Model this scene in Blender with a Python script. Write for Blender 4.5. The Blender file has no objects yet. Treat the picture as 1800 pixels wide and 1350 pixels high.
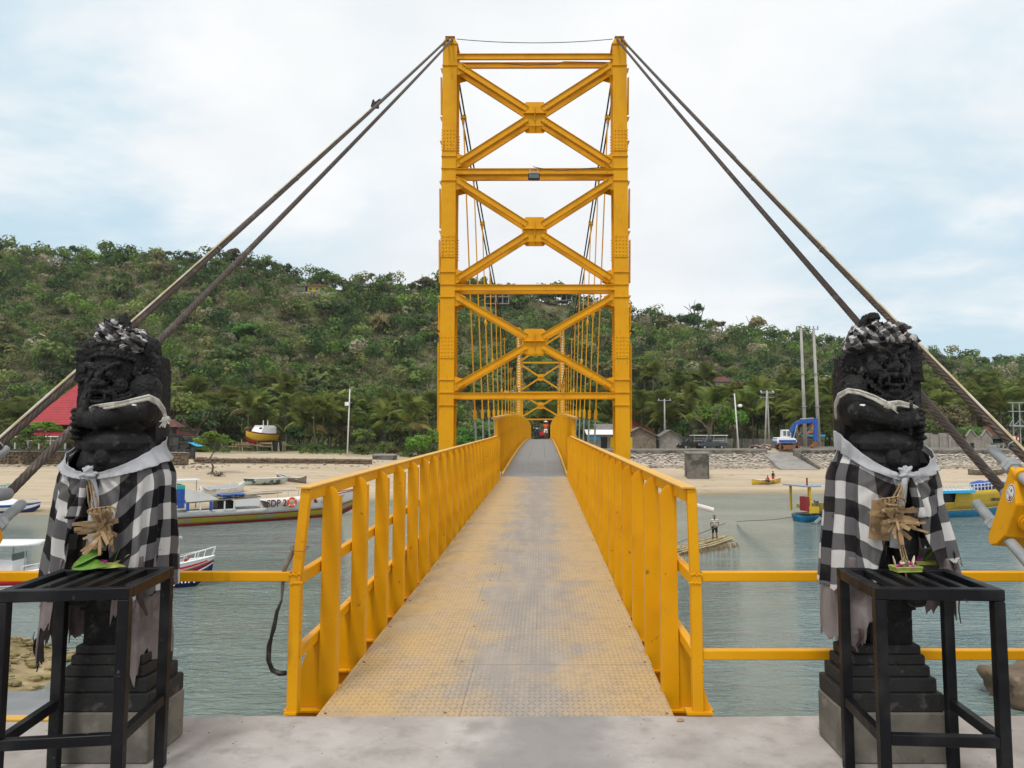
import bpy, bmesh, math, random
import numpy as np
from mathutils import Vector, Matrix, Euler, noise as mnoise

R = math.radians
rnd = random.Random(7)
scene = bpy.context.scene
COL = scene.collection

# ------------------------------------------------------------------ camera
FPX = 1249.0                      # focal length in photo pixels (1800 wide)
PITCH = math.atan(95.0 / FPX)
EYE = 1.6
cam_d = bpy.data.cameras.new("camera")
cam = bpy.data.objects.new("camera", cam_d)
COL.objects.link(cam)
cam.location = (0, 0, EYE)
cam.rotation_euler = (math.pi / 2 + PITCH, 0, 0)
cam_d.sensor_width = 36.0
cam_d.lens = FPX / 1800.0 * 36.0
cam_d.shift_x = -54.0 / 1800.0
cam_d.clip_start = 0.05
cam_d.clip_end = 6000
scene.camera = cam

def ray(u, v):
    a, b = (u - 954.0) / FPX, (675.0 - v) / FPX
    c, s = math.cos(PITCH), math.sin(PITCH)
    return Vector((a, c - b * s, s + b * c))

# ------------------------------------------------------------------ light
SUN_EL, SUN_AZ = R(62), R(200)    # azimuth clockwise from +y
world = bpy.data.worlds.new("World")
scene.world = world
world.use_nodes = True
wn, wl = world.node_tree.nodes, world.node_tree.links
wn.clear()
w_out = wn.new("ShaderNodeOutputWorld")
w_bg = wn.new("ShaderNodeBackground"); w_bg.inputs["Strength"].default_value = 0.1
w_sky = wn.new("ShaderNodeTexSky"); w_sky.sky_type = 'NISHITA'; w_sky.sun_disc = False
w_sky.sun_elevation = SUN_EL; w_sky.sun_rotation = SUN_AZ; w_sky.dust_density = 2.0
w_tc = wn.new("ShaderNodeTexCoord")
w_sep = wn.new("ShaderNodeSeparateXYZ"); wl.new(w_tc.outputs["Generated"], w_sep.inputs[0])
w_add = wn.new("ShaderNodeMath"); w_add.operation = 'ADD'; w_add.inputs[1].default_value = 0.22
w_abs = wn.new("ShaderNodeMath"); w_abs.operation = 'ABSOLUTE'
wl.new(w_sep.outputs[2], w_abs.inputs[0]); wl.new(w_abs.outputs[0], w_add.inputs[0])
w_dx = wn.new("ShaderNodeMath"); w_dx.operation = 'DIVIDE'
w_dy = wn.new("ShaderNodeMath"); w_dy.operation = 'DIVIDE'
wl.new(w_sep.outputs[0], w_dx.inputs[0]); wl.new(w_add.outputs[0], w_dx.inputs[1])
wl.new(w_sep.outputs[1], w_dy.inputs[0]); wl.new(w_add.outputs[0], w_dy.inputs[1])
w_com = wn.new("ShaderNodeCombineXYZ")
wl.new(w_dx.outputs[0], w_com.inputs[0]); wl.new(w_dy.outputs[0], w_com.inputs[1])
w_com.inputs[2].default_value = 3.7
w_n1 = wn.new("ShaderNodeTexNoise"); w_n1.inputs["Scale"].default_value = 1.15
w_n1.inputs["Detail"].default_value = 7; w_n1.inputs["Roughness"].default_value = 0.56
w_n1.inputs["Distortion"].default_value = 0.25
wl.new(w_com.outputs[0], w_n1.inputs["Vector"])
w_r = wn.new("ShaderNodeMapRange"); w_r.interpolation_type = 'SMOOTHSTEP'
w_r.inputs["From Min"].default_value = 0.36; w_r.inputs["From Max"].default_value = 0.56
w_r.inputs["To Min"].default_value = 0.90; w_r.inputs["To Max"].default_value = 0.97
wl.new(w_n1.outputs["Fac"], w_r.inputs["Value"])
w_n2 = wn.new("ShaderNodeTexNoise"); w_n2.inputs["Scale"].default_value = 2.6
w_n2.inputs["Detail"].default_value = 6
wl.new(w_com.outputs[0], w_n2.inputs["Vector"])
w_cc = wn.new("ShaderNodeValToRGB")
w_cc.color_ramp.elements[0].position = 0.32; w_cc.color_ramp.elements[0].color = (7.75, 7.95, 8.1, 1)
w_cc.color_ramp.elements[1].position = 0.66; w_cc.color_ramp.elements[1].color = (8.5, 8.6, 8.65, 1)
wl.new(w_n2.outputs["Fac"], w_cc.inputs[0])
w_mix = wn.new("ShaderNodeMix"); w_mix.data_type = 'RGBA'
# thinner cloud, with the blue coming through, high on one side and low on the other
def thin_patch(u, v, r0, r1, amount):
    dv = ray(u, v).normalized()
    dt = wn.new("ShaderNodeVectorMath"); dt.operation = 'DOT_PRODUCT'; wl.new(w_tc.outputs["Generated"], dt.inputs[0]); dt.inputs[1].default_value = dv
    mr = wn.new("ShaderNodeMapRange"); mr.interpolation_type = 'SMOOTHSTEP'
    mr.inputs["From Min"].default_value = math.cos(R(r1)); mr.inputs["From Max"].default_value = math.cos(R(r0)); mr.inputs["To Max"].default_value = amount
    wl.new(dt.outputs["Value"], mr.inputs["Value"])
    nz = wn.new("ShaderNodeMapRange"); nz.interpolation_type = 'SMOOTHSTEP'; nz.inputs["From Min"].default_value = .66; nz.inputs["From Max"].default_value = .44
    wl.new(w_n1.outputs["Fac"], nz.inputs["Value"])
    m = wn.new("ShaderNodeMath"); m.operation = 'MULTIPLY'; wl.new(mr.outputs[0], m.inputs[0]); wl.new(nz.outputs[0], m.inputs[1])
    return m.outputs[0]
wl.new(w_r.outputs[0], w_mix.inputs["Factor"])
w_sum = None
for args in ((90, 190, 4, 27, 1.0), (1800, 470, 3, 24, .9)):
    o_ = thin_patch(*args)
    if w_sum is not None:
        ad = wn.new("ShaderNodeMath"); ad.operation = 'MAXIMUM'; wl.new(w_sum, ad.inputs[0]); wl.new(o_, ad.inputs[1]); o_ = ad.outputs[0]
    w_sum = o_
w_hz = wn.new("ShaderNodeMix"); w_hz.data_type = 'RGBA'; w_hz.inputs[7].default_value = (4.7, 6.3, 7.3, 1)
wl.new(w_sum, w_hz.inputs["Factor"]); wl.new(w_mix.outputs[2], w_hz.inputs[6])
wl.new(w_sky.outputs[0], w_mix.inputs[6]); wl.new(w_cc.outputs[0], w_mix.inputs[7])
wl.new(w_hz.outputs[2], w_bg.inputs["Color"])
wl.new(w_bg.outputs[0], w_out.inputs["Surface"])

sun_d = bpy.data.lights.new("sun", 'SUN')
sun_d.energy = 1.5; sun_d.angle = R(12); sun_d.color = (1.0, 0.96, 0.9)
sun = bpy.data.objects.new("sun", sun_d); COL.objects.link(sun)
sdir = Vector((math.sin(SUN_AZ) * math.cos(SUN_EL), math.cos(SUN_AZ) * math.cos(SUN_EL), math.sin(SUN_EL)))
sun.rotation_euler = sdir.to_track_quat('Z', 'Y').to_euler()

scene.view_settings.view_transform = 'Standard'
scene.view_settings.look = 'None'
scene.view_settings.exposure = 0.27
scene.view_settings.gamma = 1.0
scene.view_settings.use_curve_mapping = False
scene.render.engine = 'CYCLES'
scene.cycles.max_bounces = 6
scene.cycles.diffuse_bounces = 3
scene.cycles.glossy_bounces = 3
scene.cycles.transparent_max_bounces = 6

# ------------------------------------------------------------------ geometry helpers
def at(u, v, y):
    d = ray(u, v)
    return Vector((0, 0, EYE)) + d * (y / d.y)

def on_z(u, v, z):
    d = ray(u, v)
    return Vector((0, 0, EYE)) + d * ((z - EYE) / d.z)

def frame(d, up=(0, 0, 1)):
    d = Vector(d).normalized(); up = Vector(up)
    if abs(d.dot(up)) > 0.985:
        up = Vector((0, 1, 0))
    s = d.cross(up).normalized()
    return d, s, s.cross(d).normalized()

class MB:
    def __init__(self):
        self.v, self.f, self.m, self.uv = [], [], [], None
    def add(self, verts, faces, mi=0):
        o = len(self.v)
        self.v.extend([tuple(p) for p in verts])
        self.f.extend([tuple(i + o for i in f) for f in faces])
        self.m.extend([mi] * len(faces))
        return self
    def hexa(self, p, mi=0):
        return self.add(p, [(0, 3, 2, 1), (4, 5, 6, 7), (0, 1, 5, 4), (1, 2, 6, 5), (2, 3, 7, 6), (3, 0, 4, 7)], mi)
    def box(self, c, s, rz=0.0, mi=0, rot=None, bev=0.0):
        hx, hy, hz = s[0] / 2, s[1] / 2, s[2] / 2
        M = rot if rot is not None else Matrix.Rotation(rz, 3, 'Z')
        c = Vector(c)
        if bev > 0:
            bv = min(bev, hx * .45, hy * .45, hz * .45)
            pts = []
            def ringv(z, ins):
                x, y = hx - ins, hy - ins
                b2 = bv * .6
                return [(-x + b2, -y, z), (x - b2, -y, z), (x, -y + b2, z), (x, y - b2, z), (x - b2, y, z), (-x + b2, y, z), (-x, y - b2, z), (-x, -y + b2, z)]
            rs = [ringv(-hz, bv), ringv(-hz + bv, 0), ringv(hz - bv, 0), ringv(hz, bv)]
            for r_ in rs: pts += [c + M @ Vector(q) for q in r_]
            fs = [tuple(range(7, -1, -1)), tuple(range(24, 32))]
            for k in range(3):
                for i in range(8):
                    j = (i + 1) % 8
                    fs.append((k * 8 + i, k * 8 + j, k * 8 + 8 + j, k * 8 + 8 + i))
            return self.add(pts, fs, mi)
        P = [(-hx, -hy, -hz), (hx, -hy, -hz), (hx, hy, -hz), (-hx, hy, -hz), (-hx, -hy, hz), (hx, -hy, hz), (hx, hy, hz), (-hx, hy, hz)]
        return self.hexa([c + M @ Vector(q) for q in P], mi)
    def bar(self, p0, p1, w, h, up=(0, 0, 1), mi=0):
        p0, p1 = Vector(p0), Vector(p1)
        d, s, u = frame(p1 - p0, up)
        s, u = s * (w / 2), u * (h / 2)
        return self.hexa([p0 - s - u, p0 + s - u, p1 + s - u, p1 - s - u, p0 - s + u, p0 + s + u, p1 + s + u, p1 - s + u], mi)
    def ibeam(self, p0, p1, depth, width, up=(0, 0, 1), t=0.022, mi=0):
        p0, p1 = Vector(p0), Vector(p1)
        d, s, u = frame(p1 - p0, up)
        o = u * (depth / 2 - t / 2)
        self.bar(p0 + o, p1 + o, width, t, u, mi); self.bar(p0 - o, p1 - o, width, t, u, mi)
        return self.bar(p0, p1, t, depth - 2 * t, u, mi)
    def tube(self, pts, r, n=8, mi=0, caps=True):
        pts = [Vector(p) for p in pts]
        rr = r if isinstance(r, (list, tuple)) else [r] * len(pts)
        V, F = [], []
        up = Vector((0, 0, 1))
        for i, p in enumerate(pts):
            d = (pts[min(i + 1, len(pts) - 1)] - pts[max(i - 1, 0)])
            d, s, u = frame(d, up)
            for k in range(n):
                a = 2 * math.pi * k / n
                V.append(p + (s * math.cos(a) + u * math.sin(a)) * rr[i])
        for i in range(len(pts) - 1):
            for k in range(n):
                j = (k + 1) % n
                F.append((i * n + k, i * n + j, (i + 1) * n + j, (i + 1) * n + k))
        if caps:
            F.append(tuple(range(n - 1, -1, -1))); F.append(tuple(range((len(pts) - 1) * n, len(pts) * n)))
        return self.add(V, F, mi)
    def prism(self, poly, vec, mi=0):
        n = len(poly); vec = Vector(vec)
        V = [Vector(p) for p in poly] + [Vector(p) + vec for p in poly]
        F = [tuple(range(n - 1, -1, -1)), tuple(range(n, 2 * n))] + [(i, (i + 1) % n, n + (i + 1) % n, n + i) for i in range(n)]
        return self.add(V, F, mi)
    def ell(self, c, r, seg=12, rings=8, rot=None, mi=0):
        c = Vector(c); r = r if isinstance(r, (tuple, list)) else (r, r, r)
        V, F = [], []
        for i in range(rings + 1):
            th = math.pi * i / rings
            for k in range(seg):
                ph = 2 * math.pi * k / seg
                q = Vector((r[0] * math.sin(th) * math.cos(ph), r[1] * math.sin(th) * math.sin(ph), r[2] * math.cos(th)))
                V.append(c + (rot @ q if rot is not None else q))
        for i in range(rings):
            for k in range(seg):
                j = (k + 1) % seg
                F.append((i * seg + k, (i + 1) * seg + k, (i + 1) * seg + j, i * seg + j))
        return self.add(V, F, mi)
    def lathe(self, prof, c=(0, 0, 0), n=16, mi=0):
        c = Vector(c); V, F = [], []
        for (r, z) in prof:
            for k in range(n):
                a = 2 * math.pi * k / n
                V.append(c + Vector((r * math.cos(a), r * math.sin(a), z)))
        for i in range(len(prof) - 1):
            for k in range(n):
                j = (k + 1) % n
                F.append((i * n + k, i * n + j, (i + 1) * n + j, (i + 1) * n + k))
        F.append(tuple(range(n - 1, -1, -1))); F.append(tuple(range((len(prof) - 1) * n, len(prof) * n)))
        return self.add(V, F, mi)
    def grid(self, P, mi=0, closed=False):
        nr, nc = len(P), len(P[0])
        V = [p for row in P for p in row]
        F = []
        for i in range(nr - 1):
            for k in range(nc if closed else nc - 1):
                j = (k + 1) % nc
                F.append((i * nc + k, i * nc + j, (i + 1) * nc + j, (i + 1) * nc + k))
        return self.add(V, F, mi)
    def mesh(self, name, mats, smooth=False, uvs=None):
        me = bpy.data.meshes.new(name)
        me.from_pydata(self.v, [], self.f)
        for m in (mats if isinstance(mats, (list, tuple)) else [mats]):
            me.materials.append(m)
        if any(self.m): me.polygons.foreach_set("material_index", self.m)
        if smooth: me.polygons.foreach_set("use_smooth", [True] * len(me.polygons))
        if uvs is not None:
            lay = me.uv_layers.new(name="UVMap")
            li = np.zeros(len(me.loops), dtype=np.int32); me.loops.foreach_get("vertex_index", li)
            lay.data.foreach_set("uv", np.asarray(uvs, dtype=np.float32)[li].ravel())
        me.update()
        return me
    def build(self, name, mats, parent=None, smooth=False, world=False, uvs=None, bevel=0.0):
        me = self.mesh(name, mats, smooth, uvs)
        o = bpy.data.objects.new(name, me); COL.objects.link(o)
        if parent is not None:
            o.parent = parent
            if world:                       # vertices were given in world space
                b = base_of(parent)
                me.transform(Matrix.Translation(-b))
        if bevel > 0:
            md = o.modifiers.new("edge", 'BEVEL'); md.width = bevel; md.segments = 1; md.limit_method = 'ANGLE'; md.angle_limit = R(40)
        return o

def base_of(o):
    b = Vector((0, 0, 0))
    while o is not None:
        b += o.location; o = o.parent
    return b

def tag(o, label=None, cat=None, group=None, kind=None):
    if label: o["label"] = label
    if cat: o["category"] = cat
    if group: o["group"] = group
    if kind: o["kind"] = kind
    return o

def thing(name, label, cat, loc=(0, 0, 0), rz=0.0, group=None):
    o = bpy.data.objects.new(name, None); COL.objects.link(o)
    o.empty_display_size = 0.2
    o.location = loc; o.rotation_euler = (0, 0, rz)
    return tag(o, label, cat, group)

def obj(name, me, parent=None, loc=(0, 0, 0), rot=(0, 0, 0), scale=(1, 1, 1)):
    o = bpy.data.objects.new(name, me); COL.objects.link(o)
    o.parent = parent; o.location = loc; o.rotation_euler = rot; o.scale = scale
    return o

def copy_tree(o, parent=None, kids=None):
    if kids is None:
        kids = {}
        for q in COL.objects:
            if q.parent is not None: kids.setdefault(q.parent.name, []).append(q)
    c = o.copy(); COL.objects.link(c); c.parent = parent
    for ch in kids.get(o.name, []): copy_tree(ch, c, kids)
    return c

def eval_mesh(o, name):
    dg = bpy.context.evaluated_depsgraph_get()
    me = bpy.data.meshes.new_from_object(o.evaluated_get(dg)); me.name = name
    return me

def remeshed(mb, name, mat, voxel, smooth_it=2, disp=None):
    me = mb.mesh(name + "_source", mat)
    o = bpy.data.objects.new(name + "_source", me); COL.objects.link(o)
    md = o.modifiers.new("r", 'REMESH'); md.mode = 'VOXEL'; md.voxel_size = voxel; md.use_smooth_shade = True
    if smooth_it:
        sm = o.modifiers.new("s", 'SMOOTH'); sm.iterations = smooth_it; sm.factor = 0.5
    out = eval_mesh(o, name)
    bpy.data.objects.remove(o); bpy.data.meshes.remove(me)
    if not out.materials: out.materials.append(mat)
    n = len(out.vertices)
    if disp is not None:
        co = np.zeros(n * 3, dtype=np.float32); no = np.zeros(n * 3, dtype=np.float32)
        out.vertices.foreach_get("co", co); out.vertices.foreach_get("normal", no)
        co = co.reshape(-1, 3); no = no.reshape(-1, 3)
        d = np.array([disp(Vector(p)) for p in co.tolist()], dtype=np.float32)
        co = co + no * d[:, None]
        out.vertices.foreach_set("co", co.ravel())
    out.polygons.foreach_set("use_smooth", [True] * len(out.polygons))
    out.update()
    return out

def lettering(text, size, mat, parent, loc, rot, name="lettering", sx=1.0, thick=0.004, bold=0.0):
    cu = bpy.data.curves.new("letters", 'FONT'); cu.body = text; cu.size = size
    cu.extrude = thick; cu.align_x = 'CENTER'; cu.align_y = 'CENTER'; cu.resolution_u = 3; cu.offset = bold
    t = bpy.data.objects.new("letters", cu); COL.objects.link(t)
    me = eval_mesh(t, name)
    bpy.data.objects.remove(t); bpy.data.curves.remove(cu)
    me.materials.clear(); me.materials.append(mat)
    o = obj(name, me, parent, loc, rot, (sx, 1, 1))
    return o

# ------------------------------------------------------------------ materials
def new_mat(name):
    m = bpy.data.materials.new(name); m.use_nodes = True
    nt = m.node_tree; nt.nodes.clear()
    out = nt.nodes.new("ShaderNodeOutputMaterial"); bs = nt.nodes.new("ShaderNodeBsdfPrincipled")
    nt.links.new(bs.outputs[0], out.inputs[0])
    return m, nt, bs

def N(nt, t, **kw):
    n = nt.nodes.new(t)
    for k, v in kw.items():
        if k in n.inputs: n.inputs[k].default_value = v
        else: setattr(n, k, v)
    return n

def coords(nt, kind, scale=(1, 1, 1)):
    if kind == 'P':
        src = N(nt, "ShaderNodeNewGeometry").outputs["Position"]
    elif kind == 'UV':
        src = N(nt, "ShaderNodeTexCoord").outputs["UV"]
    else:
        src = N(nt, "ShaderNodeTexCoord").outputs["Object"]
    mp = N(nt, "ShaderNodeMapping"); mp.inputs["Scale"].default_value = scale
    nt.links.new(src, mp.inputs["Vector"])
    return mp.outputs[0]

def noise_fac(nt, vec, scale, lo, hi, detail=5, rough=0.55, dist=0.0):
    n = N(nt, "ShaderNodeTexNoise"); n.inputs["Scale"].default_value = scale; n.inputs["Detail"].default_value = detail
    n.inputs["Roughness"].default_value = rough; n.inputs["Distortion"].default_value = dist
    nt.links.new(vec, n.inputs["Vector"])
    r = N(nt, "ShaderNodeMapRange"); r.interpolation_type = 'SMOOTHSTEP'
    r.inputs["From Min"].default_value = lo; r.inputs["From Max"].default_value = hi
    nt.links.new(n.outputs["Fac"], r.inputs["Value"])
    return r.outputs[0]

def mixc(nt, fac, a, b, blend='MIX'):
    m = N(nt, "ShaderNodeMix"); m.data_type = 'RGBA'; m.blend_type = blend
    for sock, val in ((m.inputs["Factor"], fac), (m.inputs[6], a), (m.inputs[7], b)):
        if hasattr(val, "links") or hasattr(val, "is_linked"): nt.links.new(val, sock)
        elif isinstance(val, (int, float)): sock.default_value = val
        else: sock.default_value = (*val[:3], 1)
    return m.outputs[2]

def mth(nt, op, a, b=None, c=None):
    m = N(nt, "ShaderNodeMath"); m.operation = op
    for i, val in enumerate((a, b, c)):
        if val is None: continue
        if hasattr(val, "is_linked"): nt.links.new(val, m.inputs[i])
        else: m.inputs[i].default_value = val
    return m.outputs[0]

def bump(nt, bs, height, strength=0.3, dist=0.02):
    b = N(nt, "ShaderNodeBump"); b.inputs["Strength"].default_value = strength; b.inputs["Distance"].default_value = dist
    nt.links.new(height, b.inputs["Height"]); nt.links.new(b.outputs[0], bs.inputs["Normal"])

def mat(name, base, layers=(), rough=0.6, metal=0.0, spec=0.4, bmp=None, kind='P', scale=(1, 1, 1), rand=0.0, rough_var=0.0):
    """base colour, then layers (colour, noise scale, lo, hi, amount) of noise-masked colour; bmp = (scale, strength, distance)"""
    m, nt, bs = new_mat(name)
    bs.inputs["Roughness"].default_value = rough; bs.inputs["Metallic"].default_value = metal
    bs.inputs["Specular IOR Level"].default_value = spec
    col = tuple(base)
    vec = coords(nt, kind, scale)
    for (c, sc, lo, hi, am) in layers:
        f = noise_fac(nt, vec, sc, lo, hi)
        if am < 1: f = mth(nt, 'MULTIPLY', f, am)
        col = mixc(nt, f, col, c)
    if rand > 0:
        oi = N(nt, "ShaderNodeObjectInfo")
        h = N(nt, "ShaderNodeHueSaturation")
        hv = N(nt, "ShaderNodeMapRange"); hv.inputs["To Min"].default_value = 1 - rand; hv.inputs["To Max"].default_value = 1 + rand
        nt.links.new(oi.outputs["Random"], hv.inputs["Value"]); nt.links.new(hv.outputs[0], h.inputs["Value"])
        if hasattr(col, "is_linked"): nt.links.new(col, h.inputs["Color"])
        else: h.inputs["Color"].default_value = (*col, 1)
        col = h.outputs[0]
    if hasattr(col, "is_linked"): nt.links.new(col, bs.inputs["Base Color"])
    else: bs.inputs["Base Color"].default_value = (*col, 1)
    if rough_var > 0:
        f = noise_fac(nt, vec, 6.0, .3, .7)
        rr = mth(nt, 'MULTIPLY_ADD', f, rough_var, rough - rough_var / 2)
        nt.links.new(rr, bs.inputs["Roughness"])
    if bmp:
        n = N(nt, "ShaderNodeTexNoise"); n.inputs["Scale"].default_value = bmp[0]; n.inputs["Detail"].default_value = 6
        nt.links.new(vec, n.inputs["Vector"])
        bump(nt, bs, n.outputs["Fac"], bmp[1], bmp[2])
    return m

M = {}
M['yellow'] = mat("yellow_paint", (0.76, 0.358, 0.003), [((0.64, 0.278, 0.003), 1.3, .40, .72, .7), ((0.78, 0.405, 0.010), 4.0, .52, .75, .5), ((0.20, 0.075, 0.02), 14.0, .67, .75, .75), ((0.40, 0.19, 0.03), 2.2, .62, .80, .5)], rough=.45, spec=.22, bmp=(38, .12, .004), rough_var=.25)
M['yellow_far'] = mat("yellow_paint_far", (0.76, 0.365, 0.004), [((0.66, 0.290, 0.004), .8, .40, .7, .7), ((0.22, 0.09, 0.03), 5.0, .67, .75, .6)], rough=.45, spec=.22)
M['rail_top'] = mat("faded_yellow_paint", (0.72, 0.41, 0.07), [((0.60, 0.36, 0.11), 3.0, .4, .7, .8), ((.25, .12, .05), 17, .63, .72, .7)], rough=.55, bmp=(40, .1, .003))
def rust_streaks(m, amount, col):
    nt = m.node_tree; bs = [n for n in nt.nodes if n.type == 'BSDF_PRINCIPLED'][0]; src = bs.inputs["Base Color"].links[0].from_socket
    f = noise_fac(nt, coords(nt, 'P', (13, 13, 1.1)), 1.0, .58, .76, 4); g = noise_fac(nt, coords(nt, 'P', (1, 1, 1)), 1.7, .46, .66, 3)
    ch = noise_fac(nt, coords(nt, 'P', (1, 1, 1)), 30.0, .70, .73, 3)
    c_ = mixc(nt, mth(nt, 'MULTIPLY', mth(nt, 'MULTIPLY', f, g), amount), src, col)
    nt.links.new(mixc(nt, mth(nt, 'MULTIPLY', ch, g), c_, (.07, .035, .02)), bs.inputs["Base Color"])
rust_streaks(M['yellow'], .75, (.25, .095, .012)); rust_streaks(M['yellow_far'], .6, (.30, .12, .012))
M['rust'] = mat("rusty_edge", (0.16, 0.07, 0.03), [((.3, .15, .06), 8, .4, .6, 1)], rough=.8)
M['rope'] = mat("steel_rope", (0.072, 0.053, 0.043), [((0.16, 0.13, 0.105), 9.0, .48, .72, .7), ((.06, .04, .03), 25, .5, .65, .7)], rough=.6, metal=.15, bmp=(90, .3, .003))
M['rope_far'] = mat("dark_wire_rope", (0.045, 0.042, 0.04), [((.12, .11, .1), 6, .5, .7, .7)], rough=.55, metal=.3)
M['galv'] = mat("galvanised_steel", (0.36, 0.39, 0.40), [((0.27, 0.29, 0.30), 5, .42, .65, .8), ((.27, .19, .11), 22, .66, .75, .7)], rough=.5, metal=.25, bmp=(30, .15, .004))
M['conduit'] = mat("pale_conduit", (0.46, 0.38, 0.22), [((.55, .50, .40), 4, .45, .6, 1)], rough=.5)
M['black_steel'] = mat("black_painted_steel", (0.0065, 0.007, 0.009), [((0.026, 0.026, 0.028), 4, .45, .7, .8), ((0.13, 0.12, 0.11), 19, .66, .74, .7)], rough=.45, spec=.16, bmp=(45, .08, .003), rough_var=.2)
M['concrete'] = mat("worn_concrete", (0.36, 0.345, 0.32), [((0.27, 0.255, 0.23), 2.2, .4, .7, .8), ((0.46, 0.44, 0.41), 7.0, .5, .72, .6), ((.14, .13, .12), 26, .64, .74, .6)], rough=.9, spec=.2, bmp=(22, .35, .01))
M['plinth_c'] = mat("plinth_concrete", (0.20, 0.185, 0.155), [((0.12, 0.115, 0.10), 4, .4, .65, .8), ((0.32, 0.30, 0.26), 9, .55, .75, .6), ((.08, .075, .06), 30, .62, .72, .6)], rough=.92, spec=.15, bmp=(25, .5, .01))
M['old_concrete'] = mat("old_sea_concrete", (0.17, 0.155, 0.13), [((0.06, 0.055, 0.05), .9, .42, .62, .9), ((0.30, 0.27, 0.23), 2.4, .55, .75, .8)], rough=.95, bmp=(6, .6, .05))
M['pale_concrete'] = mat("sea_wall_concrete", (0.30, 0.285, 0.26), [((0.21, 0.2, 0.18), .7, .4, .7, .9), ((.38, .36, .33), 2.5, .55, .75, .6)], rough=.9)
_m, _nt, _bs = new_mat("black_carved_stone")
_v = coords(_nt, 'O')
_c = mixc(_nt, noise_fac(_nt, _v, 9, .4, .7), (0.0135, 0.0133, 0.0138), (0.0255, 0.0250, 0.0252))
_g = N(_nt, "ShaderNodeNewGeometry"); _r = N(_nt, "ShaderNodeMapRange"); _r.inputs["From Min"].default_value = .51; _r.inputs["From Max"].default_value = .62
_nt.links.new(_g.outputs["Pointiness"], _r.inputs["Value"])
_c = mixc(_nt, mth(_nt, 'MULTIPLY', _r.outputs[0], .7), _c, (0.040, 0.040, 0.040))  # raised edges coloured lighter: lighting contrast painted onto the carving
_c = mixc(_nt, mth(_nt, 'MULTIPLY', noise_fac(_nt, _v, 15, .58, .72), .55), _c, (0.13, 0.127, 0.12))
_nt.links.new(_c, _bs.inputs["Base Color"]); _bs.inputs["Roughness"].default_value = .62; _bs.inputs["Specular IOR Level"].default_value = .2
_n = N(_nt, "ShaderNodeTexNoise"); _n.inputs["Scale"].default_value = 55; _n.inputs["Detail"].default_value = 8; _n.inputs["Roughness"].default_value = .7; _nt.links.new(_v, _n.inputs["Vector"])
bump(_nt, _bs, _n.outputs["Fac"], .8, .012)
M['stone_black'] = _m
M['white_paint'] = mat("white_paint", (0.74, 0.74, 0.72), [((0.55, 0.53, 0.48), 1.5, .5, .75, .7), ((.4, .34, .26), 7, .66, .76, .6)], rough=.5, kind='P')
M['clean_white'] = mat("clean_white", (0.80, 0.81, 0.82), rough=.35)
M['boat_yellow'] = mat("boat_yellow_paint", (0.62, 0.42, 0.02), [((0.55, 0.36, 0.04), 1.1, .4, .7, .8), ((.65, .55, .2), 3.5, .6, .75, .6)], rough=.45)
M['boat_olive'] = mat("boat_olive_yellow", (0.40, 0.34, 0.03), [((0.30, 0.30, 0.26), .55, .52, .6, .9), ((.2, .18, .05), 4, .58, .7, .6)], rough=.55)
M['boat_blue'] = mat("boat_blue_paint", (0.015, 0.24, 0.46), [((0.02, 0.17, 0.33), 1.4, .4, .7, .8), ((.45, .5, .5), 5, .66, .74, .7)], rough=.4)
M['boat_red'] = mat("boat_dark_red", (0.30, 0.018, 0.025), [((.2, .02, .02), 3, .4, .7, .8)], rough=.5)
M['red'] = mat("bright_red", (0.62, 0.02, 0.03), rough=.45)
M['orange'] = mat("life_ring_orange", (0.80, 0.11, 0.025), rough=.55)
M['royal'] = mat("royal_blue", (0.02, 0.10, 0.42), [((.015, .06, .28), 4, .4, .65, .8)], rough=.5)
M['sky_blue'] = mat("sky_blue_panel", (0.03, 0.42, 0.72), rough=.5)
M['teal'] = mat("teal_sheet", (0.03, 0.40, 0.36), rough=.55)
M['navy'] = mat("navy", (0.012, 0.02, 0.10), rough=.4)
M['black'] = mat("matt_black", (0.012, 0.012, 0.012), rough=.5)
M['dark_glass'] = mat("dark_glass", (0.012, 0.015, 0.017), rough=.08, spec=.6)
M['glass'] = mat("pale_glass", (0.10, 0.12, 0.13), rough=.06, spec=.7)
M['grey_wood'] = mat("weathered_wood", (0.20, 0.165, 0.125), [((0.11, 0.09, 0.07), 3, .4, .65, .9), ((.3, .26, .2), 9, .55, .7, .7)], rough=.9)
M['bamboo'] = mat("dry_bamboo", (0.40, 0.33, 0.19), [((0.24, 0.19, 0.11), 2.5, .42, .65, .9), ((.5, .45, .3), 6, .6, .7, .7)], rough=.7, rand=.25)
M['straw'] = mat("dry_palm_leaf", (0.30, 0.20, 0.10), [((0.15, 0.095, 0.05), 12, .4, .65, .8), ((.5, .38, .22), 25, .55, .7, .7)], rough=.8, kind='O', rand=.2)
M['leaf_green'] = mat("fresh_leaf", (0.10, 0.24, 0.03), [((.22, .36, .06), 18, .45, .6, .8)], rough=.45, kind='O')
M['leaf_pale'] = mat("young_coconut_leaf", (0.42, 0.46, 0.12), [((.3, .38, .08), 20, .45, .6, .8)], rough=.5, kind='O')
M['magenta'] = mat("magenta_petals", (0.42, 0.01, 0.22), [((.6, .05, .35), 40, .45, .6, .8)], rough=.6, kind='O')
M['petal_white'] = mat("cream_petals", (0.75, 0.66, 0.48), rough=.6)
M['cord'] = mat("white_cotton_cord", (0.50, 0.48, 0.43), [((.3, .28, .24), 30, .45, .6, .8)], rough=.9, kind='O')
M['rag_black'] = mat("black_rubber_hose", (0.016, 0.016, 0.017), [((.07, .06, .05), 20, .55, .7, .7)], rough=.5)
M['roof_red'] = mat("red_metal_roof", (0.36, 0.022, 0.032), [((.26, .02, .03), .8, .4, .7, .8)], rough=.45)
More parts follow.
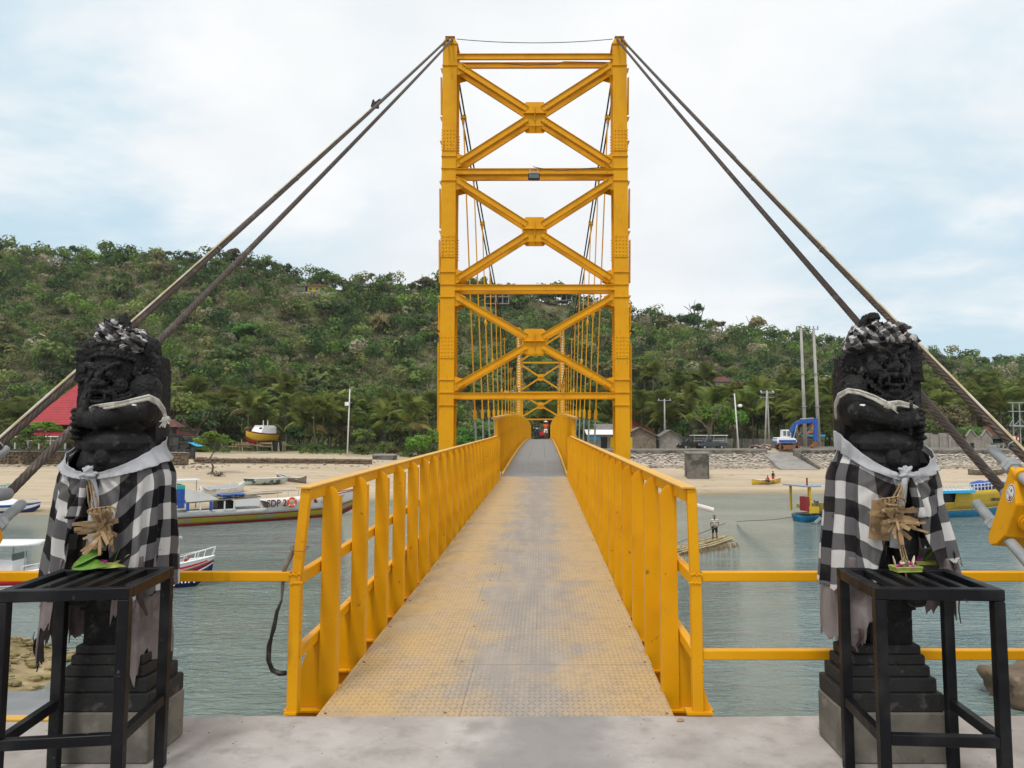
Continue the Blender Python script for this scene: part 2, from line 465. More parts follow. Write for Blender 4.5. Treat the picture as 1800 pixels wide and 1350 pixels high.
M['roof_brown'] = mat("brown_tile_roof", (0.16, 0.065, 0.048), [((0.10, 0.05, 0.04), 1.2, .4, .65, .9)], rough=.8)
M['roof_orange'] = mat("orange_tile_roof", (0.42, 0.13, 0.06), [((.3, .1, .05), 1.2, .4, .65, .9)], rough=.8)
M['roof_grey'] = mat("grey_sheet_roof", (0.15, 0.14, 0.13), [((.22, .2, .18), 1.4, .45, .65, .9)], rough=.7)
M['wall_grey'] = mat("grey_block_wall", (0.27, 0.255, 0.225), [((.18, .17, .15), .9, .4, .65, .9), ((.36, .34, .3), 3, .55, .7, .7)], rough=.9)
M['wall_cream'] = mat("cream_plaster", (0.55, 0.50, 0.40), [((.42, .38, .3), .8, .4, .65, .8)], rough=.85)
M['wall_yellow'] = mat("yellow_plaster", (0.66, 0.48, 0.03), rough=.8)
M['pole'] = mat("concrete_pole", (0.40, 0.39, 0.36), [((.3, .29, .27), .5, .4, .65, .8)], rough=.85)
M['white_pole'] = mat("white_lamp_pole", (0.70, 0.70, 0.68), rough=.5)
M['lime'] = mat("temple_dark_stone", (0.075, 0.072, 0.068), [((0.03, 0.03, 0.03), .8, .4, .65, .9), ((.17, .16, .145), 2, .58, .72, .8)], rough=.95)
M['rubble'] = mat("coral_stone", (0.46, 0.41, 0.34), [((.36, .31, .25), .8, .4, .65, .8), ((.56, .52, .45), 2, .55, .7, .7)], rough=.95)
M['brown_rubble'] = mat("brown_stone", (0.155, 0.115, 0.075), [((.09, .065, .045), .8, .4, .65, .8), ((.3, .25, .18), 2, .58, .72, .7)], rough=.95)
M['skin'] = mat("brown_skin", (0.15, 0.075, 0.045), rough=.55)
M['hair'] = mat("black_hair", (0.01, 0.009, 0.009), rough=.6)
M['bark'] = mat("tree_bark", (0.16, 0.135, 0.105), [((.08, .065, .05), 3, .4, .6, .9)], rough=.95, kind='O', rand=.3)
M['bark_pale'] = mat("pale_dead_wood", (0.30, 0.27, 0.23), [((.2, .18, .15), 3, .4, .6, .9)], rough=.95, kind='O', rand=.3)
M['palm_trunk'] = mat("palm_trunk", (0.17, 0.145, 0.115), [((.10, .085, .065), 2, .4, .6, .9)], rough=.95, kind='O', rand=.2)
# ================================================================== special materials
def deck_material(name, x0, half, tread=True, steel=False):
    m, nt, bs = new_mat(name)
    vec = coords(nt, 'P')
    sp = N(nt, "ShaderNodeSeparateXYZ"); nt.links.new(vec, sp.inputs[0])
    lat = mth(nt, 'ABSOLUTE', mth(nt, 'SUBTRACT', sp.outputs[0], x0 + (0.12 if not steel else 0.0)))
    n1 = noise_fac(nt, vec, 1.6, .28, .72, 7, .62)
    n2 = noise_fac(nt, coords(nt, 'P', (3, .5, 1)), 2.2, .35, .68)
    n3 = noise_fac(nt, vec, 9.0, .46, .66, 8, .7)
    if steel:
        base = mixc(nt, n1, (0.185, 0.19, 0.195), (0.235, 0.24, 0.24))
        base = mixc(nt, mth(nt, 'MULTIPLY', n2, .5), base, (0.25, 0.235, 0.21))
        bs.inputs["Roughness"].default_value = .5; bs.inputs["Metallic"].default_value = .2
    else:
        grey = mixc(nt, n2, (0.31, 0.28, 0.25), (0.38, 0.33, 0.275))
        tan = mixc(nt, n1, (0.55, 0.37, 0.15), (0.46, 0.345, 0.215))
        f = mth(nt, 'ADD', mth(nt, 'MULTIPLY', lat, 1.05 / half), mth(nt, 'MULTIPLY_ADD', n1, .64, -.42))
        r = N(nt, "ShaderNodeMapRange"); r.interpolation_type = 'SMOOTHSTEP'
        r.inputs["From Min"].default_value = .02; r.inputs["From Max"].default_value = .62
        nt.links.new(f, r.inputs["Value"])
        base = mixc(nt, r.outputs[0], grey, tan)
        base = mixc(nt, mth(nt, 'MULTIPLY', n3, .28), base, (0.20, 0.175, 0.15))
        bs.inputs["Roughness"].default_value = .62
        bs.inputs["Specular IOR Level"].default_value = .35
    # raised lugs: small slanted dashes in a staggered lattice
    S = 24.0
    mp = coords(nt, 'P', (S * 1.25, S * .78, S))
    q = N(nt, "ShaderNodeSeparateXYZ"); nt.links.new(mp, q.inputs[0])
    fx = mth(nt, 'SUBTRACT', mth(nt, 'FRACT', q.outputs[0]), .5); fy = mth(nt, 'SUBTRACT', mth(nt, 'FRACT', q.outputs[1]), .5)
    par = mth(nt, 'MULTIPLY_ADD', mth(nt, 'MODULO', mth(nt, 'ADD', mth(nt, 'FLOOR', q.outputs[0]), mth(nt, 'FLOOR', q.outputs[1])), 2.0), 2.0, -1.0)
    pa = mth(nt, 'ADD', fx, mth(nt, 'MULTIPLY', par, fy)); pb = mth(nt, 'SUBTRACT', fx, mth(nt, 'MULTIPLY', par, fy))
    e = mth(nt, 'ADD', mth(nt, 'MULTIPLY', mth(nt, 'MULTIPLY', pa, pa), 1.6), mth(nt, 'MULTIPLY', mth(nt, 'MULTIPLY', pb, pb), 14.0))
    lug = N(nt, "ShaderNodeMapRange"); lug.interpolation_type = 'SMOOTHSTEP'
    lug.inputs["From Min"].default_value = .75; lug.inputs["From Max"].default_value = .35
    nt.links.new(e, lug.inputs["Value"])
    patch = noise_fac(nt, vec, 1.1, .36, .52)
    lugm = mth(nt, 'MULTIPLY', lug.outputs[0], mth(nt, 'MULTIPLY_ADD', patch, .75, .25))
    base = mixc(nt, mth(nt, 'MULTIPLY', lugm, .46), base, (0.15, 0.115, 0.09))
    nt.links.new(base, bs.inputs["Base Color"])
    fine = N(nt, "ShaderNodeTexNoise"); fine.inputs["Scale"].default_value = 60; nt.links.new(vec, fine.inputs["Vector"])
    h = mth(nt, 'MULTIPLY_ADD', fine.outputs["Fac"], .3, lugm)
    bump(nt, bs, h, .5, .006)
    return m

def water_material():
    m, nt, bs = new_mat("channel_water")
    g = coords(nt, 'P')
    n1 = noise_fac(nt, coords(nt, 'P', (.05, .09, 1)), 1.0, .3, .7, 4)
    col = mixc(nt, n1, (0.165, 0.222, 0.204), (0.225, 0.275, 0.258))
    nt.links.new(col, bs.inputs["Base Color"])
    bs.inputs["Roughness"].default_value = .04; bs.inputs["IOR"].default_value = 1.33
    bs.inputs["Specular IOR Level"].default_value = .5
    def nz(sx, sy, sc, det):
        n = N(nt, "ShaderNodeTexNoise"); n.inputs["Scale"].default_value = sc; n.inputs["Detail"].default_value = det
        n.inputs["Distortion"].default_value = .6; n.inputs["Roughness"].default_value = .6
        nt.links.new(coords(nt, 'P', (sx, sy, 1)), n.inputs["Vector"]); return n.outputs["Fac"]
    a = nz(.34, 1.25, 2.4, 3); b = nz(.40, 1.15, 6.0, 3); c = nz(.25, .35, .6, 2)
    calm = noise_fac(nt, coords(nt, 'P', (.06, .16, 1)), 1.0, .32, .62, 3)
    amp = mth(nt, 'MULTIPLY_ADD', calm, .6, .4)
    h = mth(nt, 'MULTIPLY', mth(nt, 'ADD', mth(nt, 'ADD', mth(nt, 'MULTIPLY', a, 1.0), mth(nt, 'MULTIPLY', b, .42)), mth(nt, 'MULTIPLY', c, .8)), amp)
    bump(nt, bs, h, 1.0, .60)
    return m

def cloth_check_material(name, cell=0.088):
    m, nt, bs = new_mat(name)
    uv = coords(nt, 'UV')
    sp = N(nt, "ShaderNodeSeparateXYZ"); nt.links.new(uv, sp.inputs[0])
    wob = N(nt, "ShaderNodeTexNoise"); wob.inputs["Scale"].default_value = 4; nt.links.new(uv, wob.inputs["Vector"])
    w = mth(nt, 'MULTIPLY', mth(nt, 'SUBTRACT', wob.outputs["Fac"], .5), .05)
    def st(x):
        f = mth(nt, 'FRACT', mth(nt, 'DIVIDE', mth(nt, 'ADD', x, w), 2 * cell))
        return mth(nt, 'GREATER_THAN', f, .5)
    s = mth(nt, 'MULTIPLY', mth(nt, 'ADD', st(sp.outputs[0]), st(sp.outputs[1])), .5)
    r = N(nt, "ShaderNodeValToRGB"); r.color_ramp.interpolation = 'CONSTANT'
    el = r.color_ramp.elements
    el[0].position = 0; el[0].color = (0.009, 0.009, 0.011, 1)
    el[1].position = .75; el[1].color = (0.56, 0.55, 0.535, 1)
    e = el.new(.25); e.color = (0.115, 0.113, 0.117, 1)
    nt.links.new(s, r.inputs[0])
    vec = coords(nt, 'O')
    col = mixc(nt, mth(nt, 'MULTIPLY', noise_fac(nt, vec, 3.5, .45, .75), .24), r.outputs[0], (0.20, 0.17, 0.15))
    col = mixc(nt, mth(nt, 'MULTIPLY', noise_fac(nt, vec, 22, .64, .74), .8), col, (0.07, 0.045, 0.04))
    nt.links.new(col, bs.inputs["Base Color"]); bs.inputs["Roughness"].default_value = .95; bs.inputs["Specular IOR Level"].default_value = .1
    wv = N(nt, "ShaderNodeTexNoise"); wv.inputs["Scale"].default_value = 160; nt.links.new(vec, wv.inputs["Vector"])
    bump(nt, bs, wv.outputs["Fac"], .2, .003)
    return m

def thin_leaf(nt, bs, col):
    tr = N(nt, "ShaderNodeBsdfTranslucent"); nt.links.new(col, tr.inputs["Color"])
    mx = N(nt, "ShaderNodeMixShader"); mx.inputs[0].default_value = .32
    nt.links.new(bs.outputs[0], mx.inputs[1]); nt.links.new(tr.outputs[0], mx.inputs[2])
    out = [n for n in nt.nodes if n.type == 'OUTPUT_MATERIAL'][0]; nt.links.new(mx.outputs[0], out.inputs[0])
def foliage_material(name, dark, light, var=.35, hue=.03):
    m, nt, bs = new_mat(name)
    oi = N(nt, "ShaderNodeObjectInfo")
    n = noise_fac(nt, coords(nt, 'O'), 3.3, .3, .7, 3)
    col = mixc(nt, n, dark, light)
    h = N(nt, "ShaderNodeHueSaturation")
    mr = N(nt, "ShaderNodeMapRange"); mr.inputs["To Min"].default_value = 1 - var; mr.inputs["To Max"].default_value = 1 + var
    nt.links.new(oi.outputs["Random"], mr.inputs["Value"]); nt.links.new(mr.outputs[0], h.inputs["Value"])
    wnz = N(nt, "ShaderNodeTexWhiteNoise"); wnz.noise_dimensions = '1D'; nt.links.new(oi.outputs["Random"], wnz.inputs["W"])
    mh = N(nt, "ShaderNodeMapRange"); mh.inputs["To Min"].default_value = .5 - hue; mh.inputs["To Max"].default_value = .5 + hue
    nt.links.new(wnz.outputs["Value"], mh.inputs["Value"]); nt.links.new(mh.outputs[0], h.inputs["Hue"])
    nt.links.new(col, h.inputs["Color"]); nt.links.new(h.outputs[0], bs.inputs["Base Color"])
    bs.inputs["Roughness"].default_value = .55; bs.inputs["Specular IOR Level"].default_value = .25
    thin_leaf(nt, bs, h.outputs[0])
    return m

def attr_material(name, rough=.7, spec=.2):
    m, nt, bs = new_mat(name)
    a = N(nt, "ShaderNodeAttribute"); a.attribute_name = "tint"
    nt.links.new(a.outputs["Color"], bs.inputs["Base Color"])
    bs.inputs["Roughness"].default_value = rough; bs.inputs["Specular IOR Level"].default_value = spec
    if rough < .8: thin_leaf(nt, bs, a.outputs["Color"])
    return m

M['check'] = cloth_check_material("checked_cotton")
M['check_small'] = cloth_check_material("checked_cotton_headwrap", 0.045)
M['sash'] = mat("pale_grey_cotton", (0.40, 0.41, 0.43), [((.28, .285, .3), 5, .42, .65, .8), ((.5, .5, .51), 14, .55, .7, .6)], rough=.95, spec=.1, bmp=(60, .25, .004), kind='O')
M['underskirt'] = mat("faded_mauve_grey_cotton", (0.23, 0.20, 0.195), [((.12, .095, .095), 3.5, .42, .66, .9), ((.32, .29, .28), 8, .55, .72, .6)], rough=.95, spec=.1, bmp=(50, .25, .004), kind='O')
M['burnt'] = mat("scorched_cotton", (0.085, 0.062, 0.062), [((.03, .026, .026), 5, .42, .62, .9)], rough=.95, spec=.1, kind='O')
M['leaf_dark'] = foliage_material("dark_broad_leaves", (0.048, 0.094, 0.026), (0.105, 0.168, 0.044))
M['leaf_mid'] = foliage_material("mid_green_leaves", (0.1, 0.165, 0.038), (0.19, 0.265, 0.068))
M['leaf_olive'] = foliage_material("olive_dry_leaves", (0.17, 0.17, 0.062), (0.27, 0.255, 0.105))
M['leaf_bright'] = foliage_material("bright_green_leaves", (0.095, 0.205, 0.022), (0.18, 0.32, 0.048), .2)
M['blossom'] = foliage_material("pale_cream_blossom", (0.34, 0.38, 0.17), (0.62, 0.62, 0.38), .2)
M['frond'] = foliage_material("palm_frond_green", (0.11, 0.155, 0.030), (0.235, 0.275, 0.065), .35, .025)
M['frond_dry'] = foliage_material("palm_frond_dry", (0.20, 0.15, 0.06), (0.30, 0.24, 0.09), .3)
M['scrub'] = attr_material("hill_scrub_leaves")
M['pebble'] = attr_material("beach_stones", .95)

# ================================================================== setting
WATER_Z = -5.4
BX0 = -0.26                     # bridge axis
NEAR_Y, T1_Y, T2_Y = 4.24, 22.3, 90.0
DECK0 = 22.85

def lerp_table(tab, x):
    if x <= tab[0][0]: return tab[0][1]
    for (a, va), (b, vb) in zip(tab, tab[1:]):
        if x <= b:
            t = (x - a) / (b - a); return va + (vb - va) * t
    return tab[-1][1]

def sm(t):
    t = max(0.0, min(1.0, t)); return t * t * (3 - 2 * t)

SHORE = [(-400, 50), (-90, 58), (-44, 66), (-30, 72), (-20, 79), (-10, 84), (10, 88), (30, 90), (400, 92)]
BACK = [(-400, 104), (-60, 106), (-30, 112), (-12, 117), (2, 112), (8, 110.5), (400, 110.5)]        # where the sand ends
BACK_Z = [(-400, -1.3), (-30, -1.7), (-12, -2.1), (2, -2.3), (8, -2.55), (400, -2.55)]
# photographed ridge line: pixel column -> pixel row of the ground under the tree tops
RIDGE = [(-900, 520), (-500, 462), (-200, 452), (0, 449), (240, 456), (430, 462), (520, 487), (600, 500), (760, 503), (880, 508), (1000, 530), (1110, 558), (1200, 566), (1260, 575), (1300, 584),
         (1400, 596), (1500, 610), (1600, 622), (1700, 634), (1800, 640), (2100, 655), (2700, 690)]
def ridge_y(u): return lerp_table([(-900, 300), (300, 265), (800, 275), (1100, 300), (1800, 380), (2700, 480)], u)

def ground_z(x, y):
    ys = lerp_table(SHORE, x); yb = lerp_table(BACK, x); zb = lerp_table(BACK_Z, x)
    if y < yb:
        if y < ys:
            return WATER_Z - 0.06 * (ys - y) ** 0.9 if y > ys - 40 else WATER_Z - 1.7
        t = (y - ys) / (yb - ys)
        return WATER_Z + (zb - WATER_Z) * (t ** 0.85) + 0.10 * mnoise.noise(Vector((x * .12, y * .16, 0))) * math.sin(math.pi * t)
    z0 = zb
    if x > 2: z0 = zb + (-0.18 - zb) * sm((y - yb) / 3.2)          # behind the revetment: the road
    else:     z0 = zb + 1.1 * sm((y - yb) / 20.0)
    yh = 146.0 if x > 2 else 150.0
    if y < yh: return z0
    u = 954 + FPX * x / y
    yr = ridge_y(u)
    zr = EYE + (770 - lerp_table(RIDGE, u) - 9) / FPX * yr * 1.02
    t = (y - yh) / (yr - yh)
    if t <= 1.0:
        z = z0 + (zr - z0) * (0.18 * t + 0.82 * (t ** 1.25 if t < .75 else t ** 1.25)) 
        z += 1.6 * mnoise.noise(Vector((x * .025, y * .03, 3.3))) * math.sin(math.pi * min(1, t)) * 1.4
        return z
    return zr - (y - yr) * 0.10 - 0.0006 * (y - yr) ** 2

def build_ground():
    ysv = list(np.arange(52, 112, 1.5)) + list(np.arange(112, 118, .8)) + list(np.arange(118, 160, 3)) + list(np.arange(160, 420, 6)) + [440, 480, 540, 620]
    P = []
    for y in ysv:
        half = 60 + y * 1.0
        row = []
        for k in range(141):
            x = -half + 2 * half * k / 140.0
            row.append((x, y, ground_z(x, y)))
        P.append(row)
    mb = MB(); mb.grid(P)
    m, nt, bs = new_mat("shore_and_hill_ground")
    vec = coords(nt, 'P')
    sp = N(nt, "ShaderNodeSeparateXYZ"); nt.links.new(vec, sp.inputs[0])
    streak = noise_fac(nt, coords(nt, 'P', (.05, .45, 1)), 1.6, .38, .66, 6)
    sand = mixc(nt, streak, (0.50, 0.415, 0.30), (0.43, 0.35, 0.245))
    sand = mixc(nt, mth(nt, 'MULTIPLY', noise_fac(nt, coords(nt, 'P', (.5, 1.6, 1)), 1.0, .60, .70, 6), .7), sand, (0.22, 0.175, 0.11))
    wet = N(nt, "ShaderNodeMapRange"); wet.inputs["From Min"].default_value = WATER_Z + .85; wet.inputs["From Max"].default_value = WATER_Z + .12
    zz = mth(nt, 'ADD', sp.outputs[2], mth(nt, 'MULTIPLY', noise_fac(nt, coords(nt, 'P', (.08, .5, 1)), 1.2, .2, .8), .5))
    nt.links.new(zz, wet.inputs["Value"])
    sand = mixc(nt, wet.outputs[0], sand, (0.215, 0.175, 0.105))
    soil = mixc(nt, noise_fac(nt, vec, .09, .35, .65, 8, .6), (0.085, 0.100, 0.038), (0.155, 0.142, 0.075))
    soil = mixc(nt, noise_fac(nt, coords(nt, 'P', (.25, .25, .9)), .6, .55, .68, 6), soil, (0.23, 0.19, 0.13))
    hi = N(nt, "ShaderNodeMapRange"); hi.inputs["From Min"].default_value = 118; hi.inputs["From Max"].default_value = 126
    yn = mth(nt, 'ADD', sp.outputs[1], mth(nt, 'MULTIPLY_ADD', noise_fac(nt, vec, .3, .2, .8), 8, -4))
    nt.links.new(yn, hi.inputs["Value"])
    nt.links.new(mixc(nt, hi.outputs[0], sand, soil), bs.inputs["Base Color"])
    bs.inputs["Roughness"].default_value = .95; bs.inputs["Specular IOR Level"].default_value = .15
    n = N(nt, "ShaderNodeTexNoise"); n.inputs["Scale"].default_value = 1.5; n.inputs["Detail"].default_value = 8; nt.links.new(coords(nt, 'P', (.5, 1.2, 1)), n.inputs["Vector"])
    bump(nt, bs, n.outputs["Fac"], .6, .15)
    tag(mb.build("terrain", m, smooth=True), kind="structure")
build_ground()

# water sheet, out to the far side of the frame
wm = MB(); wm.add([(-500, -60, WATER_Z), (500, -60, WATER_Z), (500, 130, WATER_Z), (-500, 130, WATER_Z)], [(0, 1, 2, 3)])
tag(wm.build("water", water_material()), kind="structure")
sb = MB(); sb.add([(-900, -300, WATER_Z - 2.2), (900, -300, WATER_Z - 2.2), (900, 640, WATER_Z - 2.2), (-900, 640, WATER_Z - 2.2)], [(0, 1, 2, 3)])
tag(sb.build("sea_bed", M['brown_rubble']), kind="structure")

# concrete apron in front of the bridge
ap_m, nt, bs = new_mat("apron_concrete")
vec = coords(nt, 'P'); sp = N(nt, "ShaderNodeSeparateXYZ"); nt.links.new(vec, sp.inputs[0])
c0 = mixc(nt, noise_fac(nt, vec, 1.7, .3, .7, 8, .6), (0.355, 0.325, 0.30), (0.50, 0.468, 0.445))
c0 = mixc(nt, mth(nt, 'MULTIPLY', noise_fac(nt, vec, 6, .48, .70, 8), .7), c0, (0.29, 0.262, 0.238))
wearx = mth(nt, 'ABSOLUTE', mth(nt, 'ADD', mth(nt, 'SUBTRACT', sp.outputs[0], .02), mth(nt, 'MULTIPLY_ADD', noise_fac(nt, vec, 2.6, .2, .8), .3, -.15)))
wr = N(nt, "ShaderNodeMapRange"); wr.interpolation_type = 'SMOOTHSTEP'; wr.inputs["From Min"].default_value = .50; wr.inputs["From Max"].default_value = .14
nt.links.new(wearx, wr.inputs["Value"])
c0 = mixc(nt, mth(nt, 'MULTIPLY', wr.outputs[0], .8), c0, (0.25, 0.243, 0.237))
c0 = mixc(nt, noise_fac(nt, vec, 28, .73, .77), c0, (0.10, 0.09, 0.08))
vo = N(nt, "ShaderNodeTexVoronoi"); vo.feature = 'DISTANCE_TO_EDGE'; vo.inputs["Scale"].default_value = .38
wb = N(nt, "ShaderNodeTexNoise"); wb.inputs["Scale"].default_value = 3.0; wb.inputs["Detail"].default_value = 6; nt.links.new(vec, wb.inputs["Vector"])
wv_ = N(nt, "ShaderNodeVectorMath"); wv_.operation = 'MULTIPLY_ADD'; nt.links.new(wb.outputs["Color"], wv_.inputs[0]); wv_.inputs[1].default_value = (.35, .35, .35); nt.links.new(vec, wv_.inputs[2]); nt.links.new(wv_.outputs[0], vo.inputs["Vector"])
cr_ = N(nt, "ShaderNodeMapRange"); cr_.inputs["From Min"].default_value = .0035; cr_.inputs["From Max"].default_value = .0006; nt.links.new(vo.outputs["Distance"], cr_.inputs["Value"])
c0 = mixc(nt, mth(nt, 'MULTIPLY', cr_.outputs[0], .10), c0, (.14, .13, .115))
c0 = mixc(nt, mth(nt, 'MULTIPLY', noise_fac(nt, vec, .9, .52, .68, 4), .35), c0, (.24, .215, .19))
nt.links.new(c0, bs.inputs["Base Color"]); bs.inputs["Roughness"].default_value = .9; bs.inputs["Specular IOR Level"].default_value = .25
nn = N(nt, "ShaderNodeTexNoise"); nn.inputs["Scale"].default_value = 35; nn.inputs["Detail"].default_value = 9; nn.inputs["Roughness"].default_value = .7; nt.links.new(vec, nn.inputs["Vector"])
bump(nt, bs, nn.outputs["Fac"], .5, .012)
ap = MB()
edge = [(-9, 4.16), (-6, 4.2)]
x = -4.0
while x < 6.0:
    edge.append((x, 4.235 + rnd.uniform(-.012, .012))); x += .35
edge += [(9, 4.2)]
top = [(-9, -6, 0)] + [(9, -6, 0)] + [(p[0], p[1], 0) for p in reversed(edge)]
ap.prism([(p[0], p[1], -7.5) for p in top], (0, 0, 7.5))
tag(ap.build("pavement", ap_m), kind="structure")

# lower slab left of the apron and the near shore beneath it
sl = MB(); sl.prism([(-9, 4.17, -6), (-2.45, 4.30, -6), (-2.5, 4.72, -6), (-9, 4.78, -6)], (0, 0, 5.97))
tag(sl.build("slab", mat("damp_slab", (0.27, 0.285, 0.295), [((.2, .21, .22), 2, .4, .7, .9)], rough=.6, bmp=(20, .3, .01))), kind="structure")
nb = MB(); P = []
for j in range(26):
    row = []
    for i in range(44):
        x = -34 + i * .62; y = 6 + j * .9
        e = -9.6 - (y - 8) * .34 + 1.1 * mnoise.noise(Vector((y * .3, 1.7, 0)))
        t = (e - x) / 4.0
        z = WATER_Z + (0.75 * sm(t) if t > 0 else .5 * t) + .16 * mnoise.noise(Vector((x * .8, y * .8, 2))) * (1 if t > 0 else .2)
        if y > 24: z -= (y - 24) * .5
        row.append((x, y, z))
    P.append(row)
nb.grid(P)
tag(nb.build("beach", mat("weedy_sand", (0.34, 0.26, 0.14), [((.17, .14, .05), .9, .42, .62, .9), ((.46, .37, .23), 2.5, .52, .7, .8), ((.09, .08, .03), 5, .62, .72, .9)], rough=.95, bmp=(7, .8, .06)), smooth=True), kind="structure")
wd = MB()
for k in range(420):
    y = rnd.uniform(8, 24); e = -9.6 - (y - 8) * .34
    x = e - abs(rnd.gauss(0, 2.4)) - .2
    t = (e - x) / 4.0
    z = WATER_Z + .75 * sm(t) + .05
    s = rnd.uniform(.04, .16)
    wd.ell((x, y, z), (s * 1.4, s, s * .5), 5, 3)
tag(wd.build("seaweed_debris", mat("weed_clumps", (0.15, 0.13, 0.04), [((.28, .22, .12), 3, .4, .6, 1)], rough=.95)), kind="stuff")

# bay-side boulder by the right of the apron
def boulder(name, label, c, r, seed, m, cat="rock"):
    mb = MB(); mb.ell((0, 0, 0), 1.0, 28, 18)
    me = mb.mesh(name, m, True)
    for v in me.vertices:
        p = v.co.copy()
        q = Vector((max(-.78, min(.78, p.x)), max(-.8, min(.8, p.y)), max(-.7, min(.62, p.z))))
        f = 1 + .20 * mnoise.noise(p * 1.5 + Vector((seed, 0, 0))) + .12 * mnoise.noise(p * 4 + Vector((0, seed, 0))) + .05 * mnoise.noise(p * 11)
        v.co = Vector((q.x * r[0], q.y * r[1], q.z * r[2])) * f
    o = obj(name, me, None, c); return tag(o, label, cat)
boulder("boulder", "weed-stained brown boulder standing in the water behind the right black table", (13.35, 19.6, WATER_Z + .30), (1.55, 1.1, .72), 3.0, M['brown_rubble'])
# ================================================================== the bridge
def zr(y): return 0.02 * (y - NEAR_Y)                       # ramp surface
def zd(y):                                                  # arched main deck
    t = (y - DECK0) / (T2_Y - DECK0)
    return 0.37 + 0.95 * t + 0.55 * 4 * t * (1 - t)

# ---- ramp of worn tread plates
ramp = thing("bridge_ramp", "worn tan and grey tread-plate ramp leading onto the yellow bridge", "ramp", (BX0, NEAR_Y, 0))
dm = deck_material("worn_tread_plate", BX0, 1.04)
ys = [NEAR_Y - .02]
while ys[-1] < DECK0 - .95: ys.append(ys[-1] + rnd.choice((.87, .88, .89)))
ys.append(DECK0)
xl, xr, xs = -1.305, .762, -.62
for i in range(len(ys) - 1):
    y0, y1 = ys[i] + .0015, ys[i + 1] - .0015
    splits = [xl, xs + (0.0 if i % 2 else .14), xr] if i % 3 != 2 else [xl, -.05, xr]
    for a, b in zip(splits, splits[1:]):
        j = rnd.uniform(-.0012, .0012)
        mb = MB()
        e0, e1 = rnd.uniform(-.004, .004), rnd.uniform(-.004, .004)
        xa = a + .001 + (e0 if a == xl else 0); xb = b - .001 + (e1 if b == xr else 0)
        q = [(xa, y0, zr(y0) + j), (xb, y0, zr(y0) + j), (xb, y1, zr(y1) + j), (xa, y1, zr(y1) + j)]
        mb.hexa([(p[0], p[1], p[2] - .010) for p in q] + q)
        mb.build("tread_plate", dm, ramp, world=True)
for x in (xl + .12, BX0, xr - .12):
    mb = MB(); mb.bar((x, NEAR_Y + .05, zr(NEAR_Y) - .17), (x, DECK0 - .1, zr(DECK0) - .17), .12, .22)
    mb.build("girder", M['yellow'], ramp, world=True)
bx = MB()
for (x, y) in [(xl + .04, yy + o) for yy in ys[:-1] for o in (.05,)] + [(xr - .04, yy + .05) for yy in ys[:-1]] + [(xs + .05, yy + .06) for yy in ys[:9]]:
    bx.lathe([(.009, 0), (.008, .003), (.004, .005)], (x, y, zr(y) + .002), 7)
tag(bx.build("bolts", M['rust'], ramp, world=True), kind="stuff")

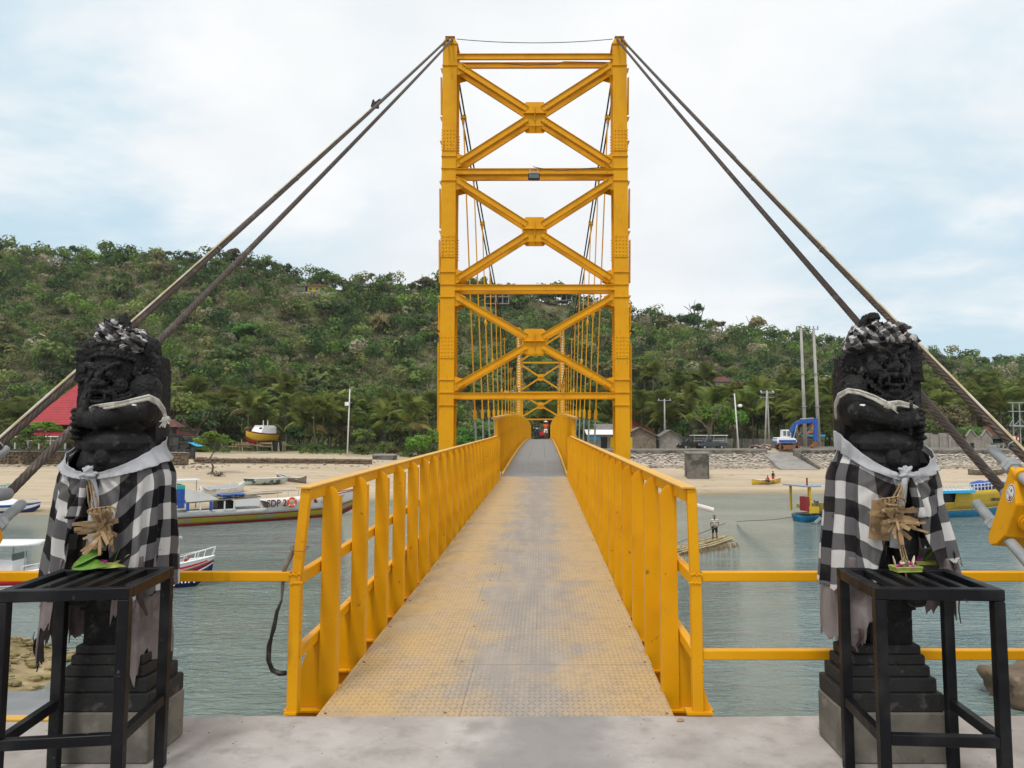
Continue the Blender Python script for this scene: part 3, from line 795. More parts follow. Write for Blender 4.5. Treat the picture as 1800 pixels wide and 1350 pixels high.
# ---- ramp side railings
def ramp_railing(sx, label):
    """sx -1 left, +1 right; x measured from the bridge axis"""
    X = lambda d: BX0 + sx * d - (.032 if sx > 0 else 0)
    t = thing("ramp_railing", label, "railing", (X(1.14), NEAR_Y, 0), group="railings along the ramp")
    py = [4.60 + .72 * k for k in range(25)]
    py = [y for y in py if y < DECK0 - .35]
    for y in py:
        z0, z1 = zr(y) - .10, zr(y) + 1.285 + rnd.uniform(-.006, .006)
        o, i = 1.150, 1.045
        poly = [(X(o), y, z0), (X(i), y, z0), (X(i), y, z1 - .06), (X(i + .012), y, z1 - .028), (X(i + .035), y, z1 - .008), (X(i + .06), y, z1), (X(o), y, z1)]
        mb = MB(); mb.prism(poly if sx > 0 else list(reversed(poly)), (0, .012, 0))
        # folded edges that make the post a channel
        mb.bar((X(i + .005), y + .042, z0), (X(i + .005), y + .042, z1 - .055), .010, .06, (1, 0, 0) if False else (0, 1, 0))
        mb.bar((X(o - .005), y + .042, z0), (X(o - .005), y + .042, z1 - .002), .010, .06, (0, 1, 0))
        mb.bar((X(i + .05), y + .036, z1 - .0035), (X(o), y + .036, z1 - .0035), .05, .007)
        p = mb.build("post", M['yellow'], t, world=True)
        g = MB(); g.prism([(X(o + .003), y + .03, z0 + .002), (X(o + .19), y + .03, z0 + .002), (X(o + .18), y + .03, z0 + .04), (X(o + .055), y + .03, z0 + .46), (X(o + .003), y + .03, z0 + .46)], (0, .012, 0))
        g.build("gusset", M['yellow'], t, world=True)
        b = MB(); b.ibeam((X(.7), y + .035, z0 - .062), (X(1.36), y + .035, z0 - .062), .12, .13, t=.012)
        b.build("bearer", M['yellow'], t, world=True)
    ya, yb = NEAR_Y + .03, py[-1] + .25
    for nm, h, w, dpt, d in (("top_rail", 1.262, .052, .075, 1.155), ("middle_rail", .775, .05, .07, 1.185), ("lower_rail", .345, .05, .062, 1.185)):
        mb = MB(); seg = 6
        mb.bar((X(d + (.0 if nm == "top_rail" else -.002)), ya, zr(ya) + h), (X(d), yb, zr(yb) + h), w, dpt)
        o = mb.build(nm, M['yellow'], t, world=True, bevel=.004)
        if nm == "top_rail":
            c = MB(); c.bar((X(d - .002), ya - .04, zr(ya) + h + dpt / 2 + .0065), (X(d - .002), yb, zr(yb) + h + dpt / 2 + .0065), .085, .009)
            c.build("cap_strip", M['rail_top'], t, world=True)
    e = MB()
    e.box((X(1.195), NEAR_Y + .035, .40), (.062, .062, .80), bev=.006)
    e.build("end_post", M['yellow'], t, world=True)
    e = MB(); e.bar((X(1.19), NEAR_Y + .035, .805), (X(1.145 if sx < 0 else 1.176), NEAR_Y + .03, 1.30), .056, .05, (0, 1, 0))
    e.build("end_post_top", M['yellow'], t, world=True, bevel=.004)
    e = MB(); e.box((X(1.20), NEAR_Y + .035, .012), (.07 if sx < 0 else .15, .09, .014))
    if sx > 0: e.prism([(X(1.226), NEAR_Y + .03, .02), (X(1.27), NEAR_Y + .03, .02), (X(1.226), NEAR_Y + .03, .17)], (0, .012, 0))
    e.build("base_plate", M['yellow'], t, world=True)
    w = MB()
    for (z, x, r) in ((.802, 1.195, .036), (.75, 1.185, .03)):
        for k in range(7):
            w.ell((X(x) + (k - 3) * .010, NEAR_Y + .002, z + rnd.uniform(-.005, .005)), (.008, .006, .009), 6, 4)
    tag(w.build("weld_beads", M['yellow'], t, world=True), kind="stuff")
    return t
ramp_railing(-1, "yellow ramp railing on the side of the statue under the red roof")
ramp_railing(1, "yellow ramp railing on the side of the man poling a raft")

# ---- side rails from the ramp to either side, along the apron
def side_fence(x0, x1, zs, label):
    t = thing("side_rail", label, "railing", (x0, NEAR_Y + .04, 0), group="rails along the apron edge")
    for z in zs:
        mb = MB(); mb.box(((x0 + x1) / 2, NEAR_Y + .04, z), (abs(x1 - x0), .05, .056), bev=.005)
        mb.build("rail", M['yellow'], t, world=True)
    x = x1
    mb = MB(); mb.box((x, NEAR_Y + .04, .42), (.06, .06, .84)); mb.build("post", M['yellow'], t, world=True)
    return t
side_fence(BX0 + 1.196, 5.4, (.785, .335), "two-bar yellow rail running behind the statue with the shredded cloth")
side_fence(BX0 - 1.228, -5.9, (.785,), "single yellow rail running behind the statue under the red roof")

# ---- main deck
deck = thing("bridge_deck", "grey steel plate deck arching across the channel to the far tower", "bridge deck", (BX0, DECK0, zd(DECK0)))
md = deck_material("grey_tread_plate", BX0, 1.0, steel=True)
y = DECK0 + .003; row = 0
cols = [-1.0, -.36, .34, 1.0]
while y < T2_Y + 1.0:
    L = 1.21
    for k in range(3):
        off = (.0, .3, -.2)[k] if row else 0
        y0, y1 = y + off, y + L + off - .012
        if row == 0: y0 = y
        mb = MB()
        q = [(BX0 + cols[k] + .004, y0, zd(y0)), (BX0 + cols[k + 1] - .004, y0, zd(y0)), (BX0 + cols[k + 1] - .004, y1, zd(y1)), (BX0 + cols[k] + .004, y1, zd(y1))]
        if row == 0:
            y1 = y + L + (.0, .3, -.2)[k] - .012
            q[2] = (q[2][0], y1, zd(y1)); q[3] = (q[3][0], y1, zd(y1))
        mb.hexa([(p[0], p[1], p[2] - .012) for p in q] + q)
        mb.build("deck_plate", md, deck, world=True)
    y += L; row += 1
yy = [DECK0 + .05 + k * 1.5 for k in range(46)]
for s in (-1, 1):
    mb = MB()
    for a, b in zip(yy, yy[1:]): mb.bar((BX0 + s * 1.03, a, zd(a) + .045), (BX0 + s * 1.03, b, zd(b) + .045), .05, .13)
    mb.build("kerb_plate", M['rail_top'], deck, world=True)
    mb = MB()
    for a, b in zip(yy, yy[1:]): mb.ibeam((BX0 + s * .9, a, zd(a) - .26), (BX0 + s * .9, b, zd(b) - .26), .45, .2)
    mb.build("girder", M['yellow_far'], deck, world=True)
    mb = MB(); mb.box((BX0 + s * 1.13, DECK0 - .06, zd(DECK0) + .06), (.14, .12, .22), bev=.01)
    mb.build("stop_block", M['pole'], deck, world=True)

def span_railing(s, label):
    t = thing("span_railing", label, "railing", (BX0 + s * 1.28, DECK0, zd(DECK0)), group="tall railings of the main span")
    y = DECK0 + .35; k = 0
    while y < T2_Y - .4:
        z0 = zd(y)
        mb = MB(); mb.box((BX0 + s * 1.26, y, z0 + .80), (.11, .012, 2.10)); mb.box((BX0 + s * 1.21, y + .035, z0 + .80), (.010, .06, 2.10)); mb.box((BX0 + s * 1.31, y + .035, z0 + .80), (.010, .06, 2.10))
        mb.build("post", M['yellow_far'], t, world=True)
        if k % 2 == 0:
            mb = MB(); mb.ibeam((BX0 + s * .95, y + .1, z0 - .30), (BX0 + s * 2.0, y + .1, z0 - .30), .16, .12)
            mb.build("bearer", M['yellow_far'], t, world=True)
        y += 1.24; k += 1
    for nm, h, m_ in (("top_rail", 1.87, 'rail_top'), ("middle_rail", 1.25, 'yellow_far'), ("lower_rail", .65, 'yellow_far'), ("bottom_rail", .12, 'yellow_far')):
        mb = MB()
        for a, b in zip(yy, yy[1:]):
            mb.bar((BX0 + s * 1.33, a + .2, zd(a) + h), (BX0 + s * 1.33, b + .2, zd(b) + h), .07 if h < 1.8 else .16, .07)
        mb.build(nm, M[m_], t, world=True)
    return t
span_railing(-1, "tall arched span railing on the side of the boat with a life ring")
span_railing(1, "tall arched span railing on the side of the parked trucks")

# ---- towers
CW, HALF, DEP = .46, 2.765, .54
def tower(y, dz, label, near):
    my = M['yellow'] if near else M['yellow_far']
    t = thing("bridge_tower", label, "bridge tower", (BX0, y, 0.0))
    L = [3.03 + dz, 6.47 + dz, 10.26 + dz, 14.10 + dz]
    top = 14.42 + dz
    base = -.9
    bolts = MB()
    def boltgrid(cx, yy_, cz, nx, nz, px, pz):
        for a in range(nx):
            for b in range(nz):
                x, z = cx + (a - (nx - 1) / 2) * px, cz + (b - (nz - 1) / 2) * pz
                bolts.add([(x - .022, yy_, z - .012), (x, yy_, z - .025), (x + .022, yy_, z - .012), (x + .022, yy_, z + .012), (x, yy_, z + .025), (x - .022, yy_, z + .012), (x, yy_ - .034, z)],
                          [(0, 1, 6), (1, 2, 6), (2, 3, 6), (3, 4, 6), (4, 5, 6), (5, 0, 6)])
    for s in (-1, 1):
        cx = BX0 + s * HALF
        c = MB()
        c.box((cx, y, (top + base) / 2), (CW, .034, top - base))
        c.box((cx, y + DEP, (top + base) / 2), (CW + .05, .034, top - base))
        c.box((cx, y + DEP / 2, (top + base) / 2), (.034, DEP - .034, top - base))
        col = c.build("column", my, t, world=True)
        for z in L:
            for o in (-.40, .0, .40):
                if z == L[3] and o >= 0: continue
                st = MB(); st.box((cx, y + DEP / 2, z + o), (CW + .03, DEP + .10, .028)); st.build("stiffener", my, col, world=True)
        for zc in ((L[2] + .95, L[1] + 1.25, L[0] + 1.45)):
            for yo, f in ((-.029, 1), (DEP + .029, -1)):
                sp_ = MB(); sp_.box((cx, y + yo, zc), (CW - .02, .022, .74)); sp_.build("splice_plate", my, col, world=True)
            if near:
                boltgrid(cx, y - .041, zc, 4, 6, .105, .118)
                for q in range(8):
                    for sd in (-1, 1):
                        bolts.box((cx + sd * (CW / 2 + .012), y + .005, zc - .33 + q * .094), (.026, .03, .03))
                        bolts.box((cx + sd * (CW / 2 + .037), y + DEP, zc - .33 + q * .094), (.026, .03, .03))
        # side brackets on the outer face
        for z in [L[0] - 1.3, L[0] + 1.75, L[1] - .5, L[1] + 1.6, L[2] - .55, L[2] + .8, L[2] + 1.6, L[3] - .6]:
            b = MB(); x1 = cx + s * (CW / 2 + .004)
            b.prism([(x1, y + .1, z), (x1 + s * .09, y + .1, z + .17), (x1, y + .1, z + .17)], (0, .26, 0))
            b.build("bracket", my, col, world=True)
        x1 = cx + s * (CW / 2 + .055)
        for (za, zb_) in ((L[0] - 1.15, L[0] + 1.6), (L[0] + 2.0, L[1] - .55), (L[1] + .1, L[1] + 1.5), (L[1] + 1.9, L[2] - .6), (L[2] + 1.9, L[3] - .7)):
            b = MB(); b.bar((x1, y + .22, za), (x1 + s * .02, y + .22, zb_), .05, .10, (0, 1, 0)); b.build("side_strut", my, col, world=True)
        # saddle on top
        sd_ = MB()
        a0, a1 = CW / 2 + .03, CW / 2 - .10
        lo = [(cx - a0, y - .05, top), (cx + a0, y - .05, top), (cx + a0, y + DEP + .05, top), (cx - a0, y + DEP + .05, top)]
        hi = [(cx - a1, y - .03, top + .22), (cx + a1, y - .03, top + .22), (cx + a1, y + DEP + .03, top + .22), (cx - a1, y + DEP + .03, top + .22)]
        sd_.hexa(lo + hi)
        sdl = sd_.build("saddle", my, t, world=True)
        cp = MB(); cp.box((cx, y + DEP / 2, top + .237), (2 * a1 + .05, DEP + .12, .03)); 
        for o in (-.07, .07): cp.box((cx + o, y - .055, top + .15), (.055, .03, .12))
        cp.build("saddle_cap", M['rust'] if near else my, sdl, world=True)
        if not near:
            ld = MB()
            for z in np.arange(base + .4, top - .3, .32): ld.box((cx - s * .02, y - .06, z), (.20, .03, .10))
            ld.build("ladder", M['clean_white'], col, world=True)
        pr = MB(); pr.box((cx, y + DEP / 2, -3.6), (1.1, 1.3, 5.4), bev=.03); pr.build("pier", M['old_concrete'], t, world=True)
    xi = HALF - CW / 2
    for yo in (0.0, DEP):
        yp = y + yo
        for i, z in enumerate(L):
            b = MB(); b.ibeam((BX0 - xi, yp, z - .105), (BX0 + xi, yp, z - .095), .19, .09, t=.016); bm = b.build("cross_beam", my, t, world=True)
            if near and yo == 0:
                for s in (-1, 1): boltgrid(BX0 + s * (xi - .13), yp - .01, z - .105, 3, 2, .075, .085)
        for (z0, z1) in zip(L, L[1:]):
            zc = (z0 + z1) / 2 - .10
            a0, a1 = z0 + .17, z1 - .36
            for s in (-1, 1):
                for (zz_, up) in ((a0, 1), (a1, -1)):
                    p0 = Vector((BX0 + s * (xi - .10), yp, zz_ + up * .05)); p1 = Vector((BX0, yp, zc))
                    d = (p1 - p0).normalized()
                    b = MB(); b.ibeam(p0, p1 - d * .30, .19, .085, t=.014); b.build("brace", my, t, world=True)
                    if near and yo == 0:
                        for q in (.10, .20):
                            for e in (-.05, .05):
                                n_ = Vector((-d.z, 0, d.x))
                                for pt in (p0 + d * q + n_ * e, p1 - d * (.30 + q) + n_ * e):
                                    bolts.box((pt.x, pt.y - .016, pt.z), (.03, .02, .03))
                    # corner gusset
                    g = MB(); g.prism([(BX0 + s * (xi + .0), yp + .024, zz_ - up * .14), (BX0 + s * (xi - .34), yp + .024, zz_ + up * .02), (BX0 + s * (xi - .30), yp + .024, zz_ + up * .26), (BX0 + s * xi, yp + .024, zz_ + up * .34)], (0, .016, 0))
                    g.build("corner_gusset", my, t, world=True)
            g = MB(); w, h = .40, .40
            g.prism([(BX0 - w, yp + .012, zc - h + .12), (BX0 - w + .12, yp + .012, zc - h), (BX0 + w - .12, yp + .012, zc - h), (BX0 + w, yp + .012, zc - h + .12), (BX0 + w, yp + .012, zc + h - .12), (BX0 + w - .12, yp + .012, zc + h), (BX0 - w + .12, yp + .012, zc + h), (BX0 - w, yp + .012, zc + h - .12)], (0, .018, 0))
            gp = g.build("centre_gusset", my, t, world=True)
            r = MB(); r.box((BX0, yp - .035, zc), (.74, .09, .018)); r.box((BX0, yp - .036, zc), (.018, .088, .52)); r.build("rib", my, gp, world=True)
    if near:
        tag(bolts.build("bolts", my, t, world=True), kind="stuff")
        w = MB(); P = []
        for k in range(17):
            q = k / 16
            P.append((BX0 - HALF + .2 + q * (2 * HALF - .4), y + .1, top + .24 - .13 * 4 * q * (1 - q)))
        w.tube(P, .012, 5); w.build("top_wire", M['rope_far'], t, world=True)
        w = MB(); w.tube([(BX0 - 2.2, y - .02, L[3] - .33), (BX0 - 1.2, y - .1, L[3] - .36), (BX0 - .3, y - .1, L[3] - .44), (BX0 + .7, y - .1, L[3] - .41), (BX0 + .95, y - .1, L[3] - .32), (BX0 + 2.3, y - .02, L[3] - .30)], .012, 5)
        w.tube([(BX0 - .05, y - .1, L[2] + .02), (BX0 + .3, y - .1, L[2] - .06), (BX0 + .8, y - .1, L[2] - .12), (BX0 + 1.5, y - .1, L[2] - .05), (BX0 + 2.3, y - .09, L[2] + .01)], .012, 5)
        w.build("lamp_cable", M['rope_far'], t, world=True)
    return t, L
tower(T1_Y, 0.0, "near yellow steel bridge tower with three crossed panels against the sky", True)
tower(T2_Y, 1.05, "far yellow bridge tower framed inside the near one", False)

fl = thing("floodlight", "grey floodlight hanging from the second beam of the near tower", "floodlight", (BX0 - .02, T1_Y - .2, 9.93))
mb = MB(); mb.hexa([(-.19, -.10, -.13), (.19, -.10, -.13), (.15, .12, -.10), (-.15, .12, -.10), (-.19, -.10, .05), (.19, -.10, .05), (.15, .12, .07), (-.15, .12, .07)]); mb.build("housing", M['black'], fl)
mb = MB(); mb.box((0, -.108, -.04), (.32, .012, .13)); mb.build("lens", M['glass'], fl)
mb = MB(); mb.box((0, .02, .09), (.26, .16, .035)); mb.bar((-.12, .03, .1), (-.12, .03, .24), .03, .02, (0, 1, 0)); mb.bar((.12, .03, .1), (.12, .03, .24), .03, .02, (0, 1, 0)); mb.build("bracket", M['galv'], fl)

# ---- cables
def rope(pts, r, strands=6, lay=.40, step=.045, n=5):
    """laid wire rope along a polyline"""
    P = [Vector(p) for p in pts]
    seg = [(b - a).length for a, b in zip(P, P[1:])]; tot = sum(seg)
    k = max(2, int(tot / step)); cen = []
    for i in range(k + 1):
        s = tot * i / k; j = 0
        while j < len(seg) - 1 and s > seg[j]: s -= seg[j]; j += 1
        cen.append(P[j].lerp(P[j + 1], min(1, s / seg[j])))
    mb = MB()
    fr = [frame(cen[min(i + 1, k)] - cen[max(i - 1, 0)]) for i in range(k + 1)]
    for q in range(strands):
        line = []
        for i in range(k + 1):
            a = 2 * math.pi * (q / strands + tot * i / k / lay)
            line.append(cen[i] + (fr[i][1] * math.cos(a) + fr[i][2] * math.sin(a)) * r * .60)
        mb.tube(line, r * .42, n, caps=False)
    return mb
def catpts(a, b, sag, n=14):
    a, b = Vector(a), Vector(b)
    return [a.lerp(b, i / n) - Vector((0, 0, sag * 4 * (i / n) * (1 - i / n))) for i in range(n + 1)]

A_END = at(1769, 868, 5.25)
_t, _p = Vector((BX0 + 2.835, 22.25, 14.57)), at(1801, 800, 4.9)
B_END = _t + (_p - _t) * ((22.25 - 3.9) / (22.25 - 4.9))
def mir(p, s): return Vector((BX0 + s * (p[0] - BX0), p[1], p[2]))
SIDE = {-1: "statue under the red roof", 1: "statue with the shredded cloth"}
for s in (-1, 1):
    ta = mir((BX0 + HALF - .07, T1_Y - .05, 14.55), s); tb = mir((BX0 + HALF + .07, T1_Y - .05, 14.57), s)
    for end, tp, lab, nm in ((A_END, ta, "lower of two ropes behind the ", 'a'), (B_END, tb, "upper of two ropes, with pale pipe, above the ", 'b')):
        t = thing("stay_cable", lab + SIDE[s], "cable", mir(end, s), group="stay cables of the near tower")
        pts = catpts(tp, mir(end, s), .05)
        sm_ = rope(pts, .036)
        sm_.build("wire_rope", M['rope'], t, smooth=True, world=True)
        if nm == 'b':
            q = MB(); dd = (pts[-1] - pts[-2]).normalized(); q.tube([pts[-1] - dd * .1, pts[-1] + dd * .35], [.05, .08], 12); q.build("rope_socket", M['galv'], t, world=True)
            off = [Vector(p) + Vector((-s * .01, -.012, .046)) for p in pts]
            if s < 0: segs = [(.47, .70), (.76, .985)]
            else: segs = [(.62, .985)]
            for (f0, f1) in segs:
                n = len(off) - 1
                q = []
                for k in range(24):
                    f = f0 + (f1 - f0) * k / 23; i = min(n - 1, int(f * n)); q.append(off[i].lerp(off[i + 1], f * n - i))
                c = MB(); c.tube(q, .009, 6); c.build("conduit", M['conduit'], t, world=True)
            for f in (.66, .78, .88, .94):
                n = len(pts) - 1; i = min(n - 1, int(f * n)); p = Vector(pts[i]).lerp(Vector(pts[i + 1]), f * n - i)
                d = (Vector(pts[i + 1]) - Vector(pts[i])).normalized()
                w = MB(); w.tube([p - d * .004, p + d * .004], .041, 10); w.build("wire_tie", M['galv'], t, world=True)

# a small clamp on the left upper rope seen against the sky
cl = MB(); pt = at(660, 186, 17.6)
cl.box((pt.x, pt.y, pt.z + .02), (.16, .12, .14)); cl.bar((pt.x - .1, pt.y, pt.z - .03), (pt.x - .05, pt.y, pt.z + .16), .04, .04); cl.bar((pt.x + .02, pt.y, pt.z + .1), (pt.x + .12, pt.y, pt.z + .18), .03, .03)
tag(cl.build("rope_clamp", M['black']), "small dark clamp gripping the upper rope high against the sky", "clamp")

# ---- anchor blocks with threaded rods and hexagonal nuts
def anchor(s, label):
    C = mir(at(1822, 905, 4.90), s) + Vector((-.14 if s < 0 else 0, 0, 0))
    t = thing("cable_anchor", label, "cable anchor", C, group="cable anchors")
    d = Vector((-.2292, -.9229, -.3093)).normalized(); sx = Vector((1, 0, 0)); sx = (sx - d * sx.dot(d)).normalized(); n = d.cross(sx).normalized()
    if n.z < 0: n = -n
    def L2W(a, b, c):
        p = sx * a + n * b + d * c
        return Vector((s * p.x, p.y, p.z))
    prof = [(.32, -.05), (.305, .03), (.14, .19), (-.10, .175), (-.20, .10), (-.247, .02), (-.225, -.05)]     # (up, along the rods)
    sl = lambda b: -.19 - .065 * (.32 - b) / .55
    V = [L2W(sl(b), b, c) for b, c in prof] + [L2W(.34 - sl(b) * .2, b, c) for b, c in prof]
    k = len(prof); mb = MB()
    mb.add(V, [tuple(range(k)), tuple(range(2 * k - 1, k - 1, -1))] + [(i, i + k, (i + 1) % k + k, (i + 1) % k) for i in range(k)])
    blk = mb.build("block", M['yellow'], t, bevel=.008)
    def disc(c0, c1, r, m_, nm, par, n_=28):
        q = MB(); q.tube([c0, c1], r, n_); return q.build(nm, m_, par)
    disc(L2W(-.115, .015, .17), L2W(-.115, .015, .225), .060, M['yellow'], "boss", blk); disc(L2W(-.115, .015, .16), L2W(-.115, .015, .205), .070, M['yellow'], "boss_ring", blk)
    disc(L2W(.15, .015, .17), L2W(.15, .015, .225), .060, M['yellow'], "boss", blk)
    for (a, b, c0) in ((-.150, .288, -.50), (-.192, -.150, -.50), (.22, .288, -.50), (.26, -.150, -.50)):
        disc(L2W(a, b, .02), L2W(a, b, .075 if b > 0 else .125), .050, M['yellow'], "rod_sleeve", blk)
        q = MB(); q.tube([L2W(a, b, c0), L2W(a, b, c0 + .006), L2W(a, b, 1.75)], [.031, .036, .036], 20); rod = q.build("threaded_rod", M['galv'], t, smooth=True)
        for (u0, u1) in ((-.165, -.110), (-.105, -.052)):
            q = MB(); q.tube([L2W(a, b, u0), L2W(a, b, u1)], .058, 6); q.build("hex_nut", M['galv'], rod)
        th = MB()
        for z_ in np.arange(c0 + .02, -.17, .010): th.tube([L2W(a, b, z_), L2W(a, b, z_ + .0045)], .0370, 14)
        tag(th.build("screw_thread", M['galv'], rod), kind="stuff")
    q = MB(); q.tube([mir(A_END, s) - C, L2W(-.12, .10, -.05)], [.045, .06], 14); q.build("rope_socket", M['galv'], t, smooth=True)
    q = MB(); q.box(L2W(.10, .0, 2.0) + Vector((0, 0, -.1)), (1.0, .9, 1.5)); q.build("anchor_footing", M['concrete'], t)
    if s > 0:                                              # round laughing-face sticker on the side of the block
        p = L2W(sl(.17), .17, .075)
        ey = (L2W(sl(.32), .32, 0) - L2W(sl(-.2), -.2, 0)).normalized(); ex = d.copy(); ex = (ex - ey * ex.dot(ey)).normalized()
        nn = ex.cross(ey)
        if nn.x > 0: nn = -nn
        st = bpy.data.objects.new("sticker", None); COL.objects.link(st); st.parent = t
        def blob(pts, off, m_, nm):
            q = MB(); q.prism([p + ex * x * 1.12 + ey * y_ * 1.05 + nn * off for (x, y_) in pts], nn * .0008); return q.build(nm, m_, st)
        circ = lambda r1, r2, cx=0, cy=0, n_=28: [(cx + r1 * math.cos(6.2832 * i / n_), cy + r2 * math.sin(6.2832 * i / n_)) for i in range(n_)]
        blob(circ(.058, .060), .0015, M['clean_white'], "sticker_rim"); blob(circ(.051, .053), .0027, M['black'], "sticker_ring"); blob(circ(.045, .047), .0039, M['clean_white'], "sticker_face")
        blob(circ(.007, .011, .008, .020, 12), .0051, M['black'], "eye"); blob([(-.030, .014), (-.022, .021), (-.012, .014), (-.022, .017)], .0051, M['black'], "winking_eye")
        blob([(-.036, -.003), (.034, -.010), (.033, -.021), (-.034, -.014)], .0051, M['black'], "mouth"); blob([(-.030, -.005), (.028, -.0115), (.027, -.017), (-.029, -.0105)], .0061, M['clean_white'], "teeth")
        blob([(.000, -.017), (.030, -.020), (.025, -.036), (.014, -.042), (.003, -.034)], .0051, M['red'], "tongue")
    return t
anchor(1, "yellow steel anchor block with grey bolts and a round face sticker")
anchor(-1, "two thick grey bolts of the anchor beside the statue under the red roof")

ORD = ("first second third fourth fifth sixth seventh eighth ninth tenth eleventh twelfth thirteenth fourteenth fifteenth sixteenth seventeenth eighteenth nineteenth twentieth "
       "twenty-first twenty-second twenty-third twenty-fourth twenty-fifth twenty-sixth twenty-seventh twenty-eighth twenty-ninth thirtieth thirty-first thirty-second thirty-third thirty-fourth thirty-fifth thirty-sixth thirty-seventh thirty-eighth thirty-ninth fortieth forty-first forty-second forty-third forty-fourth forty-fifth").split()
# ---- main suspension cables and hangers
def cab(s, y, o=0.0):
    t = (y - T1_Y - .24) / (T2_Y - T1_Y)
    z = 14.50 + 1.05 * t - 10.2 * 4 * t * (1 - t)
    h = HALF - 1.19 * 4 * t * (1 - t)
    return Vector((BX0 + s * (h + o), y, z))
for s in (-1, 1):
    side = "the boat with a life ring" if s < 0 else "the parked trucks"
    t = thing("main_cable", "sagging dark main cable on the side of " + side, "cable", cab(s, T1_Y + .3), group="main suspension cables")
    for o in (-.06, .06):
        mb = MB(); mb.tube([cab(s, T1_Y + .25 + k * (T2_Y - T1_Y) / 60, o) for k in range(61)], .030, 6)
        mb.build("wire_rope", M['rope_far'], t, world=True)
    hy = [T1_Y + 2.6 + 2.42 * k for k in range(27)]
    for i, y in enumerate(hy):
        top = cab(s, y)
        c = MB(); c.box((top.x, y, top.z), (.20, .20, .12)); c.box((top.x, y, top.z - .1), (.07, .12, .2)); c.build("cable_clamp", M['yellow_far'], t, world=True)
        tt = (y - T1_Y) / (T2_Y - T1_Y)
        hb = 1.66 + .42 * (2 * tt - 1) ** 2
        bot = Vector((BX0 + s * hb, y, zd(y) - .15))
        h = thing("hanger", ORD[i] + " hanger pair from the near tower on the " + ("left" if s < 0 else "right") + " side", "hanger", bot, group="hangers on the side of " + side)
        L = top - bot
        for e in (-.13, .13):
            O = Vector((0, e, 0))
            zs_ = min(.92, 2.2 / L.length)
            r = MB(); r.tube([bot + L * zs_ + O, top - Vector((0, 0, .15)) + O], .0135, 6); r.build("rod", M['yellow_far'], h, world=True)
            if L.length > 5.5:
                f = .52 + .03 * ((i * 7) % 5 - 2)
                r = MB(); q = bot + L * f + O; r.tube([q - L.normalized() * .14, q - L.normalized() * .05, q + L.normalized() * .05, q + L.normalized() * .14], [.02, .055, .055, .02], 6); r.build("coupler", M['yellow_far'], h, world=True)
            r = MB(); r.tube([bot + L * (zs_ - .28 / L.length) + O, bot + L * (zs_ + .06 / L.length) + O], .048, 8); r.build("socket", M['yellow_far'], h, world=True)
            r = MB(); r.tube([bot + L * min(.5, .9 / L.length) + O, bot + L * (zs_ - .2 / L.length) + O], .022, 6); r.build("threaded_bar", M['galv'], h, world=True)
        f = MB()
        for e in (-.13, .13):
            f.bar(bot + Vector((0, e - .045, .05)), bot + L.normalized() * .95 + Vector((0, e - .045, 0)), .03, .07, (1, 0, 0)); f.bar(bot + Vector((0, e + .045, .05)), bot + L.normalized() * .95 + Vector((0, e + .045, 0)), .03, .07, (1, 0, 0))
        f.build("fork", M['yellow_far'], h, world=True)

# ---- loose hose with tape hanging off the left end post
ho = thing("rubber_hose", "black rubber hose hanging in a loop from the left ramp end post", "hose", (BX0 - 1.26, NEAR_Y + .06, .85))
P = [at(u, v, 4.28) for (u, v) in ((523, 955), (512, 975), (500, 1000), (497, 1030), (495, 1055), (487, 1075), (481, 1105), (473, 1135), (472, 1160), (479, 1178), (492, 1184), (503, 1183))]
mb = MB(); mb.tube(P[:5], [.012, .014, .014, .011, .006], 8); mb.build("frayed_end", M['grey_wood'], ho, world=True)
mb = MB(); mb.tube(P[4:], [.006, .011, .014, .015, .015, .015, .016, .014], 8); mb.build("hose", M['rag_black'], ho, smooth=True, world=True)
wv = MB()
a = at(522, 965, 4.24)
wv.tube([a + Vector((-.04, .0, .0)), a + Vector((0, -.012, -.012)), a + Vector((.05, .0, -.012)), a + Vector((.045, .08, .0)), a + Vector((-.04, .08, .01)), a + Vector((-.042, 0, .004))], .0028, 5)
tag(wv.build("binding_wire", M['rust']), "thin rusty wire wound round the left ramp end post", "wire")
# short pale pipe sticking out behind the right end post
mb = MB(); mb.tube([Vector((BX0 + 1.17, NEAR_Y + .34, 1.19)), Vector((BX0 + 1.34, NEAR_Y + .30, 1.145))], .016, 10)
tag(mb.build("pipe_stub", M['white_paint']), "short white pipe stub poking out behind the right end post", "pipe")
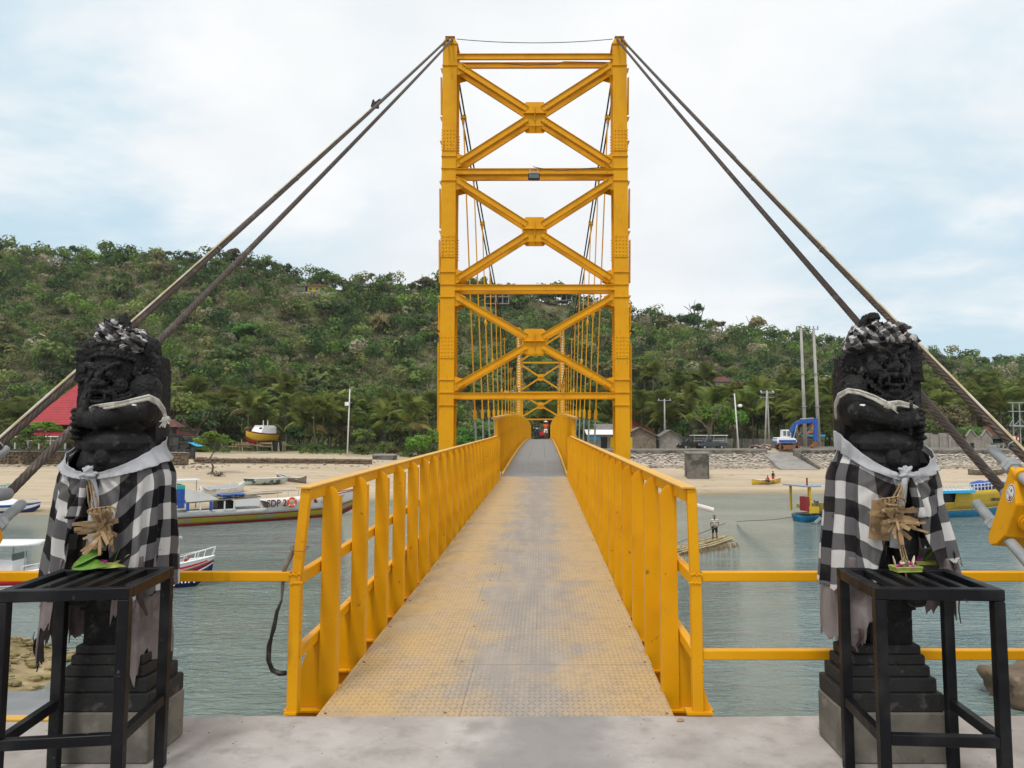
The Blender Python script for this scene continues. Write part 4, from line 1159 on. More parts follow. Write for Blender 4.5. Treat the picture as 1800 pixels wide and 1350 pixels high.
# ================================================================== foreground: statues, cloths, tables, offerings
def statue(side, cx, cy, label, seed, face_dz, sx):
    """sx mirrors the figure; the photographed right-hand one is sx = 1"""
    t = thing("guardian_statue", label, "statue", (cx, cy, 0), group="guardian statues beside the bridge")
    rs = random.Random(seed)
    ps = MB(); ps.box((0, 0, .1225), (.50, .35, .245), bev=.008); ps.build("plinth", M['plinth_c'], t)
    zb = .245
    for (w, d, h) in ((.49, .34, .09), (.44, .31, .07), (.395, .28, .055), (.36, .26, .05), (.33, .24, .045)):
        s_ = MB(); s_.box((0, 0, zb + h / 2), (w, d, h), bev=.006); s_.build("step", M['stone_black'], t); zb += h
    B = MB()
    X = lambda x: sx * x
    E = lambda c, r, rot=None, seg=12, rings=8: B.ell((X(c[0]), c[1], c[2]), r, seg, rings, rot)
    def cap(p, q, r0, r1, n=6):
        for i in range(n + 1):
            k = i / n; E([p[j] + (q[j] - p[j]) * k for j in range(3)], r0 + (r1 - r0) * k)
    # lower body on its seat
    B.box((0, .01, .63), (.27, .22, .20)); B.box((0, .01, .75), (.31, .25, .05)); B.box((0, .02, .95), (.24, .2, .4))
    for q in (-1, 1):
        E((q * .10, -.06, 1.06), (.10, .12, .16)); E((q * .12, -.10, .86), (.07, .08, .12)); E((q * .12, -.14, .79), (.07, .10, .04))
    E((0, 0, 1.33), (.22, .18, .18)); B.box((0, .10, 1.6), (.40, .15, .75)); B.box((X(-.02), .07, 1.86), (.36, .17, .36))
    # belly rolls, chest
    E((-.0, .0, 1.46), (.27, .20, .17))
    E((0, -.04, 1.475), (.205, .165, .085)); E((.0, -.055, 1.575), (.212, .175, .085)); E((-.02, -.02, 1.74), (.215, .155, .13)); E((.0, -.19, 1.50), (.05, .04, .05))
    # near arm crossing the belly, with its bracelet and fist
    E((-.165, -.04, 1.855), (.095, .105, .080)); E((-.190, -.055, 1.775), (.078, .095, .115)); cap((-.180, -.13, 1.745), (.075, -.215, 1.695), .060, .048, 9)
    E((.110, -.225, 1.705), (.046, .042, .050))
    for k in range(4): E((.150, -.232, 1.742 - k * .023), (.026, .030, .0105))
    E((.092, -.235, 1.760), (.017, .022, .034))
    for (bx_, r_) in ((.035, .060), (.052, .057)):
        for k in range(13):
            a_ = k / 12 * math.pi; E((bx_, -.195 - .055 * math.sin(a_), 1.702 + .056 * math.cos(a_)), .0085, None, 6, 5)
    # far arm and the fist round the club
    E((.190, -.03, 1.775), (.065, .10, .11)); E((.200, -.06, 1.66), (.052, .10, .085))
    for k in range(5): E((.200, -.150, 1.735 - k * .033), (.038, .052, .0165))
    # club: shaft, bands, cap
    B.box((X(.215), -.02, 1.75), (.095, .13, .42))
    for (z, h, w) in ((1.905, .025, .115), (1.955, .075, .10), (2.015, .022, .125), (2.05, .03, .105)): B.box((X(.21), -.03, z), (w, .17, h))
    B.box((X(.21), -.118, 1.958), (.055, .02, .035))
    E((.205, -.02, 2.075), (.068, .09, .062))
    # head
    f = face_dz; hx = .035 if sx > 0 else .045
    E((hx, -.02, 1.965), (.150, .135, .165)); B.box((X(hx), .07, 1.97), (.32, .15, .33)); E((hx, -.02, 2.05), (.155, .145, .09))
    def arc(n, x0, x1, yf, zf, r_, sg=8):
        for k in range(n):
            q = k / (n - 1); x = x0 + (x1 - x0) * q; E((hx + x, yf(x), zf(x)), r_, None, sg, 6)
    for q in (-1, 1):
        E((hx + q * .058, -.155, 2.050 + f), (.064, .042, .018), Matrix.Rotation(sx * q * -.38, 3, 'Y'))
        E((hx + q * .054, -.150, 2.010 + f), (.036, .040, .034)); E((hx + q * .054, -.186, 2.008 + f), (.014, .012, .015), None, 8, 6)
        for k in range(9):
            a_ = k / 9 * 6.283; E((hx + q * .054 + .038 * math.cos(a_), -.165, 2.010 + f + .034 * math.sin(a_)), .0085, None, 6, 5)
        E((hx + q * .092, -.125, 1.955 + f), (.045, .045, .050)); E((hx + q * .027, -.195, 1.962 + f), (.024, .028, .020))
        for k in range(6):                                    # folds from the nose round the mouth
            w_ = k / 5; E((hx + q * (.035 + .055 * math.sin(w_ * 2.2)), -.180 + .02 * w_, 1.955 + f - .085 * w_), (.013, .016, .015), None, 8, 6)
        E((hx + q * .045, -.200, 1.906 + f), (.008, .010, .022), None, 8, 6)
        E((hx + q * .052, -.202, 1.890 + f), (.008, .010, .020), None, 8, 6)
    E((hx, -.185, 2.00 + f), (.022, .038, .035)); E((hx, -.205, 1.968 + f), (.030, .034, .026))
    arc(11, -.070, .070, lambda x: -.195 + 2.2 * x * x, lambda x: 1.927 + f - 2.5 * x * x, (.012, .02, .012))
    arc(9, -.056, .056, lambda x: -.190 + 2.2 * x * x, lambda x: 1.868 + f + 3.0 * x * x, (.012, .022, .012))
    arc(7, -.036, .036, lambda x: -.188, lambda x: 1.914 + f, (.0055, .010, .009), 6)
    E((hx, -.165, 1.838 + f), (.055, .04, .026))
    for row in range(2):                                      # small beard curls
        arc(17, -.140, .140, lambda x: -.165 - .012 * row + 2.6 * x * x, lambda x: 1.825 + f - row * .022 + 4.2 * x * x, (.0125, .016, .0125))
    arc(15, -.145, .145, lambda x: -.150 + 3.0 * x * x, lambda x: 2.088 + f * .5 - 1.2 * x * x, (.012, .016, .014))
    for x in (-.10, -.05, 0, .05, .10): E((hx + x, -.135 + 3.0 * x * x, 2.12 + f * .5 - 1.0 * x * x), (.024, .022, .034))
    if f < 0:
        for row in range(3): arc(15 - row, -.150, .150, lambda x: -.150 + 3.0 * x * x, lambda x: 2.03 + .03 * row - 1.0 * x * x, (.0135 + .002 * (row % 2), .018, .0125))
    # ear plates, scrolled ear ring and shoulder scroll
    for q in (-1, 1): E((hx + q * .150, -.02, 1.98), (.030, .06, .075)); E((hx + q * .155, -.075, 1.945), (.018, .02, .030))
    for k in range(18):
        a_ = k / 18 * 6.283; E((-.185 + .036 * math.cos(a_), -.01, 1.985 + .058 * math.sin(a_)), .0150, None, 8, 6)
    E((-.150, .0, 2.075), (.032, .05, .060), Matrix.Rotation(sx * -.3, 3, 'Y'))
    for k in range(20):
        a_ = k * .5; r_ = .010 + .0030 * k; E((-.180 + r_ * math.cos(a_), -.075, 1.905 + r_ * math.sin(a_)), .0120, None, 8, 6)
    for (rr_, z_, r_) in ((.175, 1.845, .0105), (.160, 1.865, .0085), (.185, 1.822, .0085)):
        for k in range(25):
            a_ = math.pi * k / 24; E((hx - .02 + math.cos(a_) * rr_, -.09 - .085 * math.sin(a_), z_ - .06 * math.sin(a_)), (r_, r_ * 1.4, r_), None, 6, 5)
    for k in range(5): E((hx - .02 + (k - 2) * .035, -.175 + .01 * abs(k - 2), 1.765 + .012 * abs(k - 2)), (.014, .014, .022), None, 8, 6)
    # crown and finials
    B.lathe([(.140, 2.04), (.135, 2.10), (.105, 2.15), (.06, 2.18)], (X(.02), .02, 0), 18)
    if sx > 0:
        B.lathe([(.045, 2.15), (.05, 2.19), (.032, 2.205), (.032, 2.225), (.046, 2.24), (.04, 2.265), (.022, 2.272)], (.0, -.01, 0), 12)
        E((-.045, .03, 2.22), (.028, .04, .06), Matrix.Rotation(.5, 3, 'Y'))
    else:
        B.lathe([(.042, 2.15), (.036, 2.19), (.042, 2.196), (.032, 2.21), (.036, 2.216), (.026, 2.235), (.012, 2.265), (.004, 2.275)], (-.01, -.02, 0), 12)
        E((.055, .0, 2.20), (.030, .04, .065), Matrix.Rotation(.35, 3, 'Y')); E((.035, -.01, 2.235), (.026, .03, .024))
        B.box((.135, .03, 2.03), (.10, .1, .10)); B.ell((.155, .02, 2.09), (.05, .06, .055))
    if sx < 0:                                               # worn, pitted head of the other figure
        pass
    # carved relief on the belly cloth
    for k in range(5): E((0.0, -.205 + .01 * k, 1.52 - k * .035), (.035 - .004 * k, .02, .02))
    def disp(p):
        return (.0040 * mnoise.noise(p * 26 + Vector((seed, 0, 0))) - (.0042 if p.z > 1.80 else .0012) * (1 - min(1, 3.2 * abs(mnoise.noise(p * 34 + Vector((0, seed, 0)))))) ** 2 + .0026 * mnoise.noise(p * 80)) * (1.25 if p.z > 1.82 else .55)
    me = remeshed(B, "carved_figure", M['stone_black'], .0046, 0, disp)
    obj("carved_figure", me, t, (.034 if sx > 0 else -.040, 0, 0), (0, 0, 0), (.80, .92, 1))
    mk = MB()                                                # a dab of white paint on the arm, as in the picture
    px_ = X(-.165) * .80 + (.034 if sx > 0 else -.040); mk.ell((px_, -.165, 1.765), (.028, .007, .008), 10, 6, Matrix.Rotation(.12 * sx, 3, 'Y'))
    mk.build("paint_dab", M['clean_white'], t)
    return t

LX, RX, SY = -2.195, 1.745, 3.80
statue("right", RX, SY, "black stone guardian, shredded checked cloth, behind the offering table with yellow leaf trays", 3, 0.0, 1)
statue("left", LX, SY, "black stone guardian with worn face, in front of the red roof", 11, -.085, -1)

def ring_pt(phi, rx, ry, e=2.5):
    """phi = 0 faces the viewer (-y), runs clockwise seen from above through +x"""
    c, s = math.sin(phi), -math.cos(phi)
    return Vector((rx * math.copysign(abs(c) ** (2 / e), c), ry * math.copysign(abs(s) ** (2 / e), s), 0))

def drape(name, m, parent, ztop, zbot, radf, openf, hem, seed, nph=190, nz=46, uvtwist=.10, fold=.012):
    V, UV, keep = [], [], []
    idx = {}
    F = []
    P = [[None] * (nph + 1) for _ in range(nz + 1)]; cut = [[False] * (nph + 1) for _ in range(nz + 1)]
    for i in range(nz + 1):
        for k in range(nph + 1):
            s = k / nph
            # the top and bottom edges are functions of the angle
            q = i / nz
            ph0 = 2 * math.pi * s
            zt, zb_ = ztop(ph0), zbot
            z = zt + (zb_ - zt) * q
            hz_ = hem(2 * math.pi * s); cut[i][k] = z < hz_
            z = max(z, min(hz_, zt)); al = openf(z)
            ph = al + (2 * math.pi - 2 * al) * s
            rx, ry = radf(z, ph)
            depth = max(0.0, min(1.0, (zt - z) / .35))
            w = fold * (.25 + 1.0 * depth) * (math.sin(ph * 11 + 2.2 * math.sin(ph * 3 + seed) + z * 1.4) + .7 * math.sin(ph * 23 + seed * 2 + 3 * math.sin(ph * 2)) + .8 * mnoise.noise(Vector((ph * 2, z * 5, seed))))
            near = math.exp(-((min(ph, 2 * math.pi - ph)) / .75) ** 2)
                # creases that run up to the knot
            if name == 'sash': w += .0075 * math.sin(15 * math.atan2(z - 1.40, .06 + min(ph, 2 * math.pi - ph) * .2) + 1.5 * math.sin(ph * 2 + seed)) * (1 - .6 * near)
            w += .008 * near * math.sin(18 * math.atan2(min(ph, 2 * math.pi - ph) * .25, max(.05, 1.45 - z)))
            p = ring_pt(ph, rx + w, ry + w)
            P[i][k] = Vector((p.x, p.y, z))
            arc = (ph - math.pi) * .262
            UV.append((arc + (1.42 - z) * uvtwist * (1 if ph < math.pi else -1) * near, z + .16 * near + .03 * math.sin(ph * 2 + seed)))
    mb = MB()
    for i in range(nz + 1):
        for k in range(nph + 1): mb.v.append(tuple(P[i][k]))
    for i in range(nz):
        for k in range(nph):
            if cut[i][k] and cut[i][k + 1]: continue
            mb.f.append((i * (nph + 1) + k, (i + 1) * (nph + 1) + k, (i + 1) * (nph + 1) + k + 1, i * (nph + 1) + k + 1)); mb.m.append(0)
    o = mb.build(name, m, parent, smooth=True, uvs=UV)
    sd = o.modifiers.new("thickness", 'SOLIDIFY'); sd.thickness = .004
    return o

def jag(seed, ph, amp, fr=9):
    return amp * (mnoise.noise(Vector((ph * fr * .35, seed, 0))) + .8 * abs(mnoise.noise(Vector((ph * fr, seed * 2.1, 3)))) + .35 * mnoise.noise(Vector((ph * fr * 4, seed, 7))))

def wrap_cloth(cx, sx, label, seed, flare_l, flare_r, hem_c, hem_u, open_w):
    t = thing("checked_wrap", label, "cloth", (cx + sx * .058, SY, 1.4), group="checked cloths round the statues")
    for nm in ():
        pass
    base = 1.4
    ztop = lambda ph: min(1.64, 1.42 + (.29 if (sx > 0 and ph > math.pi) else .21) * abs(math.sin(ph / 2)) ** 1.05)
    def radf(z, ph):
        k = max(0.0, (1.42 - z))
        bell = .202 + .062 * sm((1.58 - z) / .20)
        right = math.sin(ph)
        fl = (flare_r if right > 0 else flare_l) * abs(right) * sm(k / .75) * 1.0
        return bell + fl, .180 + .045 * sm((1.58 - z) / .20) + .06 * sm(k / .8)
    def openf(z): return open_w * sm((1.40 - z) / .55) ** .8
    o = []
    o.append(drape("sash", M['sash'], t, lambda ph: ztop(ph), 1.36, lambda z, ph: tuple(a + .017 for a in radf(z, ph)), lambda z: .0, lambda ph: ztop(ph) - .030 - .085 * abs(math.sin(ph / 2)) + jag(seed + 5, ph, .006), seed, nz=24, fold=.011))
    o.append(drape("checked_cloth", M['check'], t, lambda ph: ztop(ph) - .02, .74, radf, openf, hem_c, seed, nz=64, fold=.011))
    o.append(drape("underskirt", M['underskirt'], t, lambda ph: 1.0, .36, lambda z, ph: tuple(a - .014 for a in radf(z, ph)), lambda z: openf(z) * 1.0 + .05, hem_u, seed + 2, nz=60, fold=.013))
    for q in o: q.location = (0, 0, -base)
    # knot and tails
    kx, ky, kz = 0.0, -.245, 1.425
    kn = MB()
    for k in range(9):
        a = k * .7; kn.ell((kx + .012 * math.cos(a), ky - .008 * (k % 3), kz + .014 * math.sin(a)), (.034, .018, .011), 10, 7, Matrix.Rotation(a * 1.7, 3, 'Y'))
    b = kn.build("knot", M['sash'], t, smooth=True); b.location = (0, 0, -base)
    rs = random.Random(seed)
    for q in (-1, 1):
        P = []
        L = .20 if q * sx > 0 else .34
        for i in range(12):
            f = i / 11
            w = .012 + .022 * f
            c = Vector((kx + q * (.015 + .05 * f) + .006 * math.sin(6 * f), ky - .012 + .012 * math.sin(5 * f + q), kz - .02 - L * f))
            P.append([c + Vector((-w, .004, 0)), c + Vector((0, -.008, -.004 * (i % 2))), c + Vector((w, .004, 0))])
        mb = MB(); mb.grid(P); b = mb.build("knot_tail", M['sash' if q * sx < 0 else 'check_small'], t, smooth=True, uvs=[(p.x, p.z) for r_ in P for p in r_]); b.location = (0, 0, -base)
        b.modifiers.new("thickness", 'SOLIDIFY').thickness = .004
    # torn strips hanging from the hem
    for k in range(9):
        ph = rs.choice([rs.uniform(.75, 2.0), rs.uniform(4.3, 5.5)])
        z0 = hem_u(ph) + .05 if k % 2 else hem_c(ph) + .03
        rx, ry = radf(z0, ph); P = []
        L = rs.uniform(.08, .20); wdt = rs.uniform(.008, .022)
        base_p = ring_pt(ph, rx + .002, ry + .002)
        tang = Vector((math.cos(ph), math.sin(ph), 0))
        for i in range(8):
            f = i / 7
            c = base_p + Vector((0, 0, z0 - L * f)) + tang * (.02 * math.sin(4 * f + k)) + Vector((base_p.x, base_p.y, 0)).normalized() * (.006 * math.sin(7 * f))
            w = wdt * (1 - .75 * f)
            P.append([c - tang * w, c + tang * w])
        mb = MB(); mb.grid(P); b = mb.build("torn_strip", M['burnt' if k % 3 else 'underskirt'], t, smooth=True); b.location = (0, 0, -base)
        b.modifiers.new("thickness", 'SOLIDIFY').thickness = .003
    return t

PI = math.pi
# left: longer checked cloth with a straight hem towards the ramp; ragged grey underskirt
def hemL(ph):
    s = math.sin(ph)
    return (.80 + jag(1, ph, .012)) if s > -.1 else (.86 + jag(2, ph, .07))
def hemUL(ph):
    s = math.sin(ph)
    if s > .15: return .44 + jag(4, ph, .16, 7)
    if s < -.25: return .50 + jag(6, ph, .14, 7)
    return .62 + jag(5, ph, .16, 7)
wrap_cloth(LX, -1, "long checked cloth with a straight hem over a grey underskirt on the worn-faced statue", 2.0, .060, .0, hemL, hemUL, .44)
def hemR(ph):
    s = math.sin(ph)
    return (.985 + jag(11, ph, .09)) if s > 0 else (.83 + jag(12, ph, .05))
def hemUR(ph):
    s = math.sin(ph)
    if s < -.2: return .57 + jag(14, ph, .08, 7)
    if ph < 1.25: return .80 + jag(15, ph, .12, 7)
    return .64 + jag(16, ph, .14, 7)
wrap_cloth(RX, 1, "shredded checked cloth with burnt edges on the statue behind the yellow leaf trays", 5.0, .065, .135, hemR, hemUR, .50)

def headwrap(cx, label, zc, R0, seed, lumps):
    t = thing("head_wrap", label, "cloth", (cx, SY, zc), group="checked head cloths")
    rs = random.Random(seed)
    for j in range(3):
        n, k = 72, 14
        P, UV = [], []
        for i in range(n + 1):
            a = 2 * PI * i / n
            rr = R0 + .012 * math.sin(3 * a + j * 2) - .012 * j
            c = Vector((rr * math.sin(a), -rr * .98 * math.cos(a), -.028 + .032 * j + .014 * math.sin(2 * a + j * 2.1 + seed)))
            out = Vector((math.sin(a), -math.cos(a), 0))
            row = []
            for q in range(k):
                b = 2 * PI * q / k + a * 1.5
                r_ = .030 * (1 + .34 * math.sin(3 * b + a * 5) * .6 + .45 * mnoise.noise(Vector((a * 2.5, math.cos(b), seed + j * 5))))
                row.append(c + out * (r_ * math.cos(b)) + Vector((0, 0, r_ * math.sin(b) * 1.05)))
                UV.append((a * .17 + b * .02, q / k * .20 + a * .05))
            P.append(row)
        mb = MB(); mb.grid(P, closed=True); mb.build("cloth_twist", M['check_small'], t, smooth=True, uvs=UV)
    for (x, y, z, r_) in lumps:
        mb = MB(); mb.ell((x, y, z), r_, 22, 14)
        me = mb.mesh("cloth_fold", M['check_small'], True)
        uv = me.uv_layers.new(name="UVMap")
        for v in me.vertices:
            p = v.co - Vector((x, y, z)); q = p.normalized()
            v.co += q * (.012 * math.sin(q.x * 7 + q.z * 9 + seed) + .010 * mnoise.noise(q * 3 + Vector((seed, x * 9, 0))))
        for l in me.loops:
            c = me.vertices[l.vertex_index].co; uv.data[l.index].uv = (c.x * 1.2 + c.z * .9, c.z * 1.1 - c.x * .5 + c.y)
        obj("cloth_fold", me, t)
    return t
headwrap(RX + .045, "wide knotted checked head cloth on the statue behind the yellow leaf trays", 2.125, .132, 1.3,
         [(.0, -.165, .02, (.045, .03, .045)), (-.05, -.15, .05, (.05, .03, .025)), (.06, -.15, .045, (.05, .03, .022)), (.13, -.09, -.02, (.05, .05, .04)), (-.13, -.08, .0, (.045, .05, .04)), (.05, -.14, -.01, (.04, .03, .03))])
headwrap(LX - .030, "crumpled small checked head cloth bunched to one side on the worn-faced statue", 2.115, .085, 4.1,
         [(-.075, -.09, .045, (.04, .045, .045)), (-.09, -.08, .0, (.045, .045, .03)), (-.05, -.10, .075, (.035, .035, .03)), (-.025, -.11, .0, (.03, .03, .035)), (.05, -.08, .0, (.05, .045, .028)), (.025, -.08, .035, (.04, .045, .02)), (.075, -.05, -.02, (.035, .045, .035))])

def cordage(name, label, pts, r, m):
    t = thing(name, label, "cord", pts[0], group="white cords round the statues")
    for k, (o, s) in enumerate(((0, 1), (.010, .8), (-.009, .8))):
        q = [Vector(p) + Vector((0, -abs(o) * .3, o + .004 * math.sin(i * 1.3 + k))) for i, p in enumerate(pts)]
        dense = []
        for a, b in zip(q, q[1:]):
            for i in range(5): dense.append(a.lerp(b, i / 5))
        dense.append(q[-1])
        mb = MB(); mb.tube(dense, r * s, 7); mb.build("strand", m, t, smooth=True, world=True)
    return t
c = cordage("cotton_cord", "white cotton cord knotted across the arm of the statue behind the yellow leaf trays",
        [at(1470, 735, 3.80), at(1468, 712, 3.74), at(1474, 695, 3.69), at(1490, 686, 3.655), at(1510, 690, 3.63), at(1535, 700, 3.60), at(1560, 712, 3.565), at(1580, 708, 3.565), at(1600, 713, 3.58), at(1612, 720, 3.65), at(1616, 745, 3.68), at(1622, 765, 3.70)], .0075, M['cord'])
kn = MB(); k0 = at(1562, 712, 3.55)
for i in range(9): kn.tube([k0, k0 + Vector((rnd.uniform(-.05, .05), -.012, rnd.uniform(-.045, .03)))], [.007, .002], 5)
kn.ell(k0, (.02, .016, .02)); kn.build("knot", M['cord'], c, world=True)
c = cordage("cotton_cord", "bundled white cords slung over the shoulder of the worn-faced statue",
        [at(152, 727, 3.66), at(165, 718, 3.63), at(190, 713, 3.60), at(215, 709, 3.58), at(240, 704, 3.575), at(262, 700, 3.60), at(278, 707, 3.64), at(288, 720, 3.68), at(292, 735, 3.71)], .0085, M['cord'])
kn = MB(); k0 = at(292, 738, 3.70)
for i in range(9): kn.tube([k0, k0 + Vector((rnd.uniform(-.03, .03), -.012, rnd.uniform(-.06, .01)))], [.008, .003], 5)
kn.ell(k0, (.022, .02, .022)); kn.build("knot", M['cord'], c, world=True)

# ---- dry palm-leaf offerings tied at the waist
def palm_star(label, u, v, y, seed, knot):
    c = at(u, v, y); t = thing("palm_leaf_offering", label, "offering", c, group="dry palm-leaf offerings on the statues")
    rs = random.Random(seed)
    bd = MB(); bd.box((-.035, .012, -.02), (.10, .008, .19), rot=Matrix.Rotation(.12, 3, 'Y')); bd.build("woven_card", M['straw'], t)
    for k in range(44):
        a = rs.uniform(0, 6.283); L = rs.uniform(.055, .12); w = rs.uniform(.006, .013)
        if math.sin(a) > .75: L *= .6
        d = Vector((math.cos(a), rs.uniform(-.9, .1), math.sin(a))); s = Vector((-math.sin(a), 0, math.cos(a))) * w
        o = Vector((.01 + rs.gauss(0, .016), -.012 - .0012 * k, rs.gauss(0, .022))); mb = MB()
        p = [o - s * .3, o + s * .3, o + d * L * .6 + s, o + d * L * .6 - s, o + d * L + s * .7, o + d * L - s * .9]
        mb.add(p, [(0, 1, 2, 3), (3, 2, 4, 5)]); b = mb.build("palm_strip", M['straw'], t)
        b.modifiers.new("thickness", 'SOLIDIFY').thickness = .0015
    for k in range(5):
        mb = MB(); r_ = .016 + .004 * k
        mb.tube([Vector((-.05 + .022 * k + r_ * math.cos(a), -.03, .075 + r_ * .7 * math.sin(a))) for a in np.linspace(0, 5.2, 9)], .006, 5); mb.build("leaf_curl", M['straw'], t)
    kw = Vector(knot) - c
    for k in range(3):
        mb = MB(); mb.tube([kw + Vector((.012 * k - .012, 0, 0)), kw * .5 + Vector((.02 * k - .03, -.015, 0)), Vector((.02 * k - .05, -.005, .02 - .03 * k))], .0045, 5); mb.build("stem", M['straw'], t)
    for k in range(3 if u > 900 else 0):
        mb = MB(); mb.tube([Vector((.02 + .008 * k, -.02, -.05)), Vector((.035 + .012 * k, -.05, -.20)), Vector((.05 + .008 * k, -.06, -.30))], .004, 5); mb.build("incense_stick", M['straw'], t)
    return t
palm_star("dry palm-leaf rosette on a woven card hanging before the worn-faced statue", 184, 925, 3.54, 1, (LX - .058, SY - .25, 1.40))
palm_star("frayed dry palm-leaf rosette before the statue behind the yellow leaf trays", 1562, 908, 3.52, 2, (RX + .058, SY - .25, 1.40))

# ---- black steel offering tables
def table(label, cx, cy, rz, w, d):
    t = thing("offering_table", label, "table", (cx, cy, 0), rz, "black steel offering tables")
    h, b = .958, .046
    for x in (-1, 1):
        for y in (-1, 1):
            mb = MB(); mb.box((x * (w / 2 - b / 2), y * (d / 2 - b / 2), (h - .05) / 2), (b, b, h - .05), bev=.004); mb.build("leg", M['black_steel'], t)
    for y in (-1, 1):
        mb = MB(); mb.box((0, y * (d / 2 - b / 2), h - .025), (w, b, .05), bev=.004); mb.build("top_rail", M['black_steel'], t)
    for x in (-1, 1):
        mb = MB(); mb.box((x * (w / 2 - b / 2), 0, h - .0255), (b, d - 2 * b - .001, .049), bev=.003); mb.build("side_rail", M['black_steel'], t)
        mb = MB(); mb.box((x * (w / 2 - b / 2), 0, .325), (b - .008, d - 2 * b, .045), bev=.003); mb.build("stretcher", M['black_steel'], t)
    mb = MB(); mb.box((0, -(d / 2 - b / 2), .325), (w - 2 * b, b - .008, .045), bev=.003); mb.build("stretcher", M['black_steel'], t)
    n = 4
    for k in range(n):
        x = -w / 2 + b + (w - 2 * b) * (k + 1) / (n + 1)
        mb = MB(); mb.box((x, 0, h - .0165), (.036, d - 2 * b - .001, .03), bev=.003); mb.build("slat", M['black_steel'], t)
    return t
table("black steel table with green leaves on it before the worn-faced statue", -2.075, 3.335, R(8), .525, .52)
table("black steel table with yellow leaf trays on it before the statue in shredded cloth", 1.712, 3.335, R(-4), .535, .49)

def leafblade(name, p0, d, L, w, m, parent, up=.15, n=7):
    P = []
    d = Vector(d).normalized(); s = Vector((-d.y, d.x, 0)).normalized(); s = (s + Vector((0, 0, .75))).normalized() if abs(d.z) < .6 else s
    for i in range(n):
        f = i / (n - 1); ww = w * math.sin(math.pi * min(.97, f * .9 + .08))
        c = Vector(p0) + d * L * f + Vector((0, 0, up * L * math.sin(2.4 * f)))
        P.append([c - s * ww + Vector((0, 0, .25 * ww)), c, c + s * ww + Vector((0, 0, .25 * ww))])
    mb = MB(); mb.grid(P); o = mb.build(name, m, parent, smooth=True); o.modifiers.new("thickness", 'SOLIDIFY').thickness = .0015
    return o
def petals(parent, c, n, r, m, nm, s=.011):
    rs = random.Random(int(c[0] * 1000) % 99 + n)
    for k in range(n):
        a = rs.uniform(0, 6.28); q = r * math.sqrt(rs.random())
        mb = MB(); mb.ell((c[0] + q * math.cos(a), c[1] + q * .6 * math.sin(a), c[2] + rs.uniform(0, .014)), (s * rs.uniform(.8, 1.5), s, s * .45), 7, 5, Matrix.Rotation(rs.uniform(-.7, .7), 3, 'X') @ Matrix.Rotation(a, 3, 'Z')); mb.build(nm, m, parent, smooth=True)
def tray(label, c, rz, w, d, h, tilt=0):
    t = thing("leaf_tray", label, "offering", c, rz, "leaf offering trays"); t.rotation_euler.x = tilt
    mb = MB(); mb.box((0, 0, .004), (w, d, .006)); mb.build("tray_base", M['leaf_pale'], t)
    for (x, y, sx_, sy_) in ((0, -d / 2, w, .005), (0, d / 2, w, .005), (-w / 2, 0, .005, d), (w / 2, 0, .005, d)):
        mb = MB(); mb.box((x, y, h / 2 + .004), (sx_, sy_, h), rot=Matrix.Rotation((.35 if y < 0 else -.35 if y > 0 else 0), 3, 'X') @ Matrix.Rotation((-.35 if x < 0 else .35 if x > 0 else 0), 3, 'Y')); mb.build("tray_side", M['leaf_pale'], t)
    return t
tz = .961
a = on_z(1592, 1004, tz)
t = tray("small yellow leaf tray with magenta and cream petals at the table's back", (a.x, a.y, tz), .1, .125, .07, .022)
petals(t, (0, 0, .024), 9, .045, M['magenta'], "petal"); petals(t, (.0, .005, .03), 7, .05, M['petal_white'], "cream_petal", .013)
for (x, d) in ((-.05, (-.25, .0, 1)), (.035, (.3, .1, 1)), (.0, (.05, .3, 1))): leafblade("leaf_strip", (x, 0, .02), d, .055, .008, M['petal_white'], t, 0)
a = on_z(1632, 992, tz)
t = tray("flat yellow-green leaf tray lying behind the small petal tray", (a.x, a.y, tz), -.1, .13, .05, .014)
leafblade("green_leaf", (-.02, 0, .02), (.6, .1, .5), .07, .02, M['leaf_green'], t, .1); leafblade("leaf_strip", (-.1, .0, .02), (-.8, .3, .55), .12, .010, M['leaf_pale'], t, .05)
petals(t, (-.06, 0, .02), 5, .03, M['magenta'], "petal")
a = on_z(170, 1000, tz)
t = thing("leaf_offering", "green leaves with a magenta flower lying on the table before the worn-faced statue", "offering", (a.x, a.y, tz))
leafblade("broad_leaf", (-.12, .0, .01), (.9, .05, .35), .15, .055, M['leaf_green'], t, .1); leafblade("broad_leaf", (-.10, -.03, .006), (1, -.05, .04), .17, .036, M['leaf_green'], t, .05)
leafblade("pale_leaf", (-.02, -.02, .008), (1, .02, .02), .17, .020, M['leaf_pale'], t, .03); leafblade("leaf_strip", (.06, .03, .01), (.35, .1, 1), .11, .010, M['leaf_green'], t, .0); leafblade("leaf_strip", (.05, .03, .01), (.8, .1, .5), .10, .010, M['leaf_pale'], t, .0)
petals(t, (.02, .0, .022), 8, .035, M['magenta'], "petal", .013); petals(t, (.06, .0, .018), 5, .05, M['straw'], "dry_petal")
a = on_z(1607, 1338, 0)
t = thing("leaf_scraps", "green leaf and flower scraps on the ground under the right black table", "offering", (a.x, a.y, .002))
leafblade("leaf", (0.0, 0, .004), (1, .1, .15), .075, .026, M['leaf_green'], t, .1); leafblade("leaf", (-.04, .01, .004), (.9, .3, .1), .08, .016, M['leaf_green'], t, .1)
leafblade("dry_leaf", (-.20, .0, .003), (1, .0, .03), .13, .010, M['straw'], t, .03); petals(t, (-.14, 0, .006), 4, .02, M['orange'], "petal", .008)
